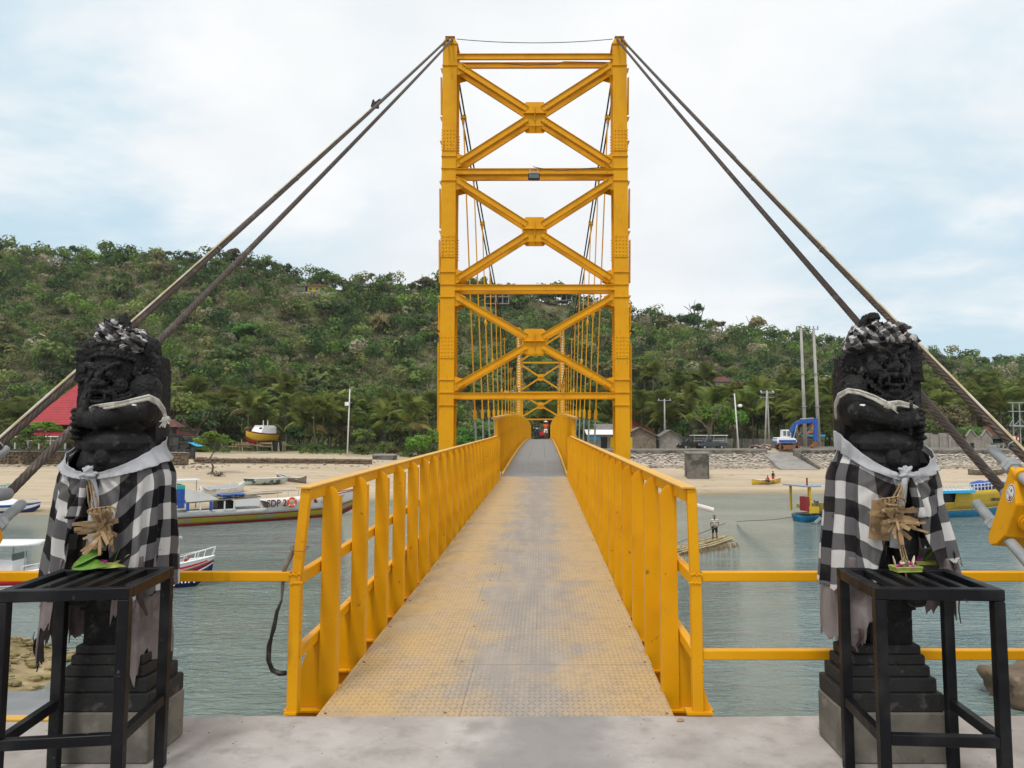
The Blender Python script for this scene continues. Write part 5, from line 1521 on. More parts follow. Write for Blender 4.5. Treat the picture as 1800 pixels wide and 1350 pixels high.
# crumbs and dust grit on the apron
gr = MB()
for k in range(110):
    x, y = rnd.uniform(-3.0, 2.9), rnd.uniform(3.4, 4.2); s = rnd.uniform(.001, .0038)
    gr.ell((x, y, s * .3), (s * 1.4, s, s * .6), 5, 3)
tag(gr.build("grit", M['brown_rubble']), kind="stuff")
for (u, v, L) in ((1450, 1302, .22), (1190, 1268, .045)):
    a = on_z(u, v, .003); o = leafblade("dry_leaf", (0, 0, .002), (1, -.7 if u > 1400 else .2, .02), L, .006 if u > 1400 else .012, M['straw'], None, .03); o.location = (a.x, a.y, .003)
    lab = {1450: "thin dry palm stalk lying on the pavement beside the right statue", 700: "curled dry leaf on the pavement before the ramp's left half", 1190: "small dry leaf by the foot of the right end post", 620: "small dry leaf on the pavement near the left railing"}[u]
    tag(o, lab, "leaf")
st = MB(); st.box((-4.1, 4.19, .006), (2.6, .07, .008)); tag(st.build("kerb_stripe", M['rail_top']), kind="structure")
M['maroon'] = mat('maroon_lettering', (.12, .012, .018), rough=.6)
# ================================================================== boats, people, far shore
def on_ground(u, v, lo=40.0, hi=260.0):
    d = ray(u, v); y = lo
    while y < hi:
        p = Vector((0, 0, EYE)) + d * (y / d.y)
        if p.z <= ground_z(p.x, p.y): return Vector((p.x, p.y, ground_z(p.x, p.y)))
        y += .25
    return p
def G(x, y): return Vector((x, y, ground_z(x, y)))
def gat(u, y):                       # ground under a pixel column at a given distance
    x = (u - 954) / FPX * y; return G(x, y)

class Hull:
    def __init__(s, L, B, D, bow=.6, stern=.7, rise=.25, draft=.35, keelrise=.5, n=22, full=.42):
        s.L, s.B, s.D, s.bow, s.stern, s.rise, s.draft, s.kr, s.n, s.full = L, B, D, bow, stern, rise, draft, keelrise, n, full
    def half(s, t):
        if t < s.full: return s.B / 2 * (s.stern + (1 - s.stern) * sm(t / s.full))
        k = (t - s.full) / (1 - s.full); return s.B / 2 * max(.015, (1 - k ** 2.3))
    def sheer(s, t): return s.D + s.bow * max(0, (t - .45) / .55) ** 2.2 + s.rise * max(0, (.25 - t) / .25) ** 2
    def keel(s, t): return -s.draft + (s.kr + s.draft) * max(0, (t - .72) / .28) ** 2.2
    def pt(s, t, q, side):
        b, k, h = s.half(t), s.keel(t), s.sheer(t)
        over = .10 * s.bow * max(0, (t - .8) / .2) * q * 2
        return Vector((t * s.L + over, side * b * min(1.0, q ** .42 * .98 + .02 * q), k + (h - k) * q))
    def band(s, q0, q1, m, name, parent, t0=0.0, t1=1.0, out=0.0, rows=4):
        mb = MB()
        for side in (-1, 1):
            P = []
            for i in range(rows + 1):
                q = q0 + (q1 - q0) * i / rows; row = []
                for k in range(s.n + 1):
                    p = s.pt(t0 + (t1 - t0) * k / s.n, q, side); p.y += side * out; row.append(p)
                P.append(row if side < 0 else list(reversed(row)))
            mb.grid(P)
        if t0 == 0.0:
            a = [s.pt(0, q0 + (q1 - q0) * i / rows, -1) for i in range(rows + 1)]; b = [s.pt(0, q0 + (q1 - q0) * i / rows, 1) for i in range(rows + 1)]
            mb.grid([a, b])
        o = mb.build(name, m, parent, smooth=True)
        o.modifiers.new("thickness", 'SOLIDIFY').thickness = .03
        return o
    def deck(s, q, m, name, parent, t0=0.0, t1=.97, inset=.97):
        P = []
        for k in range(s.n + 1):
            t = t0 + (t1 - t0) * k / s.n
            a, b = s.pt(t, q, -1), s.pt(t, q, 1); P.append([Vector((a.x, a.y * inset, a.z)), Vector((b.x, b.y * inset, b.z))])
        mb = MB(); mb.grid(P); return mb.build(name, m, parent)
    def rim(s, m, name, parent, t0=0.0, t1=1.0, r=.04, q=1.0):
        mb = MB()
        for side in (-1, 1): mb.tube([s.pt(t0 + (t1 - t0) * k / s.n, q, side) for k in range(s.n + 1)], r, 5)
        return mb.build(name, m, parent)
def heading(p0, p1): d = Vector(p1) - Vector(p0); return math.atan2(d.y, d.x), Vector((d.x, d.y)).length
def bx(t, name, m, *boxes):
    mb = MB()
    for (c, s) in boxes: mb.box(c, s)
    return mb.build(name, m, t)
def bars(t, name, m, w, *segs):
    mb = MB()
    for (a, b) in segs: mb.bar(a, b, w, w)
    return mb.build(name, m, t)

# ---- moored passenger boat with the life ring
p0, p1 = on_z(292, 926, WATER_Z), on_z(642, 903, WATER_Z)
rz, L = heading(p0, p1)
t = thing("passenger_boat", "long white and olive passenger boat with an orange life ring, moored by the beach", "boat", p0, rz)
H = Hull(L, 3.0, 1.72, bow=.75, stern=.75, rise=0, draft=.3, keelrise=1.3, full=.35)
H.band(0, .24, M['boat_red'], "hull_bottom", t); H.band(.24, .47, M['boat_olive'], "hull", t, out=.01); H.band(.47, .505, M['boat_red'], "rubbing_strake", t, out=.05, rows=1)
H.band(.505, .72, M['white_paint'], "low_bulwark", t, 0, .45, out=.02, rows=1); H.band(.505, 1.0, M['white_paint'], "topside", t, .45, 1.0, out=.02)
H.deck(.50, M['grey_wood'], "deck", t, 0, .5); H.deck(.96, M['white_paint'], "foredeck", t, .45, .97)
H.rim(M['boat_red'], "gunwale", t, .72, 1.0, .05)
hw = 1.40
def sxp(u): return L * (u - 300) / 340.0
bx(t, "stern_cabin", M['royal'], ((sxp(310), -hw + .5, 2.25), (1.1, .9, 1.5)))
bx(t, "stern_roof", M['teal'], ((sxp(306), 0, 3.12), (1.5, 2.6, .32)))
bx(t, "roof_sheet", M['clean_white'], ((sxp(327), .5, 3.62), (2.0, 2.2, .08))); bars(t, "roof_post", M['galv'], .06, ((sxp(341), -.5, 1.4), (sxp(341), -.5, 3.6))); bars(t, "roof_post", M['galv'], .06, ((sxp(314), 1.3, 1.4), (sxp(314), 1.3, 3.6)))
mb = MB(); mb.prism([(sxp(323), -hw + .06, 1.95), (sxp(373), -hw + .06, 2.05), (sxp(368), -hw + .06, 2.25), (sxp(352), -hw + .06, 2.62), (sxp(323), -hw + .06, 3.05)], (0, .05, 0)); mb.build("side_panel", M['white_paint'], t)
mb = MB(); mb.hexa([(sxp(323), -hw, 1.85), (sxp(440), -hw, 2.08), (sxp(440), hw, 2.08), (sxp(323), hw, 1.85), (sxp(323), -hw, 1.92), (sxp(440), -hw, 2.15), (sxp(440), hw, 2.15), (sxp(323), hw, 1.92)]); mb.build("cabin_roof", M['grey_wood'], t)
bx(t, "cabin_bulkhead", M['white_paint'], ((sxp(418), -hw + .04, 1.72), (sxp(437) - sxp(398), .05, .62)))
bx(t, "cabin_interior", M['black'], ((sxp(388), .2, 1.45), (sxp(400) - sxp(372), 1.8, .7)))
for u in (326, 361): bx(t, "cabin_post", M['royal'], ((sxp(u), -hw + .05, 1.55), (.22, .10, .72)))
for u in (345, 382, 397): bx(t, "cabin_post", M['white_paint'], ((sxp(u), -hw + .05, 1.55), (.10, .10, .72)))
bx(t, "window_sill", M['white_paint'], ((sxp(362), -hw + .03, 1.22), (sxp(400) - sxp(325), .06, .10)))
mb = MB()
for k in range(40): mb.ell((sxp(rnd.uniform(380, 415)), rnd.uniform(-.9, .4), 2.22 + rnd.uniform(0, .15)), (rnd.uniform(.2, .4), .25, .10), 8, 5)
mb.build("tarpaulin", M['royal'], t, smooth=True)
mb = MB()
for a, b in ((375, 500), (440, 540)):
    z0, z1 = 2.25 + (a - 375) * .002, 2.36
    mb.tube([(sxp(a), -hw + .05, z0 + .18), (sxp(b), -hw + .2, z1 + .16)], .022, 5)
for u in range(378, 540, 18): mb.tube([(sxp(u), -hw + .08, 2.05), (sxp(u), -hw + .08, 2.40 if u < 440 else 2.48)], .018, 5)
mb.build("roof_rail", M['galv'], t)
mb = MB()
for k in range(5): mb.bar((sxp(420 + 6 * k), -.4 + .2 * k, 2.24), (sxp(465 + 5 * k), -.5 + .2 * k, 2.26), .1, .06)
mb.build("roof_planks", M['grey_wood'], t)["kind"] = "stuff"
yo = -H.half(.5) - .06
lettering("SDP 2", .82, M['maroon'], t, (sxp(466), yo - .02, 1.50), (PI / 2, 0, 0), sx=.80, thick=.006, bold=.014)
mb = MB(); mb.grid([[Vector((.34 * math.cos(a) + .105 * math.cos(b) * math.cos(a), .09 * math.sin(b), .34 * math.sin(a) + .105 * math.cos(b) * math.sin(a))) for b in np.linspace(0, 2 * PI, 9)[:-1]] for a in np.linspace(0, 2 * PI, 25)], closed=True)
o = mb.build("life_ring", M['orange'], t, smooth=True); o.location = (sxp(491), yo - .10, 1.55)
mb = MB()
for a in (.78, 2.35, 3.93, 5.5): mb.tube([(.34 * math.cos(a + e), 0, .34 * math.sin(a + e)) for e in (-.09, .09)], .112, 9)
mb.build("ring_band", M['clean_white'], o)
mb = MB(); y1_ = -H.half(.72) - .07; mb.prism([(sxp(529), y1_, 1.80), (sxp(535), y1_, 1.80), (sxp(541), y1_ + .06, 1.35), (sxp(535), y1_ + .06, 1.35)], (0, .02, 0)); mb.build("red_slash", M['boat_red'], t)
mb = MB(); mb.grid([[Vector((sxp(538) + f * 2.6, -H.half(.78 + f * .06) - .08 + .0 * g, 1.98 - .95 * math.sin(PI * f) * g - .12 * g)) for f in np.linspace(0, 1, 12)] for g in np.linspace(.35, 1, 5)]); o = mb.build("hanging_net", M['conduit'], t, smooth=True); o.modifiers.new("thickness", 'SOLIDIFY').thickness = .02

# ---- yellow and blue boat on the right
p0, p1 = on_z(1402, 917, WATER_Z), on_z(1815, 903, WATER_Z)
rz, L = heading(p0, p1)
t = thing("express_boat", "yellow and blue wooden boat with black lettering behind the shredded-cloth statue", "boat", p0, rz)
H = Hull(L, 3.4, 2.25, bow=.5, stern=.8, rise=0, draft=.35, keelrise=1.2, full=.3)
def ux(u): return L * (u - 1402) / 400.0
H.band(0, .36, M['boat_blue'], "hull", t); H.band(.36, .40, M['conduit'], "rubbing_strake", t, .1, 1, out=.04, rows=1)
H.band(.40, 1.0, M['boat_yellow'], "topside", t, .60, 1.0, out=.02); H.band(.40, .66, M['boat_yellow'], "low_bulwark", t, .065, .60, out=.02)
for k in range(1, 4): H.band(.42 + .14 * k, .427 + .14 * k, M['conduit'], "plank_seam", t, .62, .98, out=.028, rows=1)
H.deck(.40, M['grey_wood'], "deck", t, 0, .95); H.deck(.985, M['white_paint'], "cabin_top", t, .50, .96)
yv = -H.half(.5)
bx(t, "dark_cabin_opening", M['black'], ((ux(1590), .2, 1.75), (ux(1650) - ux(1520), 2.6, .85)))
bx(t, "blue_awning", M['sky_blue'], ((ux(1640), yv + .1, 2.32), (ux(1662) - ux(1600), .5, .22)))
bx(t, "rear_cabin", M['boat_yellow'], ((ux(1545), yv + .12, 1.7), (ux(1600) - ux(1500), .1, 1.2)))
bx(t, "stern_roof", M['galv'], ((ux(1436), 0, 3.02), (ux(1475) - ux(1397), 3.1, .10)))
bx(t, "stern_roof_edge", M['clean_white'], ((ux(1450), -1.57, 3.05), (ux(1480) - ux(1425), .05, .12)))
for u in (1407, 1436):
    for y in (-1.35, 1.35): bx(t, "roof_post", M['boat_yellow'], ((ux(u), y, 1.9), (.16, .16, 2.2)))
bx(t, "stern_plank", M['boat_yellow'], ((ux(1412), -1.38, 1.10), (.95, .12, .52)), ((ux(1416), 0, 1.18), (.12, 2.6, .3)))
bx(t, "stern_board", M['boat_red'], ((ux(1401), -1.1, 1.6), (.32, .8, 1.15))); bx(t, "flag_stick", M['boat_red'], ((ux(1407), -1.0, 3.35), (.10, .10, .7)))
om = thing("outboard", None, None, (0, 0, 0)); om.parent = t; om.location = (ux(1419), -1.75, .35)
mb = MB(); mb.ell((.25, 0, .38), (.42, .26, .30), 14, 10, Matrix.Rotation(-.6, 3, 'Y')); mb.build("engine_cowl", M['black'], om, smooth=True)
mb = MB(); mb.bar((-.05, 0, .15), (-.62, 0, -.28), .16, .20); mb.bar((-.62, 0, -.28), (-.9, 0, -.22), .30, .05); mb.build("engine_leg", M['galv'], om)
mb = MB(); mb.box((.55, .12, .1), (.25, .35, .5)); mb.build("engine_bracket", M['clean_white'], om)
for w, dx in (("LEMBONGAN EXPRESS", 0),):
    lettering(w, .40, M["black"], t, (ux(1728), -H.half(.813) * .90 - .10, 1.50), (PI / 2, 0, .16), sx=.62, thick=.006, bold=.008)
mb = MB()
ra = [(ux(u), -H.half((u - 1402) / 400) * .93, H.sheer(min(1, (u - 1402) / 400)) + .02) for u in range(1615, 1757, 7)]
for (x, y, z) in ra: mb.bar((x, y, z), (x, y, z + .58), .055, .055)
for a, b in zip(ra, ra[1:]):
    for h in (.30, .58): mb.bar((a[0], a[1], a[2] + h), (b[0], b[1], b[2] + h), .055, .055)
a = ra[-1]; mb.bar((a[0], a[1], a[2] + .58), (a[0] + 1.0, a[1] + .1, a[2]), .06, .06)
mb.build("roof_railing", M['white_paint'], t)
mb = MB()
for k in range(7): mb.ell((ux(1698) + .5 * k, -.3 + .1 * (k % 3), 2.75), (.42, .8, .36 + .08 * (k % 2)), 10, 7)
mb.build("blue_tarpaulin", M['royal'], t, smooth=True)
mb = MB(); mb.bar((ux(1426), -.9, 1.1), (ux(1423), -.9, 1.75), .12, .18); mb.bar((ux(1423), -.9, 1.4), (ux(1418), -.9, 1.8), .1, .12); mb.build("tiller_handle", M['grey_wood'], t)
ml = MB(); a = on_z(1402, 906, WATER_Z + .6); b = on_z(1295, 917, WATER_Z + .03)
ml.tube([a.lerp(b, k / 10) - Vector((0, 0, .25 * math.sin(PI * k / 10) * (1 - k / 10))) for k in range(11)], .022, 5)
tag(ml.build("mooring_rope", M['rope_far']), "mooring rope running from the yellow boat's stern into the water", "rope")

# ---- two white speedboats close to the left statue
def speedboat(label, ub, vb, Lb, rz, stripe, canopy, letters):
    tip = on_z(ub, vb, WATER_Z)
    t = thing("speedboat", label, "boat", tip - Vector((math.cos(rz) * Lb, math.sin(rz) * Lb, 0)), rz, "white speedboats by the left statue")
    H = Hull(Lb, 2.1, 1.0, bow=.42, stern=.85, rise=0, draft=.3, keelrise=.75, full=.4)
    H.band(0, .48, M['navy'] if letters else M['clean_white'], "hull_bottom", t); H.band(.48, .56, M['clean_white'], "white_line", t, out=.012, rows=1); H.band(.56, .74, stripe, "stripe", t, out=.015, rows=2); H.band(.74, 1.0, M['clean_white'], "topside", t, out=.02)
    H.deck(.98, M['clean_white'], "foredeck", t, .55, .97); H.deck(.6, M['white_paint'], "floor", t, .0, .6)
    H.rim(M['clean_white'], "gunwale", t, 0, 1, .045)
    mb = MB()
    z = 2.15
    P = []
    for i in range(13):
        x = canopy[0] + (canopy[1] - canopy[0]) * i / 12; e = 1 - abs(i / 6 - 1) ** 6 * .55
        P.append([Vector((x, w * .92 * e, z + .09 * (1 - (w) ** 2))) for w in np.linspace(-1, 1, 9)])
    mb.grid(P); o = mb.build("canopy", M['clean_white'], t, smooth=True); o.modifiers.new("thickness", 'SOLIDIFY').thickness = .10
    for x in (canopy[0] + .35, (canopy[0] + canopy[1]) / 2, canopy[1] - .35):
        for y in (-.8, .8):
            mb = MB(); mb.tube([(x, y, .9), (x, y, z)], .028, 7); mb.build("canopy_post", M['galv'], t)
    r = MB()
    pr = [H.pt(tt, 1.0, s_) for s_ in (-1,) for tt in (.70, .78, .86, .94, .985)]
    for sd in (-1, 1):
        pr = [H.pt(tt, 1.0, sd) for tt in (.66, .74, .82, .90, .985)]; up = [p + Vector((.06 * k * .5, 0, .24 + .05 * k)) for k, p in enumerate(pr)]
        up[0] = up[0] + Vector((0, 0, -.0))
        r.tube(up, .020, 6)
        for p, q in zip(pr, up): r.tube([p, q], .018, 6)
    r.build("bow_rail", M['clean_white'], t)
    bx(t, "console", M['clean_white'], ((Lb * .5, 0, 1.15), (.7, .9, .75))); bx(t, "windscreen", M['glass'], ((Lb * .55, 0, 1.62), (.05, .9, .3)))
    for k in range(2): bx(t, "seat", M['white_paint'], ((Lb * (.2 + .15 * k), 0, .95), (.5, 1.4, .35)))
    mb = MB(); mb.ell((Lb * .80, -.1, H.sheer(.8) + .08), (.13, .10, .08), 8, 6); mb.bar((Lb * .80, .1, H.sheer(.8) + .02), (Lb * .84, -.1, H.sheer(.8) + .26), .04, .04); mb.build("anchor_gear", M['boat_red'], t)
    if letters:
        q = H.pt(.72, .40, -1); q2 = H.pt(.86, .46, -1)
        lettering(letters, .46, M['clean_white'], t, ((q.x + q2.x) / 2 - .15, (q.y + q2.y) / 2 - .14, (q.z + q2.z) / 2 + .0), (PI / 2 - .35, 0, math.atan2(q2.y - q.y, q2.x - q.x)), sx=.9, thick=.004, bold=.01)
        mb = MB(); a, b, c_ = H.pt(.72, .78, -1), H.pt(.82, .80, -1), H.pt(.93, .92, -1)
        for (s0, s1, q0, q1, m_) in ((.60, .68, .80, .97, 'boat_red'),): pass
        mb = MB(); P = [[H.pt(tt, q0, -1) + Vector((0, -.045, 0)) for tt in np.linspace(.80, .965, 8)] for q0 in (.80, .87)]
        mb.grid(P); mb.build("red_swoosh", M['red'], t)
    return t
speedboat("white speedboat with red bow swoosh, its bow rail showing past the long checked cloth", 372, 1030, 6.2, .03, M['boat_red'], (.7, 4.55), "ADI JAYA")
speedboat("white speedboat with a rounded canopy, partly behind the left black table", 150, 1040, 6.8, .02, M['red'], (.9, 4.9), None)

# ---- small moored boat at the far left
p1 = on_z(66, 903, WATER_Z)
t = thing("small_boat", "small white boat with blue trim moored at the far left beach", "boat", p1 - Vector((7.0, .3, 0)), .04)
H = Hull(7.2, 2.0, .85, bow=.25, stern=.85, rise=0, draft=.25, keelrise=.6)
H.band(0, .5, M['navy'], "hull_bottom", t); H.band(.5, .8, M['clean_white'], "topside", t, out=.01); H.band(.8, 1.0, M['royal'], "trim", t, out=.02, rows=1); H.deck(.97, M['clean_white'], "deck", t)
mb = MB(); mb.hexa([(2.2, -.7, .8), (5.6, -.55, .85), (5.6, .55, .85), (2.2, .7, .8), (2.6, -.55, 1.5), (4.6, -.4, 1.35), (4.6, .4, 1.35), (2.6, .55, 1.5)]); mb.build("cabin", M['clean_white'], t, bevel=.05)
mb = MB(); mb.tube([(5.6, -.5, .95), (6.0, -.45, 1.4), (6.9, -.1, 1.45), (7.0, -.1, 1.0)], .02, 5); mb.build("bow_rail", M['galv'], t)
lettering("SARI", .26, M['royal'], t, (4.6, -.93, .62), (PI / 2, 0, .08)) if False else None

# ---- beached canoes
def canoe(name, label, p, L, rz, m_out, m_in, D=.5, B=.9, bow=.25, tilt=.0, group="boats lying on the beach"):
    t = thing(name, label, "boat", p, rz, group); t.rotation_euler.x = tilt
    H = Hull(L, B, D, bow=bow, stern=.12, rise=bow * .6, draft=0, keelrise=.3, full=.5, n=16)
    H.band(0, 1, m_out, "hull", t); H.deck(.35, m_in, "floor", t, .04, .93); H.rim(m_in, "gunwale", t, 0, 1, .04)
    for k in range(3): bx(t, "thwart", m_in, ((L * (.25 + .25 * k), 0, D * .75), (.16, B * .85, .05)))
    return t
p0, p1 = on_ground(428, 854), on_ground(505, 851); rz, L = heading(p0, p1)
canoe("canoe", "white canoe with a dark green bottom lying on the sand behind the passenger boat", p0 + Vector((0, 0, .06)), L, rz, mat("green_white_hull", (.45, .5, .46), [((.05, .09, .08), .8, .5, .55, 1)], rough=.6), M['white_paint'], .75, 1.3, .1)
p0, p1 = on_ground(538, 851), on_ground(487, 843); rz, L = heading(p0, p1)
canoe("canoe", "weathered bare wooden canoe resting across the white canoe's end", p0 + Vector((0, 0, .06)), L, rz, M['grey_wood'], M['white_paint'], .65, 1.1, .5)
p0, p1 = on_ground(352, 878), on_ground(428, 864); rz, L = heading(p0, p1)
t = canoe("covered_boat", "pale canoe under a white tarpaulin beached behind the boat's blue cabin", p0 + Vector((0, 0, .05)), L, rz, M['white_paint'], M['white_paint'], .9, 1.6, .6)
mb = MB(); P = [[Vector((L * (.05 + .8 * i / 14), (w * .7) * (1 - .4 * (i / 14) ** 2), .9 + .32 * (1 - abs(w)) + .05 * math.sin(i * 2.2 + w * 4) + .35 * max(0, i / 14 - .6))) for w in np.linspace(-1, 1, 7)] for i in range(15)]; mb.grid(P); mb.build("tarpaulin", M['sash'], t, smooth=True)
p0, p1 = on_ground(1322, 853), on_ground(1372, 849); rz, L = heading(p0, p1)
CAN = canoe("canoe", "yellow canoe on the sand with two people at it", p0 + Vector((0, 0, .05)), L, rz, M['boat_yellow'], M['white_paint'], .6, 1.0, .35)
p0, p1 = on_ground(1702, 835), on_ground(1770, 836); rz, L = heading(p0, p1)
canoe("canoe", "grey canoe with a blue tip on the sand above the express boat", p0 + Vector((0, 0, .05)), L, rz, M['grey_wood'], M['conduit'], .7, 1.1, .3)
p0, p1 = on_ground(-8, 862), on_ground(16, 861); rz, L = heading(p0, p1)
canoe("canoe", "pale green canoe on the sand cut by the photo's left edge", p0, L, rz, M['white_paint'], M['teal'], .5, 1.0, .15)

# ---- boat under repair on a bamboo scaffold
c = gat(458, 126)
t = thing("beached_boat", "yellow boat with white cabin propped on a bamboo scaffold before the palms", "boat", c + Vector((1.2, 3.4, 1.55)), R(-112))
t.scale = (.78, .78, .78)
H = Hull(8.5, 4.2, 1.9, bow=.75, stern=.8, rise=0, draft=.7, keelrise=.6, full=.45)
H.band(0, .35, M['boat_red'], "hull_bottom", t); H.band(.35, .90, M['boat_yellow'], "hull", t, out=.01); H.band(.90, 1.0, M['boat_red'], "gunwale", t, out=.05, rows=1); H.deck(.97, M['white_paint'], "deck", t)
mb = MB(); mb.hexa([(1.0, -1.7, 1.8), (5.8, -1.6, 1.9), (5.8, 1.6, 1.9), (1.0, 1.7, 1.8), (1.0, -1.6, 3.5), (4.8, -1.4, 3.45), (4.8, 1.4, 3.45), (1.0, 1.6, 3.5)]); mb.build("cabin", M['clean_white'], t, bevel=.05)
mb = MB(); mb.box((3.0, 0, 3.62), (3.4, 2.6, .25)); mb.build("cabin_roof", M['clean_white'], t); bx(t, "hatch", M['black'], ((4.95, .9, 3.0), (.5, .7, .5)))
for y in (-.6, .7): bars(t, "mast", M['clean_white'], .12, ((2.8, y, 3.6), (2.8, y, 4.9)))
s = thing("bamboo_scaffold", "rickety bamboo scaffold holding up the yellow beached boat", "scaffold", c)
rs = random.Random(4)
for k in range(22):
    x, y = rs.uniform(-4.6, 5.0), rs.uniform(-1.8, 1.0); h = rs.uniform(1.1, 1.6) * (1.5 if k % 7 == 0 else 1)
    mb = MB(); mb.tube([(x, y, -.2), (x + rs.uniform(-.3, .3), y, h)], .09, 5); mb.build("pole", M['bamboo'], s)
for k in range(26):
    z = rs.choice((.8, 1.1, 1.3, 1.45)); x0 = rs.uniform(-5.2, -1); y = rs.uniform(-1.6, 2)
    mb = MB(); mb.bar((x0, y, z), (x0 + rs.uniform(3.5, 7), y + rs.uniform(-.8, .8), z + rs.uniform(-.3, .2)), .20, .10); mb.build("plank", M['bamboo'], s)
mb = MB(); mb.grid([[Vector((2.6 + .35 * i + .1 * math.sin(j), -1.2 + .15 * math.sin(i * 2 + j), 1.5 - .42 * j * (1 + .06 * i))) for i in range(6)] for j in range(5)]); mb.build("dark_sheet", M['dark_glass'], s, smooth=True)

# ---- people
def person(label, p, rz, J, cloth, group=None, scale=1.0, hat=None):
    """J: joint positions (metres, facing -y); cloth: list of (name, material, [(joint_a, joint_b, ra, rb)...])"""
    t = thing("person", label, "person", p, rz, group); t.scale = (scale,) * 3
    def skin(edges, name, m, levels=1):
        ids, V, E_, Rr = {}, [], [], []
        for (a, b, ra, rb) in edges:
            for q, r_ in ((a, ra), (b, rb)):
                if q not in ids: ids[q] = len(V); V.append(J[q]); Rr.append(r_)
                else: Rr[ids[q]] = max(Rr[ids[q]], r_)
            E_.append((ids[a], ids[b]))
        me = bpy.data.meshes.new(name + "_cage"); me.from_pydata(V, E_, [])
        o = bpy.data.objects.new(name + "_cage", me); COL.objects.link(o)
        o.modifiers.new("s", 'SKIN'); sd = o.modifiers.new("d", 'SUBSURF'); sd.levels = levels; sd.render_levels = levels
        for v, r_ in zip(me.skin_vertices[0].data, Rr): v.radius = (r_, r_)
        me.skin_vertices[0].data[0].use_root = True
        out = eval_mesh(o, name); bpy.data.objects.remove(o); bpy.data.meshes.remove(me)
        out.materials.clear(); out.materials.append(m)
        out.polygons.foreach_set("use_smooth", [True] * len(out.polygons))
        return obj(name, out, t)
    body = [("pelvis", "waist", .10, .095), ("waist", "chest", .095, .115), ("chest", "neck", .115, .05), ("neck", "head", .05, .075), ("head", "crown", .085, .06), ("head", "nose", .05, .02)]
    for s_ in "lr":
        body += [("chest", s_ + "sho", .115, .05), (s_ + "sho", s_ + "elb", .05, .036), (s_ + "elb", s_ + "wri", .036, .025), (s_ + "wri", s_ + "han", .025, .03),
                 ("pelvis", s_ + "hip", .10, .08), (s_ + "hip", s_ + "kne", .08, .052), (s_ + "kne", s_ + "ank", .052, .036), (s_ + "ank", s_ + "toe", .036, .03)]
    skin(body, "body", M['skin'])
    for (nm, m_, ed) in cloth: skin(ed, nm, m_)
    hd = Vector(J["head"]); cr = Vector(J["crown"])
    if hat == 'cone':
        mb = MB(); mb.lathe([(.23, 0), (.10, .08), (.02, .15)], cr + Vector((0, 0, -.02)), 14); mb.build("straw_hat", M['petal_white'], t)
    else:
        mb = MB(); mb.ell(cr + Vector((0, .015, -.01)), (.092, .10, .075), 12, 8); mb.build("hair" if hat is None else "cap", M['hair'] if hat is None else hat, t, smooth=True)
        if hat is not None:
            mb = MB(); mb.ell(cr + Vector((0, -.10, -.03)), (.06, .07, .012), 10, 6); mb.build("cap_peak", hat, t)
    return t
STAND = dict(pelvis=(0, 0, .92), waist=(0, 0, 1.05), chest=(0, 0, 1.28), neck=(0, 0, 1.45), head=(0, -.01, 1.57), crown=(0, 0, 1.66), nose=(0, -.10, 1.56),
             lsho=(-.19, 0, 1.38), lelb=(-.25, -.02, 1.12), lwri=(-.24, -.08, .90), lhan=(-.24, -.10, .82), rsho=(.19, 0, 1.38), relb=(.26, -.02, 1.13), rwri=(.18, -.16, 1.02), rhan=(.14, -.20, .99),
             lhip=(-.10, 0, .88), lkne=(-.12, -.02, .48), lank=(-.13, 0, .09), ltoe=(-.15, -.14, .04), rhip=(.10, 0, .88), rkne=(.12, -.02, .48), rank=(.13, 0, .09), rtoe=(.15, -.14, .04))
def shirt(m, nm="shirt"): return (nm, m, [("pelvis", "waist", .125, .12), ("waist", "chest", .12, .14), ("chest", "lsho", .14, .075), ("chest", "rsho", .14, .075), ("lsho", "lslv", .075, .06), ("rsho", "rslv", .075, .06)])
def shorts(m, nm="shorts"): return (nm, m, [("pelvis", "lhip", .125, .10), ("pelvis", "rhip", .125, .10), ("lhip", "lcuf", .10, .085), ("rhip", "rcuf", .10, .085)])
def pose(**k):
    J = dict(STAND); J.update(k)
    mid = lambda a, b, f: tuple(J[a][i] + (J[b][i] - J[a][i]) * f for i in range(3))
    J["lslv"], J["rslv"] = mid("lsho", "lelb", .6), mid("rsho", "relb", .6); J["lcuf"], J["rcuf"] = mid("lhip", "lkne", .85), mid("rhip", "rkne", .85)
    return J
def striped(name, c1, c2, per):
    m, nt, bs = new_mat(name); v = coords(nt, 'O'); q = N(nt, "ShaderNodeSeparateXYZ"); nt.links.new(v, q.inputs[0])
    f = mth(nt, 'GREATER_THAN', mth(nt, 'FRACT', mth(nt, 'DIVIDE', q.outputs[2], per)), .68)
    nt.links.new(mixc(nt, f, c1, c2), bs.inputs["Base Color"]); bs.inputs["Roughness"].default_value = .9
    return m
# raft with the man poling it
rp0, rp1 = on_z(1178, 976, WATER_Z), on_z(1282, 958, WATER_Z); rz, L = heading(rp0, rp1)
raft = thing("raft", "raft of bamboo poles and dry palm fronds with a man standing on it", "raft", rp0, rz)
rs = random.Random(8)
for k in range(15):
    y = -.75 + 1.5 * k / 14
    mb = MB(); L1 = L * rs.uniform(.90, 1.06); z = .22 + .05 * math.sin(k * 2.3) + (.12 if k % 3 == 0 else 0)
    mb.tube([(rs.uniform(-.3, .2), y, z - .08), (L * .5, y + rs.uniform(-.08, .08), z + .02), (L1, y * .8 + rs.uniform(-.1, .1), z + .20)], .055, 6); mb.build("bamboo_pole", M['bamboo'], raft)
fr = MB()
for k in range(150):
    x = rs.uniform(.2, L * .95); y = -.78 - rs.random() * .1 if k % 3 else rs.uniform(-.8, .8); fr.bar((x, y, .28), (x + rs.uniform(-.1, .15), y - rs.uniform(.05, .18), rs.uniform(-.06, .05)), .035, .012)
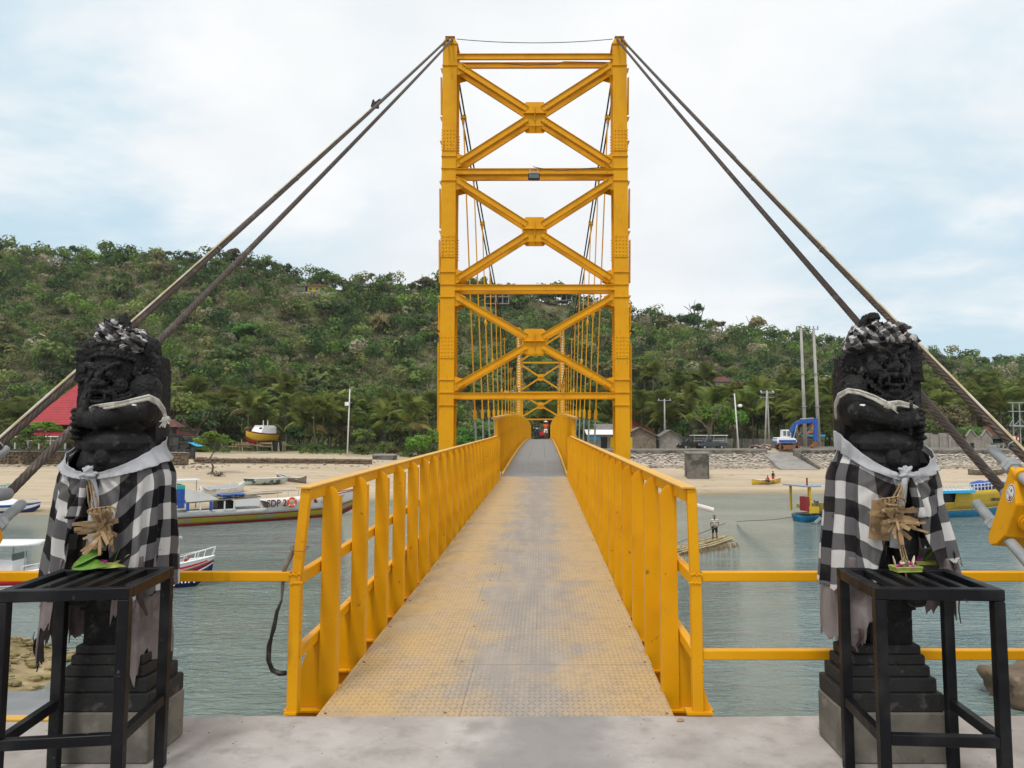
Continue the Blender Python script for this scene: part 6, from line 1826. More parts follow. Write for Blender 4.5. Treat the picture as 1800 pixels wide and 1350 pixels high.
fr.build("frond_fringe", M['straw'], raft)["kind"] = "stuff"
for k in range(3): mb = MB(); mb.bar((L * (.2 + .3 * k), -.8, .36), (L * (.2 + .3 * k), .8, .38), .08, .06); mb.build("cross_pole", M['bamboo'], raft)
fx = L * (1255 - 1178) / 104.0
fp = rp0 + Vector((math.cos(rz) * fx, math.sin(rz) * fx, .36))
Jm = pose(lwri=(-.25, -.10, .90), lhan=(-.255, -.13, .83), rwri=(.20, -.19, 1.08), rhan=(.235, -.22, 1.05))
person("man in a striped shirt, dark shorts and cap poling the bamboo raft", fp, 0, Jm, [shirt(striped("striped_shirt", (.62, .58, .52), (.03, .03, .04), .105)), shorts(M['black'])], hat=M['grey_wood'])
a = fp + Vector((.235, -.23, 1.05)); b = fp + Vector((-.255, -.14, .83)); d = (b - a)
mb = MB(); mb.tube([a - d * .85, a, b, b + d * 5.2], .022, 6); tag(mb.build("punt_pole", M['grey_wood']), "long thin pole held by the man on the raft", "pole")
# two people at the yellow canoe
cp = CAN.location; cr_ = CAN.rotation_euler.z
q = cp + Vector((3.05, .75, .0)); q.z = ground_z(q.x, q.y)
person("person in a black shirt and red shorts standing behind the yellow canoe", q, .4, pose(rwri=(.24, -.12, .95), rhan=(.25, -.16, .88)), [shirt(M['black']), shorts(M['red'])])
q = cp + Vector((2.2, .0, .30))
sit = dict(pelvis=(0, 0, .14), waist=(0, -.03, .28), chest=(0, -.09, .50), neck=(0, -.14, .66), head=(0, -.17, .77), crown=(0, -.17, .86), nose=(0, -.26, .75), lsho=(-.19, -.11, .60), lelb=(-.25, -.24, .40), lwri=(-.17, -.40, .36), lhan=(-.15, -.46, .34),
           rsho=(.19, -.11, .60), relb=(.25, -.24, .40), rwri=(.17, -.40, .36), rhan=(.15, -.46, .34), lhip=(-.11, -.04, .13), lkne=(-.15, -.42, .40), lank=(-.14, -.48, .06), ltoe=(-.14, -.62, .03), rhip=(.11, -.04, .13), rkne=(.15, -.42, .40), rank=(.14, -.48, .06), rtoe=(.14, -.62, .03))
person("person in a red shirt squatting in the yellow canoe", q, -1.0, pose(**sit), [shirt(M['red']), shorts(M['navy'])])
# on the far part of the bridge
py = 68.0
person("person in an orange top and pale conical hat walking on the bridge deck", Vector((BX0 + .55, py, zd(py))), 0, pose(lkne=(-.12, -.14, .50), lank=(-.13, -.10, .10), ltoe=(-.14, -.24, .05)), [shirt(M['orange'], "top"), shorts(M['white_paint'], "trousers"), ("scarf", M['clean_white'], [("neck", "chest", .07, .09)])], hat='cone')
ride = dict(pelvis=(0, .1, .80), waist=(0, .06, .93), chest=(0, .0, 1.16), neck=(0, -.03, 1.33), head=(0, -.05, 1.45), crown=(0, -.04, 1.54), nose=(0, -.14, 1.44), lsho=(-.2, 0, 1.26), lelb=(-.32, -.18, 1.05), lwri=(-.30, -.42, 1.0), lhan=(-.28, -.48, 1.0), rsho=(.2, 0, 1.26), relb=(.32, -.18, 1.05), rwri=(.30, -.42, 1.0), rhan=(.28, -.48, 1.0),
            lhip=(-.11, .05, .78), lkne=(-.20, -.32, .66), lank=(-.17, -.22, .26), ltoe=(-.17, -.36, .23), rhip=(.11, .05, .78), rkne=(.20, -.32, .66), rank=(.17, -.22, .26), rtoe=(.17, -.36, .23))
py = 66.5
person("person in a black shirt and dark helmet riding the scooter on the bridge", Vector((BX0 - .28, py, zd(py))), 0, pose(**ride), [shirt(M['black']), ("trousers", M['navy'], [("pelvis", "lhip", .12, .10), ("pelvis", "rhip", .12, .10), ("lhip", "lkne", .10, .075), ("rhip", "rkne", .10, .075), ("lkne", "lank", .075, .05), ("rkne", "rank", .075, .05)])], hat=M['black'])
sc = thing("scooter", "dark motor scooter with its rider facing the viewer on the far bridge deck", "scooter", (BX0 - .28, py, zd(py)))
for y in (-.62, .62):
    mb = MB(); mb.grid([[Vector(((.035) * math.cos(b), y + (.23 + .05 * math.sin(b)) * math.cos(a), .27 + (.23 + .05 * math.sin(b)) * math.sin(a))) for b in np.linspace(0, 2 * PI, 7)[:-1]] for a in np.linspace(0, 2 * PI, 17)], closed=True); w = mb.build("wheel", M['black'], sc, smooth=True)
    mb = MB(); mb.tube([(-.04, y, .27), (.04, y, .27)], .16, 12); mb.build("rim", M['galv'], w)
mb = MB(); mb.hexa([(-.16, -.52, .3), (.16, -.52, .3), (.12, -.45, .3), (-.12, -.45, .3), (-.12, -.42, 1.0), (.12, -.42, 1.0), (.1, -.34, 1.0), (-.1, -.34, 1.0)]); mb.build("front_shield", M['black'], sc)
mb = MB(); mb.ell((0, .25, .62), (.15, .5, .16), 12, 8); mb.build("seat", M['black'], sc, smooth=True); mb = MB(); mb.ell((0, .4, .45), (.16, .4, .16), 12, 8); mb.build("body_cowl", M['boat_red'], sc, smooth=True)
mb = MB(); mb.tube([(-.33, -.40, 1.02), (0, -.44, 1.06), (.33, -.40, 1.02)], .02, 6); mb.build("handlebar", M['galv'], sc); mb = MB(); mb.ell((0, -.47, .98), (.07, .05, .06), 10, 7); mb.build("headlight", M['clean_white'], sc)
ct = thing("handcart", "small bright red handcart between the scooter and the walking person", "cart", (BX0 + .18, 70.5, zd(70.5)))
bx(ct, "tray", M['red'], ((0, 0, .55), (.55, .9, .35)))
for x in (-.3, .3):
    mb = MB(); mb.tube([(x - .03, 0, .25), (x + .03, 0, .25)], .25, 14); mb.build("wheel", M['black'], ct)
bars(ct, "handle", M['galv'], .035, ((-.2, -.45, .6), (-.2, -1.0, .9)), ((.2, -.45, .6), (.2, -1.0, .9)), ((-.2, -1.0, .9), (.2, -1.0, .9)))
# ================================================================== far shore: walls, houses, poles, vehicles
def gz(p): return ground_z(p[0], p[1])
def hip_roof(mb, x0, x1, y0, y1, z0, z1, ridge, n=14, lap=.05):
    """stepped courses; ridge = (xa, xb) at the middle in y"""
    ym = (y0 + y1) / 2
    for k in range(n):
        a, b = k / n, (k + 1) / n
        def rec(f, dz):
            return (x0 + (ridge[0] - x0) * f, x1 + (ridge[1] - x1) * f, y0 + (ym - y0) * f, y1 + (ym - y1) * f, z0 + (z1 - z0) * f + dz)
        A, Bq = rec(a, lap), rec(b, 0)
        lo = [(A[0], A[2], A[4]), (A[1], A[2], A[4]), (A[1], A[3], A[4]), (A[0], A[3], A[4])]
        hi = [(Bq[0], Bq[2], Bq[4]), (Bq[1], Bq[2], Bq[4]), (Bq[1], Bq[3], Bq[4]), (Bq[0], Bq[3], Bq[4])]
        lo2 = [(p[0], p[1], p[2] - lap - .02) for p in lo]
        mb.add(lo + hi + lo2, [(0, 1, 5, 4), (1, 2, 6, 5), (2, 3, 7, 6), (3, 0, 4, 7), (8, 9, 1, 0), (9, 10, 2, 1), (10, 11, 3, 2), (11, 8, 0, 3)])
    return mb

# temple hall with the red roof
def X_at(u, y): return (u - 954) / FPX * y
t = thing("temple_hall", "open hall with a big red ribbed roof behind the worn-faced statue", "building", G(X_at(150, 116), 116))
bz = t.location.z
x0, x1 = X_at(18, 112), X_at(268, 112)
e0 = at(60, 766, 112).z; e1 = at(60, 748, 114).z; rt = at(60, 664, 119).z
hip_roof(MB(), x0, x1, 110, 128, e0, e1, (x0 + 2.6, x1 - 2.6), 4).build("lower_roof", M['roof_red'], t, world=True)
m_ = hip_roof(MB(), x0 + 2.3, x1 - 2.3, 112.2, 125.8, e1 + .1, rt, (X_at(148, 119), X_at(178, 119)), 20); m_.build("roof", M['roof_red'], t, world=True)
fb = MB(); fb.box(((x0 + x1) / 2, 110.05, e0 - .12), (x1 - x0, .12, .14)); fb.box((x0 + .05, 119, e0 - .12), (.12, 18, .14)); fb.box((x1 - .05, 119, e0 - .12), (.12, 18, .14)); fb.build("fascia", M['white_paint'], t, world=True)
for u in (30, 52, 72, 92, 118, 150, 200, 240, 270):
    p = MB(); x = X_at(u, 111); p.box((x, 111, (e0 + bz) / 2), (.18, .18, e0 - bz)); p.build("post", M['white_paint'], t, world=True)
w = MB(); w.box(((x0 + x1) / 2, 124, (bz + e0) / 2 - .1), (x1 - x0 - 2, .3, e0 - bz)); w.build("rear_wall", M['lime'], t, world=True)
w = MB(); w.box(((x0 + x1) / 2, 110.6, bz + .45), (x1 - x0, .35, 1.1)); w.build("low_wall", M['lime'], t, world=True)
w = MB(); w.bar((x0, 110.9, e0 - .75), (x1, 110.9, e0 - .75), .10, .14); w.build("tie_beam", M['white_paint'], t, world=True)
# dark carved shrine on the right of the hall
p = G(X_at(314, 110), 110)
t = thing("stone_shrine", "dark stone shrine and wall with a small brown roof beside the long checked cloth", "shrine", p)
for (dx, w_, h, y) in ((-1.8, 1.6, 4.6, 1.0), (-.4, 1.2, 3.6, .6), (.8, 1.6, 2.4, .8), (1.6, .5, 3.0, .5)): bx(t, "stone_tower", M['lime'], ((dx, y, h / 2), (w_, 1.4, h)), ((dx, y, h + .15), (w_ + .3, 1.7, .25)), ((dx, y, h * .6), (w_ + .2, 1.6, .2)))
bx(t, "base_wall", M['lime'], ((.2, -.3, .6), (5.4, .4, 1.5)), ((.2, -.3, 1.42), (5.6, .55, .14)))
for k in range(5): bx(t, "wall_pier", M['lime'], ((-2.3 + 1.25 * k, -.35, .8), (.35, .6, 1.9)))
rf = hip_roof(MB(), -3.2, .1, -.6, 2.4, 4.9, 6.1, (-2.0, -1.2), 6); rf.build("roof", M['roof_brown'], t)
mb = MB(); mb.hexa([(1.9, -.5, 2.5), (3.3, -.6, 1.9), (3.3, 1.5, 1.9), (1.9, 1.5, 2.5), (1.9, -.5, 2.56), (3.3, -.6, 1.96), (3.3, 1.5, 1.96), (1.9, 1.5, 2.56)]); mb.build("awning", M['sky_blue'], t)

# low sea walls of rubble on the left half of the beach
def rubble_wall(label, pts, h, m, seed, name="stone_wall", r=.22, cap_m=None):
    rs = random.Random(seed)
    t = thing(name, label, "wall", pts[0])
    core = MB(); st = MB()
    for a, b in zip(pts, pts[1:]):
        a, b = Vector(a), Vector(b); d = b - a; L = d.length; n = int(L / (r * 1.5))
        core.bar(a + Vector((0, .25, h / 2 - .35)), b + Vector((0, .25, h / 2 - .35)), .5, h + .6)
        for i in range(n):
            for j in range(max(1, int(h / (r * 1.25)))):
                f = (i + rs.uniform(-.3, .3)) / n; z = (j + .5 + rs.uniform(-.3, .3)) * r * 1.25
                c = a + d * f + Vector((0, -.05 - rs.random() * .06 + .02 * j, z)); s = r * rs.uniform(.6, 1.05)
                st.ell(c, (s * 1.2, s * .6, s * .75), 6, 4, Matrix.Rotation(rs.uniform(-.5, .5), 3, 'Y'))
    core.build("core", m, t, world=True); tag(st.build("stones", m, t, world=True), kind="stuff")
    if cap_m:
        c = MB()
        for a, b in zip(pts, pts[1:]): c.bar(Vector(a) + Vector((0, .2, h + .03)), Vector(b) + Vector((0, .2, h + .03)), .75, .10)
        c.build("coping", cap_m, t, world=True)
    return t
def wpts(us, vs): return [on_ground(u, v) for u, v in zip(us, vs)]
rubble_wall("brown rubble sea wall below the temple hall", [G(X_at(u, 100.5), 100.5) for u in (-160, -60, 40, 140, 240, 332)], 1.75, M['brown_rubble'], 1, r=.34, cap_m=M['pale_concrete'])
rubble_wall("ruined low stone wall running along the sand below the scaffold", [G(X_at(u, y), y) for u, y in ((345, 103), (430, 104), (520, 105), (610, 106), (655, 107))], .75, M['brown_rubble'], 2, r=.26)
# railings of thin posts by the temple path
t = thing("path_railing", "thin dark railing along the sand path below the temple hall", "railing", G(X_at(20, 106), 106))
bars(t, "rail", M['grey_wood'], .06, *[(G(X_at(a, 106), 106) + Vector((0, 0, .9)) - t.location, G(X_at(b, 106), 106) + Vector((0, 0, .9)) - t.location) for a, b in ((0, 140), (140, 335))])
for u in range(2, 336, 13):
    q = G(X_at(u, 106), 106) - t.location; bars(t, "post", M['grey_wood'], .06, (q, q + Vector((0, 0, 1.0))))

# right-hand revetment of pale stone with a concrete cap
RVY0, RVY1 = 108.0, 111.2
def rev_z(y): return -2.6 + (y - RVY0) / (RVY1 - RVY0) * 1.75
t = thing("sea_wall", "sloping pale stone sea wall with a concrete cap below the road", "wall", (30, 110, -2.0))
rs = random.Random(5)
XL, XR = 5.5, 100.0
RU0, RU1 = X_at(1352, 110), X_at(1402, 110)     # gap for the boat ramp
for (a, b) in ((XL, RU0), (RU1, XR)):
    mb = MB(); mb.hexa([(a, RVY0 - .1, -4), (b, RVY0 - .1, -4), (b, RVY1 + .3, -4), (a, RVY1 + .3, -4), (a, RVY0 - .1, -2.60), (b, RVY0 - .1, -2.60), (b, RVY1 + .3, -.86), (a, RVY1 + .3, -.86)]); mb.build("core", M['rubble'], t, world=True)
    mb = MB(); mb.box(((a + b) / 2, RVY1 + .45, -.58), (b - a, .5, .55)); mb.build("lower_cap", M['old_concrete'], t, world=True)
    mb = MB(); mb.box(((a + b) / 2, RVY1 + .55, -.17), (b - a, .7, .27)); mb.build("cap", M['pale_concrete'], t, world=True)
V_, F_, C_ = [], [], []
sp = MB(); sp.ell((0, 0, 0), 1, 6, 4)
SV, SF = np.array(sp.v), sp.f
def stuff_blobs(items, name, m, parent=None):
    """items: (centre, radii, rotation z, colour)"""
    nv = len(SV); allv = np.zeros((len(items) * nv, 3), dtype=np.float32); cols = np.ones((len(items) * nv, 4), dtype=np.float32)
    fa = []
    for i, (c, r, a, col) in enumerate(items):
        q = SV * np.array(r); ca, sa = math.cos(a), math.sin(a)
        q = np.stack([q[:, 0] * ca - q[:, 1] * sa, q[:, 0] * sa + q[:, 1] * ca, q[:, 2]], 1) + np.array(c)
        allv[i * nv:(i + 1) * nv] = q; cols[i * nv:(i + 1) * nv, :3] = col
        fa += [tuple(k + i * nv for k in f) for f in SF]
    me = bpy.data.meshes.new(name); me.from_pydata(allv.tolist(), [], fa); me.materials.append(m)
    at_ = me.color_attributes.new("tint", 'FLOAT_COLOR', 'POINT'); at_.data.foreach_set("color", cols.ravel())
    if parent is not None: me.transform(Matrix.Translation(-base_of(parent)))
    o = obj(name, me, parent); tag(o, kind="stuff"); return o
items = []
x = XL
while x < 92:
    if not (RU0 - .2 < x < RU1 + .2):
        for k in range(9):
            y = RVY0 + (k + rs.uniform(.0, .9)) * (RVY1 - RVY0) / 9; s = rs.uniform(.13, .26)
            c = rs.uniform(.34, .58) if rs.random() > .12 else rs.uniform(.14, .28)
            items.append(((x + rs.uniform(-.2, .2), y, rev_z(y) + rs.uniform(-.02, .08)), (s * 1.35, s * 1.1, s * .5), rs.uniform(0, 3), (c, c * .90, c * .77)))
    x += .40
stuff_blobs(items, "stones", M['pebble'], t)
items = []
for k in range(900):                                      # stones scattered at the foot and debris on the left beach
    if k < 420: x, y = rs.uniform(5, 80), 107.8 - abs(rs.gauss(0, .5))
    elif k < 700: x, y = X_at(rs.uniform(200, 660), 104), rs.uniform(99, 113)
    else:
        x, y = X_at(rs.uniform(0, 380), 98), 98.5 + rs.gauss(0, .8)
    s = rs.uniform(.06, .22); c = rs.uniform(.10, .42)
    items.append(((x, y, ground_z(x, y) + s * .2), (s * rs.uniform(1, 2.2), s, s * .55), rs.uniform(0, 3), (c, c * .85, c * .66)))
stuff_blobs(items, "shore_debris", M['pebble'])
for k, (u, v, s) in enumerate(((232, 0, 0),)): pass
def low(c, r, name, m, label, cat):
    boulder(name, label, c, r, 1.7, m, cat)
low(on_ground(352, 810) + Vector((0, 0, .2)), (.6, .5, .5), "boulder", M['brown_rubble'], "single brown boulder on the upper beach left of the scaffold", "rock")
# boat ramp through the revetment
t = thing("boat_ramp", "concrete boat ramp cutting down through the stone sea wall", "ramp", ((RU0 + RU1) / 2, 109, -2.5))
mb = MB(); mb.hexa([(RU0 + .1, 105.6, -4), (RU1 + 1.2, 105.6, -4), (RU1 - .9, 112.2, -4), (RU0 - .8, 112.2, -4), (RU0 + .1, 105.6, -3.0), (RU1 + 1.2, 105.6, -3.0), (RU1 - .9, 112.2, -.6), (RU0 - .8, 112.2, -.6)]); mb.build("ramp_slab", M['pale_concrete'], t, world=True)
mb = MB(); mb.hexa([(RU1 - .6, 110.9, -3), (RU1 + 1.6, 106.2, -3), (RU1 + 1.9, 106.4, -3), (RU1 - .2, 111.4, -3), (RU1 - .6, 110.9, -.05), (RU1 + 1.6, 106.2, -2.7), (RU1 + 1.9, 106.4, -2.7), (RU1 - .2, 111.4, -.05)]); mb.build("side_wall", M['old_concrete'], t, world=True)
mb = MB(); mb.hexa([(RU0 - .9, 111.6, -3), (RU0 + .2, 106.2, -3), (RU0 + .5, 106.3, -3), (RU0 - .5, 111.6, -3), (RU0 - .9, 111.6, -.5), (RU0 + .2, 106.2, -2.8), (RU0 + .5, 106.3, -2.8), (RU0 - .5, 111.6, -.5)]); mb.build("side_wall", M['pale_concrete'], t, world=True)

# old bridge piers standing in the sand
def pier(label, u0, u1, v0, v1, y):
    x0, x1 = X_at(u0, y), X_at(u1, y); z1 = at(u0, v0, y).z; z0 = at(u0, v1, y).z
    t = thing("old_pier", label, "pier", ((x0 + x1) / 2, y, z0), group="old bridge piers in the sand")
    w = x1 - x0
    mb = MB(); mb.box((0, w * .35, (z1 - z0) / 2 - .4), (w, w * .7, z1 - z0 + .8), bev=.06); mb.build("shaft", M['old_concrete'], t)
    mb = MB(); mb.box((0, w * .35, z1 - z0 - .08), (w + .12, w * .7 + .12, .28), bev=.05); mb.build("cap", M['pale_concrete'], t)
    return t
pier("tall dark concrete pier standing in the sand right of the ramp railing", 1207, 1245, 795, 853, 98.5)
pier("squat stained concrete pier on the upper beach left of the tower", 656, 694, 799, 818, 113)

# houses and huts ----------------------------------------------------------------
def window(t, m, c, w, h, yout=0.0):
    f = MB(); f.box(c, (w + .16, .08, h + .16)); fo = f.build("window", M['white_paint'], t)
    g = MB(); g.box((c[0], c[1] - .03, c[2]), (w, .06, h)); g.build("pane", M['dark_glass'], fo)
def house(name, label, u, y, w, d, h, roof_h, wall_m, roof_m, over=.7, dz=0, ridge=.5, wins=2, cat="house", rz=0):
    p = gat(u, y); p.z += dz
    t = thing(name, label, cat, p, rz)
    mb = MB(); mb.box((0, d / 2, h / 2 - .6), (w, d, h + 1.2)); mb.build("wall", wall_m, t)
    r = hip_roof(MB(), -w / 2 - over, w / 2 + over, -over, d + over, h, h + roof_h, (-w * ridge / 2, w * ridge / 2), 9, .06); r.build("roof", roof_m, t)
    mb = MB(); mb.box((0, -over + .04, h - .10), (w + 2 * over, .08, .16)); mb.build("fascia", M['grey_wood'], t)
    for k in range(wins): window(t, None, (-w / 2 + w * (k + .5) / wins, -.02, h * .55), w / wins * .4, h * .35)
    return t
house("house", "house with a bright red hipped roof left of the near tower", 765, 172, 7.0, 5, 3.4, 2.2, M['wall_grey'], M['roof_red'], .9, dz=.3)
hy = 258
t = house("house", "low yellow house with a dark roof on the left hilltop", 552, hy, 7.0, 5, 2.5, 1.3, M['wall_yellow'], M['roof_brown'], .8, dz=1.2, wins=3)
mb = MB(); mb.box((-7.5, 1.5, 1.6), (6.5, 4, 2.6)); mb.build("side_wing", M['wall_grey'], t); mb = MB(); mb.hexa([(-11.2, -1, 2.6), (-4.2, -1, 2.6), (-4.2, 5, 3.6), (-11.2, 5, 3.6), (-11.2, -1, 2.75), (-4.2, -1, 2.75), (-4.2, 5, 3.75), (-11.2, 5, 3.75)]); mb.build("wing_roof", M['roof_grey'], t)
mb = MB(); mb.box((0, -2.2, -1.0), (16, .6, 1.6)); mb.build("terrace_wall", M['rubble'], t); mb = MB(); mb.box((-8.6, 4.6, 2.4), (1.2, 1.2, 3.6)); mb.build("water_tower", M['wall_yellow'], t)
def frame_building(label, u, y, w, floors, dz, roof=True):
    p = gat(u, y); p.z += dz; t = thing("unfinished_building", label, "building", p)
    for k in range(floors + 1): bx(t, "floor_slab", M['pale_concrete'], ((0, 3, 2.6 * k), (w, 6, .3)))
    for k in range(5):
        for yy_ in (.3, 5.6): bx(t, "column", M['pale_concrete'], ((-w / 2 + .3 + (w - .6) * k / 4, yy_, 1.3 * floors), (.35, .35, 2.6 * floors)))
    if roof: hip_roof(MB(), -w / 2 - 1, w / 2 + 1, -1, 7, 2.6 * floors + .2, 2.6 * floors + 2.2, (-w * .2, w * .2), 6).build("roof", M['wall_grey'], t)
frame_building("grey unfinished concrete building on the hilltop behind the tower's left half", 872, 262, 9.5, 2, 2.5, False)
frame_building("pale roofed building on the hilltop behind the tower's right half", 978, 285, 9, 1, 2.4)
for (lab, u, y, w, dz) in (("small brown pointed roof among trees on the right slope", 1271, 205, 4.0, 1.5), ("reddish tiled roof low among the palms right of the tower", 1257, 178, 6.0, 2.5), ("brown roof with a pale ridge, first of three on the right slope", 1302, 196, 7.0, 2.0), ("brown roofed house in the middle of three on the right slope", 1328, 196, 6.0, 2.0), ("brown roofed house, last of three on the right slope", 1344, 200, 6.0, 2.5)):
    house("house", lab, u, y, w, 4.5, 2.4, 2.2, M['wall_cream'], M['roof_brown'], .8, dz=dz, wins=2, ridge=.1 if w < 5 else .45)
house("house", "orange tiled roof behind the palms at the near tower's right foot", 1112, 132, 6.5, 5, 2.6, 2.6, M['wall_yellow'], M['roof_orange'], .9, dz=0, wins=1)
def shed(label, u, y, w, d, h, roof_m, wall_m, rise=.5, name="hut", gable=False, front=None):
    p = gat(u, y); t = thing(name, label, "hut", p)
    mb = MB(); mb.box((0, d / 2, h / 2), (w, d, h)); mb.build("wall", wall_m, t)
    if gable:
        mb = MB(); mb.prism([(-w / 2, .0, h), (w / 2, .0, h), (0, .0, h + rise)], (0, d, 0)); mb.build("gable", wall_m, t)
        for s_ in (-1, 1):
            mb = MB(); mb.hexa([(s_ * (w / 2 + .5), -.5, h - .28), (0, -.5, h + rise + .05), (0, d + .4, h + rise + .05), (s_ * (w / 2 + .5), d + .4, h - .28), (s_ * (w / 2 + .5), -.5, h - .18), (0, -.5, h + rise + .15), (0, d + .4, h + rise + .15), (s_ * (w / 2 + .5), d + .4, h - .18)]); mb.build("roof", roof_m, t)
    else:
        mb = MB(); mb.hexa([(-w / 2 - .4, -1.2, h), (w / 2 + .4, -1.2, h), (w / 2 + .4, d + .3, h + rise), (-w / 2 - .4, d + .3, h + rise), (-w / 2 - .4, -1.2, h + .1), (w / 2 + .4, -1.2, h + .1), (w / 2 + .4, d + .3, h + rise + .1), (-w / 2 - .4, d + .3, h + rise + .1)]); mb.build("roof", roof_m, t)
    return t
t = shed("food stall with a white sheet roof between the railing and the tower foot", 1068, 114.5, 6.2, 4, 2.3, M['clean_white'], M['wall_grey'], .8)
bx(t, "doorway", M['black'], ((-.6, -.02, 1.0), (1.0, .1, 1.9))); bx(t, "blue_sign", M['sky_blue'], ((-2.1, -.05, 1.75), (1.7, .1, .55))); bx(t, "yellow_shutter", M['wall_yellow'], ((1.5, -.03, 1.1), (2.2, .1, 1.7))); bars(t, "awning_post", M['grey_wood'], .1, ((-3.2, -1.1, 0), (-3.2, -1.1, 2.3)), ((0, -1.1, 0), (0, -1.1, 2.3)), ((3.2, -1.1, 0), (3.2, -1.1, 2.3)))
shed("grey tiled shed roof rising behind the white-roofed food stall", 1078, 119, 5.4, 4, 2.9, M['roof_grey'], M['wall_grey'], 1.2)
t = shed("patched shack with a sloping sheet roof at the tower's right foot", 1124, 114.5, 5.2, 4, 2.2, M['roof_grey'], M['grey_wood'], 1.2, gable=True)
bx(t, "yellow_door", M['wall_yellow'], ((-1.7, -.03, 1.0), (1.0, .08, 1.9)))
t = shed("grey gabled hut beside a heap of dry palm fronds", 1177, 115.5, 4.4, 4, 1.7, M['roof_grey'], M['wall_grey'], 1.3, gable=True)
bx(t, "door_opening", M['black'], ((-2.2, -.3, .8), (.7, .1, 1.5)))
fh = MB()
for k in range(70):
    x = rs.uniform(-2.6, 2.6); z = abs(rs.gauss(0, .35)); a = rs.uniform(-.5, .5)
    fh.bar((x, rs.uniform(-.6, .4), z), (x + rs.uniform(.6, 1.6), rs.uniform(-.6, .4), z + a * .6), .05, .03)
o = fh.build("frond_heap", M['straw']); o.location = gat(1185, 112.6); tag(o, kind="stuff")
t = thing("boundary_wall", "long low grey block wall behind the parked trucks", "wall", gat(1295, 134)); w_ = X_at(1385, 134) - X_at(1205, 134)
bx(t, "wall_panel", M['wall_grey'], ((0, 0, .7), (w_, .25, 1.9)))
for k in range(10): bx(t, "wall_post", M['pale_concrete'], ((-w_ / 2 + w_ * k / 9, -.02, .75), (.28, .34, 2.05)))
# unfinished block walls on the right
p = gat(1650, 116); t = thing("block_wall", "roofless grey block wall right of the shredded-cloth statue", "wall", p); W = X_at(1683, 116) - X_at(1619, 116)
for k in range(4): bx(t, "wall_panel", M['wall_grey'], ((-W / 2 + W * (k + .5) / 4, .02 * k, 1.35 - .12 * (k % 2)), (W / 4 - .05, .3, 2.5 - .24 * (k % 2))))
for k in range(5): bx(t, "pilaster", M['pale_concrete'], ((-W / 2 + W * k / 4, -.08, 1.3), (.28, .4, 2.6)))
bx(t, "footing", M['pale_concrete'], ((0, -.5, .05), (W + 2, .6, .5)))
p = gat(1718, 116); t = thing("gabled_ruin", "roofless block ruin with two pointed gables on the right", "building", p); W = X_at(1741, 116) - X_at(1697, 116)
for s_ in (-1, 1):
    c = s_ * W * .30; w2 = W * .19
    mb = MB(); mb.prism([(c - w2, 0, -.2), (c + w2, 0, -.2), (c + w2, 0, 2.1), (c, 0, 3.15), (c - w2, 0, 2.1)], (0, .25, 0)); mb.build("gable_wall", M['wall_grey'], t)
    mb = MB(); mb.bar((c - w2 - .1, -.03, 2.05), (c, -.03, 3.2), .35, .14); mb.bar((c + w2 + .1, -.03, 2.05), (c, -.03, 3.2), .35, .14); mb.build("gable_coping", M['pale_concrete'], t)
bx(t, "link_wall", M['wall_grey'], ((0, .15, 1.0), (W * .30, .25, 2.2))); bx(t, "dark_opening", M['black'], ((-W * .27, -.03, .55), (W * .14, .08, .9)))
house("house", "small white house with a brown roof behind the gabled ruin", 1752, 128, 5.0, 4, 2.3, 1.6, M['white_paint'], M['roof_brown'], .8, dz=0, wins=1)

# poles ---------------------------------------------------------------------------
def pole(name, label, u_t, v_t, u_b, y, r0, r1, m, group=None):
    b = gat(u_b, y); top = at(u_t, v_t, y)
    t = thing(name, label, "pole", b, 0, group)
    mb = MB(); mb.tube([Vector((0, 0, -.3)), (top - b) * .5, top - b], [r0, (r0 + r1) / 2, r1], 10); mb.build("shaft", m, t, smooth=True)
    return t, top - b
for (a, b, lab) in ((1408, 1414, "left of a pair of very tall concrete poles behind the excavator"), (1430, 1438, "right of a pair of very tall concrete poles behind the excavator")):
    t, tp = pole("utility_pole", lab, a, 577, b, 116.5, .34, .20, M['pole'])
    bars(t, "cross_arm", M['galv'], .12, (tp + Vector((-.8, 0, -.2)), tp + Vector((.8, 0, -.2))))
    for s_ in (-.7, 0, .7): bars(t, "insulator", M['grey_wood'], .13, (tp + Vector((s_, 0, -.15)), tp + Vector((s_, 0, .35))))
    mb = MB(); mb.box(tp * .62, (.72, .72, .10)); mb.box(tp * .35, (.80, .80, .10)); mb.build("collar", M['galv'], t)
bx(thing("pole_footing", "low concrete footing joining the two very tall poles", "footing", gat(1428, 115.5)), "block", M['pale_concrete'], ((0, 0, .15), (6.0, 1.2, .5)))
for (u, v, ub, y, lab, s_) in ((615, 684, 612, 118, "white lamp pole with a small box on the left beach", -1), (1291, 692, 1297, 115, "white lamp pole with a round lamp right of the parked trucks", 1)):
    t, tp = pole("lamp_pole", lab, u, v, ub, y, .13, .09, M['white_pole'], "white lamp poles on the far shore")
    h = tp * .78
    if s_ < 0:
        bx(t, "control_box", M['clean_white'], ((h.x - .3, -.2, h.z), (.7, .3, .6))); bars(t, "tip_rod", M['galv'], .06, (tp, tp + Vector((-.05, 0, .9)))); bars(t, "side_bracket", M['galv'], .06, (h, h + Vector((.5, 0, .3))))
    else:
        mb = MB(); mb.ell((h.x + .75, -.1, h.z), (.38, .3, .26), 10, 7); mb.build("lamp_head", M['clean_white'], t, smooth=True); bars(t, "lamp_arm", M['galv'], .08, (h, h + Vector((.6, 0, .05))))
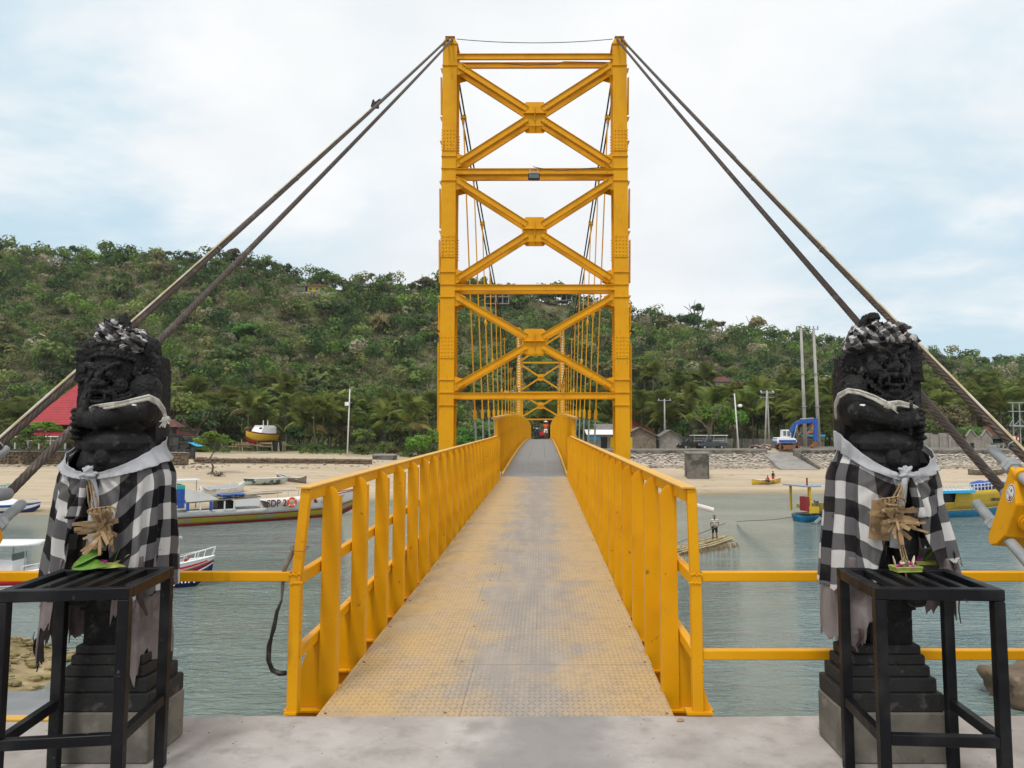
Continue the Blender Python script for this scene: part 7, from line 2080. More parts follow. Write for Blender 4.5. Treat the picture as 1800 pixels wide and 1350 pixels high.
for (u, v, ub, y, lab) in ((1348, 688, 1343, 119, "weathered utility pole with crossarms, leaning left of the excavator"), (1349, 690, 1351, 119.6, "straight utility pole touching the leaning one beside the excavator"), (1168, 703, 1168, 124, "short grey utility pole with a crossarm among palms right of the tower"), (1399, 704, 1399, 128, "thin distant pole with a crossarm behind the excavator")):
    t, tp = pole("utility_pole", lab, u, v, ub, y, .17, .12, M['pole'])
    for dz in (-.1, -1.0):
        if dz < -.5 and ub not in (1343,): continue
        bars(t, "cross_arm", M['galv'], .10, (tp + Vector((-1.2, 0, dz)), tp + Vector((1.2, 0, dz))))
    for s_ in (-1.0, 0, 1.0): bars(t, "insulator", M['clean_white'], .10, (tp + Vector((s_, 0, -.05)), tp + Vector((s_, 0, .2))))
wr = MB()
A = at(1168, 706, 124); B = at(1348, 694, 119); C = at(1408, 690, 117)
for (p, q, s_) in ((A, B, 1.6), (B, C, .4), (A + Vector((.9, 0, 0)), B + Vector((.9, 0, 0)), 1.8)): wr.tube([p.lerp(q, k / 12) - Vector((0, 0, s_ * 4 * (k / 12) * (1 - k / 12))) for k in range(13)], .02, 4)
tag(wr.build("power_line", M['rope_far']), "thin power line sagging between the crossarm poles", "cable")
p = gat(1786, 121); t = thing("transformer_frame", "grey steel frame of two legs with crossarms at the right edge", "frame", p)
zt = at(1786, 708, 121).z - p.z; zm = at(1786, 748, 121).z - p.z
for s_ in (-.55, .6): bars(t, "leg", M['galv'], .16, ((s_ - .1, 0, 0), (s_, 0, zt)))
for z in (zt, zm + 2.4, zm): bars(t, "cross_arm", M['galv'], .14, ((-1.4, -.1, z), (1.6, -.1, z)))
bars(t, "brace", M['galv'], .09, ((-1.3, -.1, zm), (-.55, -.1, zm + 1.2)), ((1.5, -.1, zm), (.6, -.1, zm + 1.2)), ((-.55, -.1, zm), (.6, -.1, zm + 1.0))); bx(t, "transformer_tray", M['galv'], ((.1, -.2, zm - .1), (2.2, .9, .2)))
p = gat(1787, 115); t = thing("striped_post", "red and white striped post with a small white sign at the right edge", "post", p)
for k in range(6): bx(t, "stripe_band", M['red'] if k % 2 else M['clean_white'], ((0, 0, .15 + .38 * k), (.18, .18, .38)))
bx(t, "sign_board", M['clean_white'], ((-.9, .02, 1.7), (1.1, .06, .75))); bars(t, "sign_frame", M['red'], .06, ((-1.5, -.02, 2.1), (-.3, -.02, 2.12)), ((-.36, -.02, 1.35), (-.36, -.02, 2.1)))

# trucks, excavator -------------------------------------------------------------------
def truck(label, u, y, body_m, rz, L=4.6):
    t = thing("pickup_truck", label, "truck", gat(u, y), rz, "dark pickup trucks parked on the road")
    mb = MB(); mb.prism([(-L / 2, -.85, .45), (L / 2, -.85, .45), (L / 2, -.85, 1.05), (-L / 2 + 2.2, -.85, 1.1), (-L / 2 + .95, -.85, 1.02), (-L / 2, -.85, .85)], (0, 1.7, 0)); mb.build("body", body_m, t, bevel=.05)
    mb = MB(); mb.prism([(-L / 2 + .8, -.76, 1.02), (-L / 2 + 2.2, -.76, 1.02), (-L / 2 + 2.15, -.76, 1.72), (-L / 2 + 1.45, -.76, 1.72)], (0, 1.52, 0)); mb.build("cab", body_m, t, bevel=.05)
    mb = MB(); mb.hexa([(-L / 2 + .86, -.68, 1.07), (-L / 2 + .90, -.68, 1.05), (-L / 2 + .90, .68, 1.05), (-L / 2 + .86, .68, 1.07), (-L / 2 + 1.36, -.62, 1.67), (-L / 2 + 1.42, -.62, 1.66), (-L / 2 + 1.42, .62, 1.66), (-L / 2 + 1.36, .62, 1.67)]); mb.build("windscreen", M['glass'], t)
    bx(t, "side_window", M['dark_glass'], ((-L / 2 + 1.75, -.775, 1.38), (.65, .03, .42)))
    for s_ in (-.82, .82):
        for x in (-L / 2 + .85, L / 2 - .95):
            mb = MB(); mb.tube([(x, s_ - .1, .34), (x, s_ + .1, .34)], .34, 14); w = mb.build("wheel", M['black'], t); mb = MB(); mb.tube([(x, s_ - .115, .34), (x, s_ + .115, .34)], .18, 10); mb.build("hub", M['galv'], w)
    bx(t, "canopy_roof", M['clean_white'], ((L / 2 - 1.15, 0, 2.22), (2.5, 1.8, .10)))
    for x in (L / 2 - 2.25, L / 2 - .1):
        for s_ in (-.8, .8): bars(t, "canopy_post", M['galv'], .06, ((x, s_, 1.0), (x, s_, 2.2)))
    bx(t, "bench", M['white_paint'], ((L / 2 - 1.1, .55, 1.35), (2.0, .35, .12)), ); bars(t, "side_bar", M['galv'], .05, ((L / 2 - 2.25, -.8, 1.45), (L / 2 - .1, -.8, 1.45)), ((L / 2 - 2.25, -.8, 1.75), (L / 2 - .1, -.8, 1.75)))
    for s_ in (-.6, .6): bx(t, "headlight", M['clean_white'], ((-L / 2 - .01, s_, .78), (.05, .28, .16)))
    bx(t, "bumper", M['black'], ((-L / 2 - .05, 0, .5), (.14, 1.7, .2)))
    return t
truck("black pickup truck with a tall white canopy frame, nearer the hut", 1216, 115.2, M['black'], .18)
truck("dark blue-grey pickup truck with a flat pale canopy, nearer the lamp pole", 1250, 114.6, mat("blue_grey_paint", (.05, .06, .075), rough=.3), .10)
t = thing("excavator", "blue and white excavator with its arm bent over the sea wall", "excavator", gat(1382, 113.6), 0)
for s_ in (-.9, .9): 
    mb = MB(); mb.tube([(-1.3, s_ - .22, .35), (-1.3, s_ + .22, .35)], .35, 12); mb.tube([(1.3, s_ - .22, .35), (1.3, s_ + .22, .35)], .35, 12); mb.box((0, s_, .35), (2.6, .44, .68)); mb.build("track", M['rust'], t)
bx(t, "turntable", M['black'], ((0, 0, .85), (1.4, 1.3, .3)))
mb = MB(); mb.prism([(-1.95, -1.1, 1.0), (1.1, -1.1, 1.0), (1.25, -1.1, 1.3), (1.0, -1.1, 1.75), (-.2, -1.1, 1.9), (-1.9, -1.1, 1.9), (-2.05, -1.1, 1.5)], (0, 2.1, 0)); mb.build("engine_housing", M['clean_white'], t, bevel=.08)
bx(t, "blue_panel", M['royal'], ((-.3, -1.13, 1.28), (2.7, .06, .42))); bx(t, "counterweight", M['royal'], ((-1.75, 0, 1.4), (.5, 2.14, .7)))
mb = MB(); mb.prism([(-1.1, -1.05, 1.9), (.3, -1.05, 1.9), (.3, -1.05, 2.6), (.0, -1.05, 3.1), (-1.0, -1.05, 3.1)], (0, 1.1, 0)); mb.build("cab", M['clean_white'], t, bevel=.05)
bx(t, "cab_window", M['glass'], ((-.70, -1.08, 2.55), (.45, .04, .75)), ((-.05, -1.08, 2.5), (.5, .04, .8)))
mb = MB(); P = [(.55, .1, 1.6), (.75, .1, 2.9), (1.35, .1, 3.95), (2.3, .1, 4.35), (4.6, .1, 4.55)]
for a, b in zip(P, P[1:]): mb.bar(a, b, .40, .62, (0, 0, 1))
mb.build("boom", M['royal'], t, bevel=.04)
mb = MB(); mb.bar((4.75, .1, 4.9), (4.55, .1, 1.3), .34, .55, (1, 0, 0)); mb.build("dipper_arm", M['royal'], t, bevel=.04)
mb = MB(); mb.tube([(2.2, .1, 4.8), (4.4, .1, 4.95)], .09, 8); mb.tube([(.9, -.3, 1.7), (1.6, -.3, 3.9)], .09, 8); mb.build("hydraulic_ram", M['galv'], t)
mb = MB(); mb.prism([(4.5, -.35, 1.35), (4.75, -.35, .4), (4.1, -.35, .1), (3.7, -.35, .5), (4.2, -.35, .8)], (0, .9, 0)); mb.build("bucket", M['rust'], t)
so = MB(); so.ell((0, 0, 0), (3.6, 1.4, 1.9), 20, 10); o = so.build("soil_heap", mat("dark_soil", (.05, .038, .03), [((.10, .07, .05), 2, .4, .6, 1)], rough=.95), smooth=True); o.location = gat(1405, 119); tag(o, kind="stuff")
for v in o.data.vertices: v.co *= 1 + .25 * mnoise.noise(v.co * .9)
items = []
for k in range(150):
    q = gat(rs.uniform(1318, 1352), rs.uniform(113.2, 115.5)); s = rs.uniform(.08, .3); col = rs.choice([(.05, .05, .05), (.4, .38, .36), (.6, .6, .6), (.3, .06, .05), (.12, .1, .08), (.25, .15, .12)])
    items.append(((q.x, q.y, q.z + rs.uniform(0, .7) ), (s * 1.5, s, s * .6), rs.uniform(0, 3), col))
stuff_blobs(items, "rubbish_pile", M['pebble'])
p = gat(1428, 122); t = thing("market_stall", "stall with blue awning and orange pointed top between the tall poles", "stall", p)
bx(t, "blue_awning", M['sky_blue'], ((.0, 0, 2.2), (3.4, 2, .3))); mb = MB(); mb.lathe([(.45, 3.0), (.30, 4.0), (.22, 4.4), (.30, 4.5), (.05, 5.2)], (.1, 0, 0), 10); mb.build("orange_top", M['roof_orange'], t); bx(t, "counter", M['grey_wood'], ((0, 0, .6), (3.2, 1.2, 1.2))); bars(t, "post", M['grey_wood'], .1, ((-1.5, -.8, 0), (-1.5, -.8, 2.2)), ((1.5, -.8, 0), (1.5, -.8, 2.2))); bx(t, "orange_banner", M['orange'], ((-1.2, -1, 2.75), (1.6, .06, .3)))

# the thin sea haze over the bay
hz = MB(); hz.box((0, 165, 66), (1960, 1010, 160))
hm = bpy.data.materials.new("sea_haze"); hm.use_nodes = True; hm.node_tree.nodes.clear()
ho_ = hm.node_tree.nodes.new("ShaderNodeOutputMaterial"); hv = hm.node_tree.nodes.new("ShaderNodeVolumePrincipled")
hv.inputs["Color"].default_value = (.90, .95, 1, 1); hv.inputs["Density"].default_value = .00012; hv.inputs["Anisotropy"].default_value = 0.0
hm.node_tree.links.new(hv.outputs[0], ho_.inputs["Volume"])
tag(hz.build("haze", hm), kind="stuff")
# ================================================================== vegetation
nrg = np.random.default_rng(11)
def unit(n):
    v = nrg.normal(size=(n, 3)); return v / np.linalg.norm(v, axis=1, keepdims=True)
def leaf_quads(cent, size, outdir, bend=.25, wo=.95, wr=.60):
    """one kinked leaf (two quads would be dear: two triangles sharing an edge) per centre"""
    n = len(cent)
    nn = outdir * wo + unit(n) * wr; nn /= np.linalg.norm(nn, axis=1, keepdims=True)
    a = np.cross(nn, unit(n)); a /= np.linalg.norm(a, axis=1, keepdims=True); b = np.cross(nn, a)
    s = size[:, None] if hasattr(size, "__len__") else size
    p0 = cent - a * s; p2 = cent + a * s
    p1 = cent + b * s * .62 + nn * s * bend; p3 = cent - b * s * .62 + nn * s * bend * .3
    V = np.stack([p0, p1, p2, p3], 1).reshape(-1, 3)
    return V
def quad_mesh(name, V, m, cols=None):
    n = len(V) // 4
    me = bpy.data.meshes.new(name)
    me.vertices.add(len(V)); me.vertices.foreach_set("co", V.astype(np.float32).ravel())
    me.loops.add(n * 4); me.loops.foreach_set("vertex_index", np.arange(n * 4, dtype=np.int32))
    me.polygons.add(n); me.polygons.foreach_set("loop_start", np.arange(0, n * 4, 4, dtype=np.int32))
    try: me.polygons.foreach_set("loop_total", np.full(n, 4, dtype=np.int32))
    except Exception: pass
    me.materials.append(m); me.update(calc_edges=True); me.validate()
    if cols is not None:
        c = np.ones((n, 4), dtype=np.float32); c[:, :3] = cols
        at_ = me.color_attributes.new("tint", 'FLOAT_COLOR', 'POINT'); at_.data.foreach_set("color", np.repeat(c, 4, axis=0).ravel())
    return me
def crown_mesh(name, m, blobs, per, leaf, flat=.75, spread=.72, low=.0):
    V = []
    for k in range(blobs):
        d = unit(1)[0]; rr = spread * nrg.random() ** .5
        c = np.array([d[0] * rr, d[1] * rr, abs(d[2]) * rr * flat * (1 if nrg.random() > low else -.7)]); r = nrg.uniform(.26, .46)
        u_ = unit(per); u_[:, 2] = np.where(u_[:, 2] < -.35, -u_[:, 2] * .6, u_[:, 2])
        rad = r * nrg.uniform(.55, 1.08, per)[:, None]
        cen = c + u_ * rad * np.array([1, 1, .8])
        V.append(leaf_quads(cen, leaf * nrg.uniform(.6, 1.35, per), u_))
    return quad_mesh(name, np.concatenate(V), m)
def limb_mesh(name, m, h, seed, bare=False, r0=.06, spread=.8):
    rs_ = random.Random(seed); mb = MB()
    def br(p, d, L, r, lv):
        pts = [p]; q = p.copy(); dd = d.copy()
        for i in range(3):
            dd = (dd + Vector((rs_.gauss(0, .16), rs_.gauss(0, .16), rs_.gauss(.05, .1)))).normalized(); q = q + dd * L / 3; pts.append(q.copy())
        mb.tube(pts, [r, r * .86, r * .72, r * .55], 5 if lv < 2 else 3, caps=False)
        if lv >= (4 if bare else 2): return
        for k in range(rs_.choice((2, 3, 3)) if lv else rs_.choice((3, 4))):
            a = rs_.uniform(0, 6.28); sd = Vector((math.cos(a), math.sin(a), 0)); nd = (dd * rs_.uniform(.55, 1.0) + sd * rs_.uniform(.45, .9) * spread + Vector((0, 0, .18))).normalized()
            br(pts[rs_.choice((2, 3, 3))], nd, L * rs_.uniform(.6, .85), r * .55, lv + 1)
    br(Vector((0, 0, -.15)), Vector((rs_.gauss(0, .08), rs_.gauss(0, .08), 1)).normalized(), h, r0, 0)
    return mb.mesh(name, m)
MATS = {'dark': 'leaf_dark', 'mid': 'leaf_mid', 'olive': 'leaf_olive', 'bright': 'leaf_bright', 'bloom': 'blossom'}
CROWN = {k: [crown_mesh("crown", M[v], 15, 64, .105, spread=.70 if i < 2 else .85, low=.42) for i in range(4)] for k, v in MATS.items()}
BIG = {k: [crown_mesh("crown", M[MATS[k]], 20, 120, .068, spread=.70, low=.3) for i in range(2)] for k in ('dark', 'mid', 'bright', 'olive')}
TRUNK = [limb_mesh("trunk", M['bark'], .62, s) for s in range(4)]
BARE = [limb_mesh("trunk", M['bark_pale'], .40, 20 + s, True, .030, .75) for s in range(5)]

def P2(p):
    c, s = math.cos(PITCH), math.sin(PITCH); z = p[2] - EYE; zc = p[1] * c + z * s; up = -p[1] * s + z * c
    return 954 + FPX * p[0] / zc, 675 - FPX * up / zc, FPX / zc
# windows in the picture where something behind must stay visible: u0, u1, v0, v1, distance of the thing
KEEP = [(505, 580, 478, 506, 256), (728, 774, 662, 700, 171), (855, 905, 500, 535, 260), (950, 1010, 508, 535, 283), (1262, 1282, 638, 664, 204), (1240, 1270, 655, 682, 177), (1285, 1360, 650, 678, 195), (1104, 1130, 728, 762, 131),
        (0, 300, 655, 800, 124), (285, 345, 725, 815, 112), (1205, 1390, 755, 800, 133), (1740, 1775, 745, 785, 127), (405, 530, 735, 815, 128), (1415, 1445, 735, 790, 121), (1030, 1200, 755, 800, 120)]
def blocked(p, r, h):
    u, v, k = P2(p); u0, u1, v1, v0 = u - r * k * .85, u + r * k * .85, v, v - h * k
    return any(p[1] < y and u1 > a and u0 < b and v1 > c and v0 < d for a, b, c, d, y in KEEP)
LAB = {'dark': "dark green leafy tree", 'mid': "mid green leafy tree", 'olive': "dry olive leafy tree", 'bright': "bright green leafy tree", 'bloom': "tree with pale cream blossom"}
rv = random.Random(21)
PLACES = [(140, "at the far left"), (300, "behind the worn-faced statue"), (500, "left of the yellow house"), (600, "near the yellow house"), (790, "left of the tower"), (1100, "seen through the near tower"),
          (1290, "right of the tower"), (1480, "by the very tall poles"), (1640, "behind the right statue"), (9999, "at the far right")]
def placed(kind_words, p, r, where):
    u = P2(p)[0]; pl = next(w for lim, w in PLACES if u < lim)
    size = "small" if r < 2.5 else "large" if r > 3.7 else "medium"
    if where == "on the far hillside":
        k = (p[1] - 150) / (ridge_y(u) - 150); where = "low on the slope" if k < .34 else "high on the slope" if k > .67 else "halfway up"
    elif where == "on the far ridge line": where = "on the ridge"
    elif where == "at the foot of the hill": where = "at the hill's foot"
    return size + " " + kind_words + " " + where + " " + pl
def tree(p, kind, r, h, where, big=False, label=None, group=None, flat=1.0):
    t = thing("leafy_tree", label or placed(LAB[kind].replace("leafy tree", "tree"), p, r, where), "tree", p, rv.uniform(0, 6.28), None if label else (group or (LAB[kind] + "s " + where)))
    src = BIG if big and kind in BIG else CROWN
    obj("trunk", rv.choice(TRUNK), t, (0, 0, 0), (0, 0, rv.uniform(0, 6)), (h * .75, h * .75, h * .8))
    obj("crown", rv.choice(src[kind]), t, (0, 0, h - r * .82 * flat), (0, 0, rv.uniform(0, 6)), (r, r * rv.uniform(.85, 1.1), r * rv.uniform(.75, 1.0) * flat))
    return t

# ---- ridge line trees, seen against the sky
n_tree = 0
u = -70.0
while u < 1890:
    y = ridge_y(u) + rv.uniform(-6, 2); p = gat(u, y)
    r = rv.uniform(1.9, 4.2) * (.8 if rv.random() < .4 else 1); h = max(r * 1.15, rv.uniform(3.6, 7.6))
    kind = rv.choices(('dark', 'mid', 'olive', 'bright'), (5, 4, 2, 1))[0]
    if not (765 < u < 800 or 1085 < u < 1112) and not blocked(p, r, h):
        tree(p, kind, r, h, "on the far ridge line", flat=rv.choice((.8, 1.1, 1.4, 1.6)) if h > r * 1.3 else 1.0); n_tree += 1
    u += rv.uniform(10, 24)
p = gat(1222, ridge_y(1222) - 3); tree(p, 'dark', 7.4, 8.6, "", True, "big dark tree with a raised top standing out on the right ridge", flat=.8)
p2 = gat(1230, ridge_y(1230) - 3.5); t = tree(p2, 'dark', 3.6, 12.6, "", True, "upper tier of dark foliage above the big ridge tree")
for (u, v0, h, s) in ((1616, 0, 9.5, 0), (240, 0, 7.5, 1), (1128, 0, 6.5, 2), (640, 0, 6.0, 3), (965, 0, 5.5, 4), (1790, 0, 7.0, 1)):
    p = gat(u, ridge_y(u) - 2)
    t = thing("bare_tree", "leafless grey tree standing up on the ridge" if u != 1616 else "tall leafless grey tree alone on the far right ridge", "tree", p, rv.uniform(0, 6), None if u == 1616 else "leafless trees on the ridge"); obj("trunk", BARE[s], t, scale=(h * .75, h * .75, h * .85))
# ---- trees on the slope
tries = 0
while n_tree < 268 and tries < 3000:
    tries += 1
    u = rv.uniform(-60, 1880); yr = ridge_y(u); y = 158 + (yr - 164) * rv.random() ** 1.15
    if 795 < u < 1085 and rv.random() < .25: continue
    p = gat(u, y); r = rv.choice((2.2, 2.8, 3.4, 4.4, 5.6)) * rv.uniform(.85, 1.2); h = r * rv.choice((1.1, 1.35, 1.6, 2.1))
    if blocked(p, r, h): continue
    lowness = (y - 158) / (yr - 158)
    kind = rv.choices(('dark', 'mid', 'olive', 'bright', 'bloom'), (5 - 2 * lowness, 4, 1.5 + 2 * lowness, .8, .35))[0]
    tree(p, kind, r, h, "on the far hillside", flat=rv.choice((.8, 1.0, 1.35)) if h > r * 1.5 else .9); n_tree += 1
for (u, v, r, h, kind, lab) in ((432, 592, 6.0, 6.5, 'dark', "broad dark tree in the middle of the left hillside"), (612, 648, 4.6, 5.2, 'dark', "rounded dark tree on the slope left of the near tower"), (716, 560, 3.4, 5.0, 'bloom', "large cream-blossomed tree on the slope left of the near tower"), (680, 512, 3.4, 5.0, 'bloom', "cream-blossomed tree high on the ridge left of the tower"),
                        (245, 560, 3.6, 4.2, 'dark', "small round dark tree on the slope behind the left stay ropes"), (590, 500, 3.6, 5.0, 'dark', "dark tree beside the yellow hilltop house"), (1150, 600, 3.0, 5.4, 'bright', "bright green tree high on the slope right of the tower"), (905, 545, 4.2, 5.2, 'dark', "dark tree on the slope seen through the tower's middle panel"), (1010, 560, 3.8, 4.8, 'dark', "dark tree on the slope seen beside the right hangers")):
    q = on_ground(u, v, 150, 300); tree(q, kind, r, h, "", True, lab)
for k in range(60):
    u = rv.uniform(0, 1800); yr = ridge_y(u); p = gat(u, rv.uniform(165, yr - 12)); h = rv.uniform(3.6, 7.5)
    if blocked(p, 1.5, h): continue
    t = thing("bare_tree", "leafless pale tree on the hillside " + next(w for lim, w in PLACES if P2(p)[0] < lim), "tree", p, rv.uniform(0, 6), "leafless trees on the hillside"); obj("trunk", rv.choice(BARE), t, scale=(h * .8, h * .8, h * .85))

# ---- scrub that nobody could count, one leafy mass over the slope
nb_ = 11500
U = nrg.uniform(-160, 1980, nb_); cx = []; cr = []; cc = []
pal = np.array([(.090, .142, .038), (.130, .190, .050), (.175, .205, .066), (.205, .198, .092), (.225, .190, .125), (.055, .098, .028), (.145, .240, .048)])
for i in range(nb_):
    yr = ridge_y(U[i]); t_ = rv.random()
    y = 150 + (yr + 4 - 150) * t_ ** 1.05
    p = gat(U[i], y); r = rv.uniform(.8, 2.2) * (.8 + .4 * t_)
    n_ = mnoise.noise(Vector((p.x * .035, p.y * .05, 5)))
    if n_ > .38 and rv.random() < .5: continue
    if any(a < U[i] < b and y < yy_ and P2((p.x, p.y, p.z + r * 1.5))[1] < d and P2(p)[1] > c for a, b, c, d, yy_ in KEEP): continue
    w = np.clip(np.array([2 + 6 * n_, 3, 3 - 4 * n_ + t_, 2.4 + 1.6 * t_ - 5 * n_, 1.6 + 1.6 * t_ - 6 * n_, 2.0 - 2 * t_ + 5 * n_, .8]), .05, None); w /= w.sum()
    cx.append((p.x, p.y, p.z + r * .45)); cr.append(r); cc.append(pal[nrg.choice(7, p=w)] * rv.uniform(.75, 1.25))
cx = np.array(cx); cr = np.array(cr); cc = np.array(cc); per = 32
u_ = unit(len(cx) * per); u_[:, 2] = np.abs(u_[:, 2]) * .9 - .12
cen = np.repeat(cx, per, 0) + u_ * np.repeat(cr, per)[:, None] * nrg.uniform(.45, 1.05, len(u_))[:, None] * np.array([1.15, 1.15, .95])
Vq = leaf_quads(cen, np.repeat(cr, per) * nrg.uniform(.12, .27, len(u_)), u_)
me = quad_mesh("hillside_scrub", Vq, M['scrub'], np.repeat(cc, per, 0) * nrg.uniform(.8, 1.25, len(u_))[:, None])
tag(obj("hillside_scrub", me), kind="stuff")
# the wood of smaller trees beyond the ones built singly
WV, WC = [], []
PALW = [(.062, .120, .030), (.090, .160, .036), (.140, .222, .048), (.200, .255, .068), (.245, .250, .100), (.040, .078, .024), (.165, .290, .046), (.34, .31, .20)]
TV, TC = [], []
for k in range(2650):
    u = rv.uniform(-120, 1940); yr = ridge_y(u); t_ = rv.random(); y = 152 + (yr + 3 - 152) * t_
    if k > 2300: t_ = 1.0; y = yr + rv.uniform(-5, 3)
    if t_ > .90 and 1165 < u < 1285: continue
    p = gat(u, y); n_ = mnoise.noise(Vector((p.x * .03, p.y * .045, 9)))
    if n_ < -.34 and rv.random() < .7: continue
    r = rv.choice((1.4, 1.8, 2.3, 3.0, 3.8)) * rv.uniform(.85, 1.15) * (.85 + .25 * t_); hh = r * rv.uniform(1.15, 2.2)
    if blocked(p, r, hh): continue
    per_ = 110; d_ = unit(per_); d_[:, 2] *= rv.uniform(.7, 1.15)
    lob = unit(5) * .46; lob[:, 2] = np.abs(lob[:, 2]) * .8; cl_ = lob[nrg.integers(0, 5, per_)]
    cen_ = np.array([p.x, p.y, p.z + hh - r * .7]) + (cl_ + d_ * nrg.uniform(.44, .60, per_)[:, None]) * r
    WV.append(leaf_quads(cen_, r * nrg.uniform(.10, .19, per_), d_, .25, 1.25, .5)); i_ = rv.choices(range(8), (4 + 5 * n_, 4, 3, 2, 2 - 2 * n_, 3 + 6 * n_ if n_ > -.4 else .5, .8, .5))[0]
    WC.append(np.tile(np.array(PALW[i_]) * rv.uniform(.75, 1.3), (per_, 1)) * nrg.uniform(.9, 1.1, per_)[:, None])
    w = r * .035; a_ = Vector((rv.gauss(0, .25), 0, 1)) * (hh - r * .6)
    TV += [p + Vector((-w, 0, -.2)), p + Vector((w, 0, -.2)), p + a_ + Vector((w * .6, 0, 0)), p + a_ - Vector((w * .6, 0, 0)), p + Vector((0, -w, -.2)), p + Vector((0, w, -.2)), p + a_ + Vector((0, w * .6, 0)), p + a_ - Vector((0, w * .6, 0))]
    c_ = rv.uniform(.10, .32); TC += [(c_, c_ * .9, c_ * .78)] * 2
me = quad_mesh("hillside_wood", np.concatenate(WV + [np.array([tuple(q) for q in TV])]), M['scrub'], np.concatenate(WC + [np.array(TC)]))
tag(obj("hillside_wood", me), kind="stuff")
# dry stems standing in it
V = []; C = []
for k in range(2600):
    u = rv.uniform(-100, 1900); yr = ridge_y(u); p = gat(u, 152 + (yr - 154) * rv.random()); L = rv.uniform(1.4, 4.6); w = rv.uniform(.035, .085)
    d = Vector((rv.gauss(0, .22), rv.gauss(0, .15), 1)).normalized() * L
    V += [p + Vector((-w, 0, 0)), p + Vector((w, 0, 0)), p + d + Vector((w * .4, 0, 0)), p + d - Vector((w * .4, 0, 0)), p + Vector((0, -w, 0)), p + Vector((0, w, 0)), p + d + Vector((0, w * .4, 0)), p + d - Vector((0, w * .4, 0))]
    c = rv.uniform(.14, .40); C += [(c, c * .88, c * .72)] * 2
tag(obj("dry_stems", quad_mesh("dry_stems", np.array([tuple(q) for q in V]), M['scrub'], np.array(C))), kind="stuff")

# ---- coconut palms
def frond_mesh(seed, m):
    rs_ = random.Random(seed); V = []; L = 1.0
    droop = rs_.uniform(.45, .95); pts = []
    n = 20
    for i in range(n + 1):
        f = i / n; pts.append(np.array([f * (1 - .16 * f * droop), .05 * math.sin(3 * f + seed), .34 * math.sin(2.0 * f) - .52 * droop * f * f]))
    for i in range(n):
        a, b = pts[i], pts[i + 1]; d = b - a; w = np.array([0, .008 * (1 - i / n) + .003, 0]); V += [a - w, a + w, b + w, b - w]
        f = i / n
        if f < .10: continue
        ll = .30 * math.sin(math.pi * min(.96, .18 + f * .80)) + .05
        for s in (-1, 1):
            for o in (0, .5):
                base = a + d * o; dr = np.array([.55 + .3 * f, s * .80, -.12 - .25 * rs_.random()]); dr /= np.linalg.norm(dr)
                tip = base + dr * ll * rs_.uniform(.85, 1.1) + np.array([0, 0, -.05 * rs_.random()]); wv = np.array([.019, 0, .009])
                V += [base - wv, base + wv, tip + wv * .4, tip - wv * .4]
    return quad_mesh("frond", np.array(V), m)
FROND = [frond_mesh(s, M['frond']) for s in range(6)]; FDRY = [frond_mesh(30 + s, M['frond_dry']) for s in range(2)]
def joined_crown(seed):
    rs_ = random.Random(seed); VV = []
    for k in range(19):
        me = FROND[k % 6]; co = np.zeros(len(me.vertices) * 3, dtype=np.float32); me.vertices.foreach_get("co", co); co = co.reshape(-1, 3)
        Mx = np.array((Matrix.Rotation(k * 2.4 + rs_.uniform(-.2, .2), 3, 'Z') @ Matrix.Rotation(-R(rs_.uniform(-28, 75)), 3, 'Y')))
        VV.append(co @ Mx.T)
    return quad_mesh("crown", np.concatenate(VV), M['frond'])
JC = [joined_crown(60 + k) for k in range(4)]
def palm_trunk(seed):
    rs_ = random.Random(seed); bx_, by_ = rs_.uniform(-.09, .09), rs_.uniform(-.06, .06); mb = MB()
    mb.tube([Vector((bx_ * math.sin(1.6 * i / 9), by_ * math.sin(1.6 * i / 9), i / 9 - .03)) for i in range(10)], [.030, .022] + [.0185 - .0006 * i for i in range(8)], 7)
    return mb.mesh("trunk", M['palm_trunk'], True), Vector((bx_ * math.sin(1.6), by_ * math.sin(1.6), .97))
PT = [palm_trunk(s) for s in range(6)]
def nuts():
    mb = MB()
    for k in range(8):
        a = k * .8; mb.ell((.26 * math.cos(a), .26 * math.sin(a), -.28 - .1 * (k % 3)), (.13, .13, .16), 7, 5)
    return mb.mesh("coconuts", M['leaf_olive'], True)
NUTS = nuts()
def palm(p, h, fl, full, where, group, lab=None):
    t = thing("coconut_palm", lab or ("coconut palm " + where), "palm tree", p, rv.uniform(0, 6.28), None if lab else group)
    tm, tip = rv.choice(PT); obj("trunk", tm, t, scale=(h, h, h)); top = tip * h
    if full:
        n = rv.choice((15, 17, 18))
        for k in range(n):
            el = R(rv.uniform(-30, 60)) if k % 3 else R(rv.uniform(25, 80))
            dry = el < R(-22) and rv.random() < .5
            L = fl * rv.uniform(.85, 1.1)
            M4 = Matrix.Rotation(k * 2.4 + rv.uniform(-.25, .25), 4, 'Z') @ Matrix.Rotation(-el, 4, 'Y') @ Matrix.Rotation(rv.uniform(-.4, .4), 4, 'X')
            o = obj("frond", rv.choice(FDRY if dry else FROND), t, top, M4.to_euler(), (L, L, L))
        obj("coconuts", NUTS, t, top)
    else:
        obj("crown", rv.choice(JC), t, top, (0, 0, rv.uniform(0, 6)), (fl, fl, fl))
    return t
def palms(us, ys, n, hr, full, where, group, vmin=None):
    k = 0; tr = 0
    while k < n and tr < n * 30:
        tr += 1; u = rv.uniform(*us); y = rv.uniform(*ys); p = gat(u, y); h = rv.uniform(*hr); fl = rv.uniform(3.9, 5.2)
        if blocked(p, fl * .6, h + 1.5): continue
        if vmin is not None and P2((p.x, p.y, p.z + h + 2))[1] < vmin: continue
        palm(p, h, fl, full, where, group); k += 1
palms((385, 768), (126, 146), 21, (4.5, 9.0), True, "behind the scaffold beach", "coconut palms behind the scaffold beach")
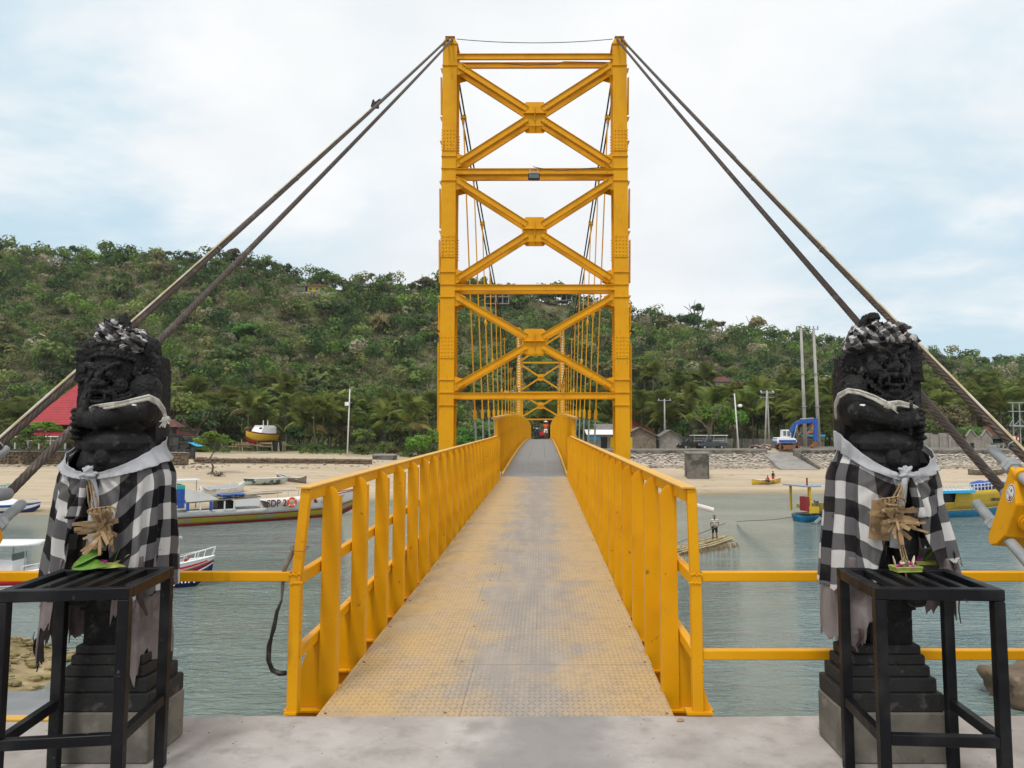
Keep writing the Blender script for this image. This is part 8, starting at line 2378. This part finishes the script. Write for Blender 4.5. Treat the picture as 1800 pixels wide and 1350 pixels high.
palms((300, 770), (142, 175), 26, (5, 9), False, "in the dense grove left of the tower", "coconut palms in the left grove", 660)
palms((-60, 300), (128, 165), 12, (5, 10), False, "around the temple hall", "coconut palms around the temple hall", 640)
palms((1112, 1480), (121, 138), 22, (4.5, 9), True, "behind the parked trucks", "coconut palms behind the trucks")
palms((1112, 1500), (140, 190), 34, (6, 10.5), False, "in the grove above the trucks", "coconut palms in the grove above the trucks", 640)
palms((1590, 1860), (128, 150), 14, (5, 10), True, "behind the roofless walls", "coconut palms behind the roofless walls")
palms((1480, 1880), (150, 215), 40, (7, 11), False, "on the low slope at the right", "coconut palms on the low right slope", 638)
palms((800, 1085), (128, 165), 12, (5, 9), False, "seen through the tower", "coconut palms seen through the tower", 660)

# ---- broad trees and shrubs at the foot of the hill
FOOT = [(352, 124, 4.2, 8.5, 'dark'), (325, 132, 5.0, 11.5, 'mid'), (395, 138, 4.5, 10, 'dark'), (300, 146, 5.5, 12, 'dark'), (560, 130, 2.8, 5.2, 'mid'), (600, 133, 3.2, 5.6, 'olive'), (530, 136, 3.4, 6, 'dark'), (640, 128, 2.6, 4.6, 'mid'), (735, 121, 3.0, 4.4, 'bright'), (770, 124, 3.4, 5.6, 'bright'), (700, 140, 3.8, 7, 'mid'),
        (715, 165, 3.6, 6, 'bright'), (820, 122, 3.6, 6.0, 'bright'), (850, 128, 4.2, 7.5, 'mid'), (900, 132, 4, 7, 'dark'), (960, 150, 5, 9.5, 'dark'), (1010, 122, 3.8, 6.5, 'dark'), (1050, 128, 3.6, 6, 'mid'), (1252, 126, 4.0, 9.2, 'bright'), (1288, 128, 3.6, 8.0, 'bright'), (1200, 129, 3.4, 6.5, 'dark'), (1330, 140, 4.5, 9.5, 'olive'), (1395, 138, 4.6, 10.5, 'dark'), (1460, 124, 3.4, 5.5, 'mid'), (1475, 132, 4.5, 8, 'bright'),
        (1150, 150, 5, 9, 'dark'), (1625, 124, 3.8, 6.8, 'dark'), (1660, 130, 4.5, 8.6, 'olive'), (1700, 126, 3.4, 5.2, 'mid'), (1735, 136, 4.0, 7.5, 'olive'), (1790, 126, 3.2, 4.6, 'dark'), (1690, 121, 2.4, 3.6, 'dark'), (1560, 130, 4, 7, 'dark'), (1520, 140, 5, 9, 'mid'), (20, 140, 5.5, 11, 'dark'), (-40, 134, 5, 10, 'dark'), (110, 145, 6, 13, 'mid'), (200, 150, 6, 13, 'dark'), (255, 138, 5, 11.5, 'dark')]
for (u, y, r, h, kind) in FOOT:
    q = gat(u, y)
    tree(q, kind, r, h, "at the foot of the hill", True)
for k in range(70):
    u = rv.choice((rv.uniform(345, 770), rv.uniform(1205, 1480), rv.uniform(1600, 1860), rv.uniform(800, 1080))); y = rv.uniform(119.5, 131); p = gat(u, y)
    r = rv.uniform(.8, 1.9)
    if blocked(p, r, r * 1.2): continue
    t = thing("shrub", "leafy green shrub behind the far beach " + next(w for lim, w in PLACES if P2(p)[0] < lim), "shrub", p, rv.uniform(0, 6), "shrubs behind the far beach")
    kind = rv.choices(('dark', 'mid', 'bright', 'olive'), (3, 4, 2, 2))[0]
    obj("foliage", rv.choice(BIG[kind]), t, (0, 0, r * .35), (0, 0, rv.uniform(0, 6)), (r * 1.2, r * 1.2, r)); obj("stem", rv.choice(TRUNK), t, scale=(r, r, r))
for (u, y, h, s, lab) in ((1395, 119, 5.8, 0, "leafless tangled pale tree behind the excavator's arm"), (1415, 121, 5.2, 3, "second leafless pale tree between the very tall poles"), (1760, 122, 5.8, 1, "leafless pinkish-grey tree near the steel frame at the right edge"), (385, 121, 3.6, 2, "leafless leaning tree left of the scaffold"), (330, 121, 6.5, 4, "pale bare branches in front of the dark trees beside the shrine")):
    t = thing("bare_tree", lab, "tree", gat(u, y)); obj("trunk", BARE[s], t, scale=(h * .95, h * .95, h * .8))
# ground cover where the sand meets the trees
n = 5200; xs, ys_ = [], []
cen = []; cl = []
for k in range(n):
    u = rv.uniform(340, 1880) if k % 4 else rv.uniform(-40, 340)
    if u < 800 or 900 < u < 1020: y = rv.uniform(120, 150)
    else: y = rv.uniform(121, 150)
    if u < 340: y = rv.uniform(129, 152)
    p = gat(u, y)
    if any(a < u < b and y < yy_ and c < P2(p)[1] - 4 < d for a, b, c, d, yy_ in KEEP): continue
    s = rv.uniform(.25, .8)
    for j in range(7):
        cen.append((p.x + rv.gauss(0, s * .6), p.y + rv.gauss(0, s * .6), p.z + abs(rv.gauss(0, s * .55)))); cl.append(pal[rv.choice((0, 0, 1, 1, 2, 5, 6))] * rv.uniform(.7, 1.3))
cen = np.array(cen); q = unit(len(cen)); q[:, 2] = np.abs(q[:, 2])
tag(obj("undergrowth", quad_mesh("undergrowth", leaf_quads(cen, nrg.uniform(.12, .30, len(cen)), q), M['scrub'], np.array(cl))), kind="stuff")

# ---- single small trees on the beach
def beach_tree(u, v, lean, h, r, kind, lab, flat=.6):
    p = on_ground(u, v); t = thing("mangrove_tree", lab, "tree", p)
    mb = MB(); P = [Vector((0, 0, -.2)), Vector((.15 * lean, 0, h * .18)), Vector((-.35 * lean, 0, h * .34)), Vector((.25 * lean, .1, h * .55)), Vector((.1 * lean, 0, h * .8))]
    mb.tube(P, [.16, .12, .10, .08, .05], 7)
    for k in range(5): a = k * 1.3; mb.tube([P[3], P[3] + Vector((math.cos(a) * r * .5, math.sin(a) * r * .5, h * .25)), P[3] + Vector((math.cos(a) * r * .8, math.sin(a) * r * .8, h * .32))], [.05, .03, .015], 5)
    for k in range(6): a = k * 1.05; mb.tube([Vector((0, 0, .25)), Vector((math.cos(a) * .4, math.sin(a) * .3, .12)), Vector((math.cos(a) * .9, math.sin(a) * .6, -.1))], [.06, .05, .02], 5)
    mb.build("trunk", M['bark'], t, smooth=True)
    for (dx, dz, f) in ((0, 0, 1), (-.7, -.25, .65), (.7, -.2, .7)): obj("foliage_clump", rv.choice(CROWN[kind]), t, (dx * r + .1 * lean, 0, h * .85 + dz * r), (0, 0, rv.uniform(0, 6)), (r * .75 * f, r * .75 * f, r * flat * f))
beach_tree(372, 834, 1.0, 5.6, 2.3, 'bright', "small crooked mangrove tree standing alone on the sand left of the scaffold")
p0 = on_ground(95, 812); beach_tree(74, 818, .3, 6.4, 2.9, 'bright', "flat-topped young tree before the red temple roof", .38)
beach_tree(48, 818, -1.2, 4.6, 2.2, 'mid', "leaning slender tree beside the upper left anchor bolt")
beach_tree(8, 816, .4, 6.6, 2.4, 'mid', "leafy young tree at the photo's left edge before the temple hall", .6)
beach_tree(128, 818, -.5, 4.4, 1.8, 'mid', "yellow-green bush-like tree close to the worn-faced statue's side", .7)
rt = MB(); c = on_ground(382, 838)
for k in range(16): a = rv.uniform(0, 6.28); rt.tube([Vector((rv.uniform(-.4, .4), 0, 0)), Vector((math.cos(a) * .6, math.sin(a) * .4, rv.uniform(.2, .7))), Vector((math.cos(a) * 1.1, math.sin(a) * .7, rv.uniform(-.1, .6)))], [.09, .06, .02], 5)
o = rt.build("driftwood_root", M['bark']); o.location = c; tag(o, "tangled driftwood root beside the lone mangrove on the sand", "driftwood")

# ---- when look and place still leave several with one description, count them off from the left
from collections import defaultdict
bpy.context.view_layer.update()
same = defaultdict(list)
for o in COL.objects:
    if o.parent is None and o.get("label"): same[o["label"]].append(o)
for lab, os_ in same.items():
    n = len(os_)
    if n < 2 or n > 45: continue
    os_.sort(key=lambda o: P2(o.location)[0])
    for i, o in enumerate(os_):
        o["label"] = lab + (", leftmost" if i == 0 else ", " + ORD[i] + " from left")
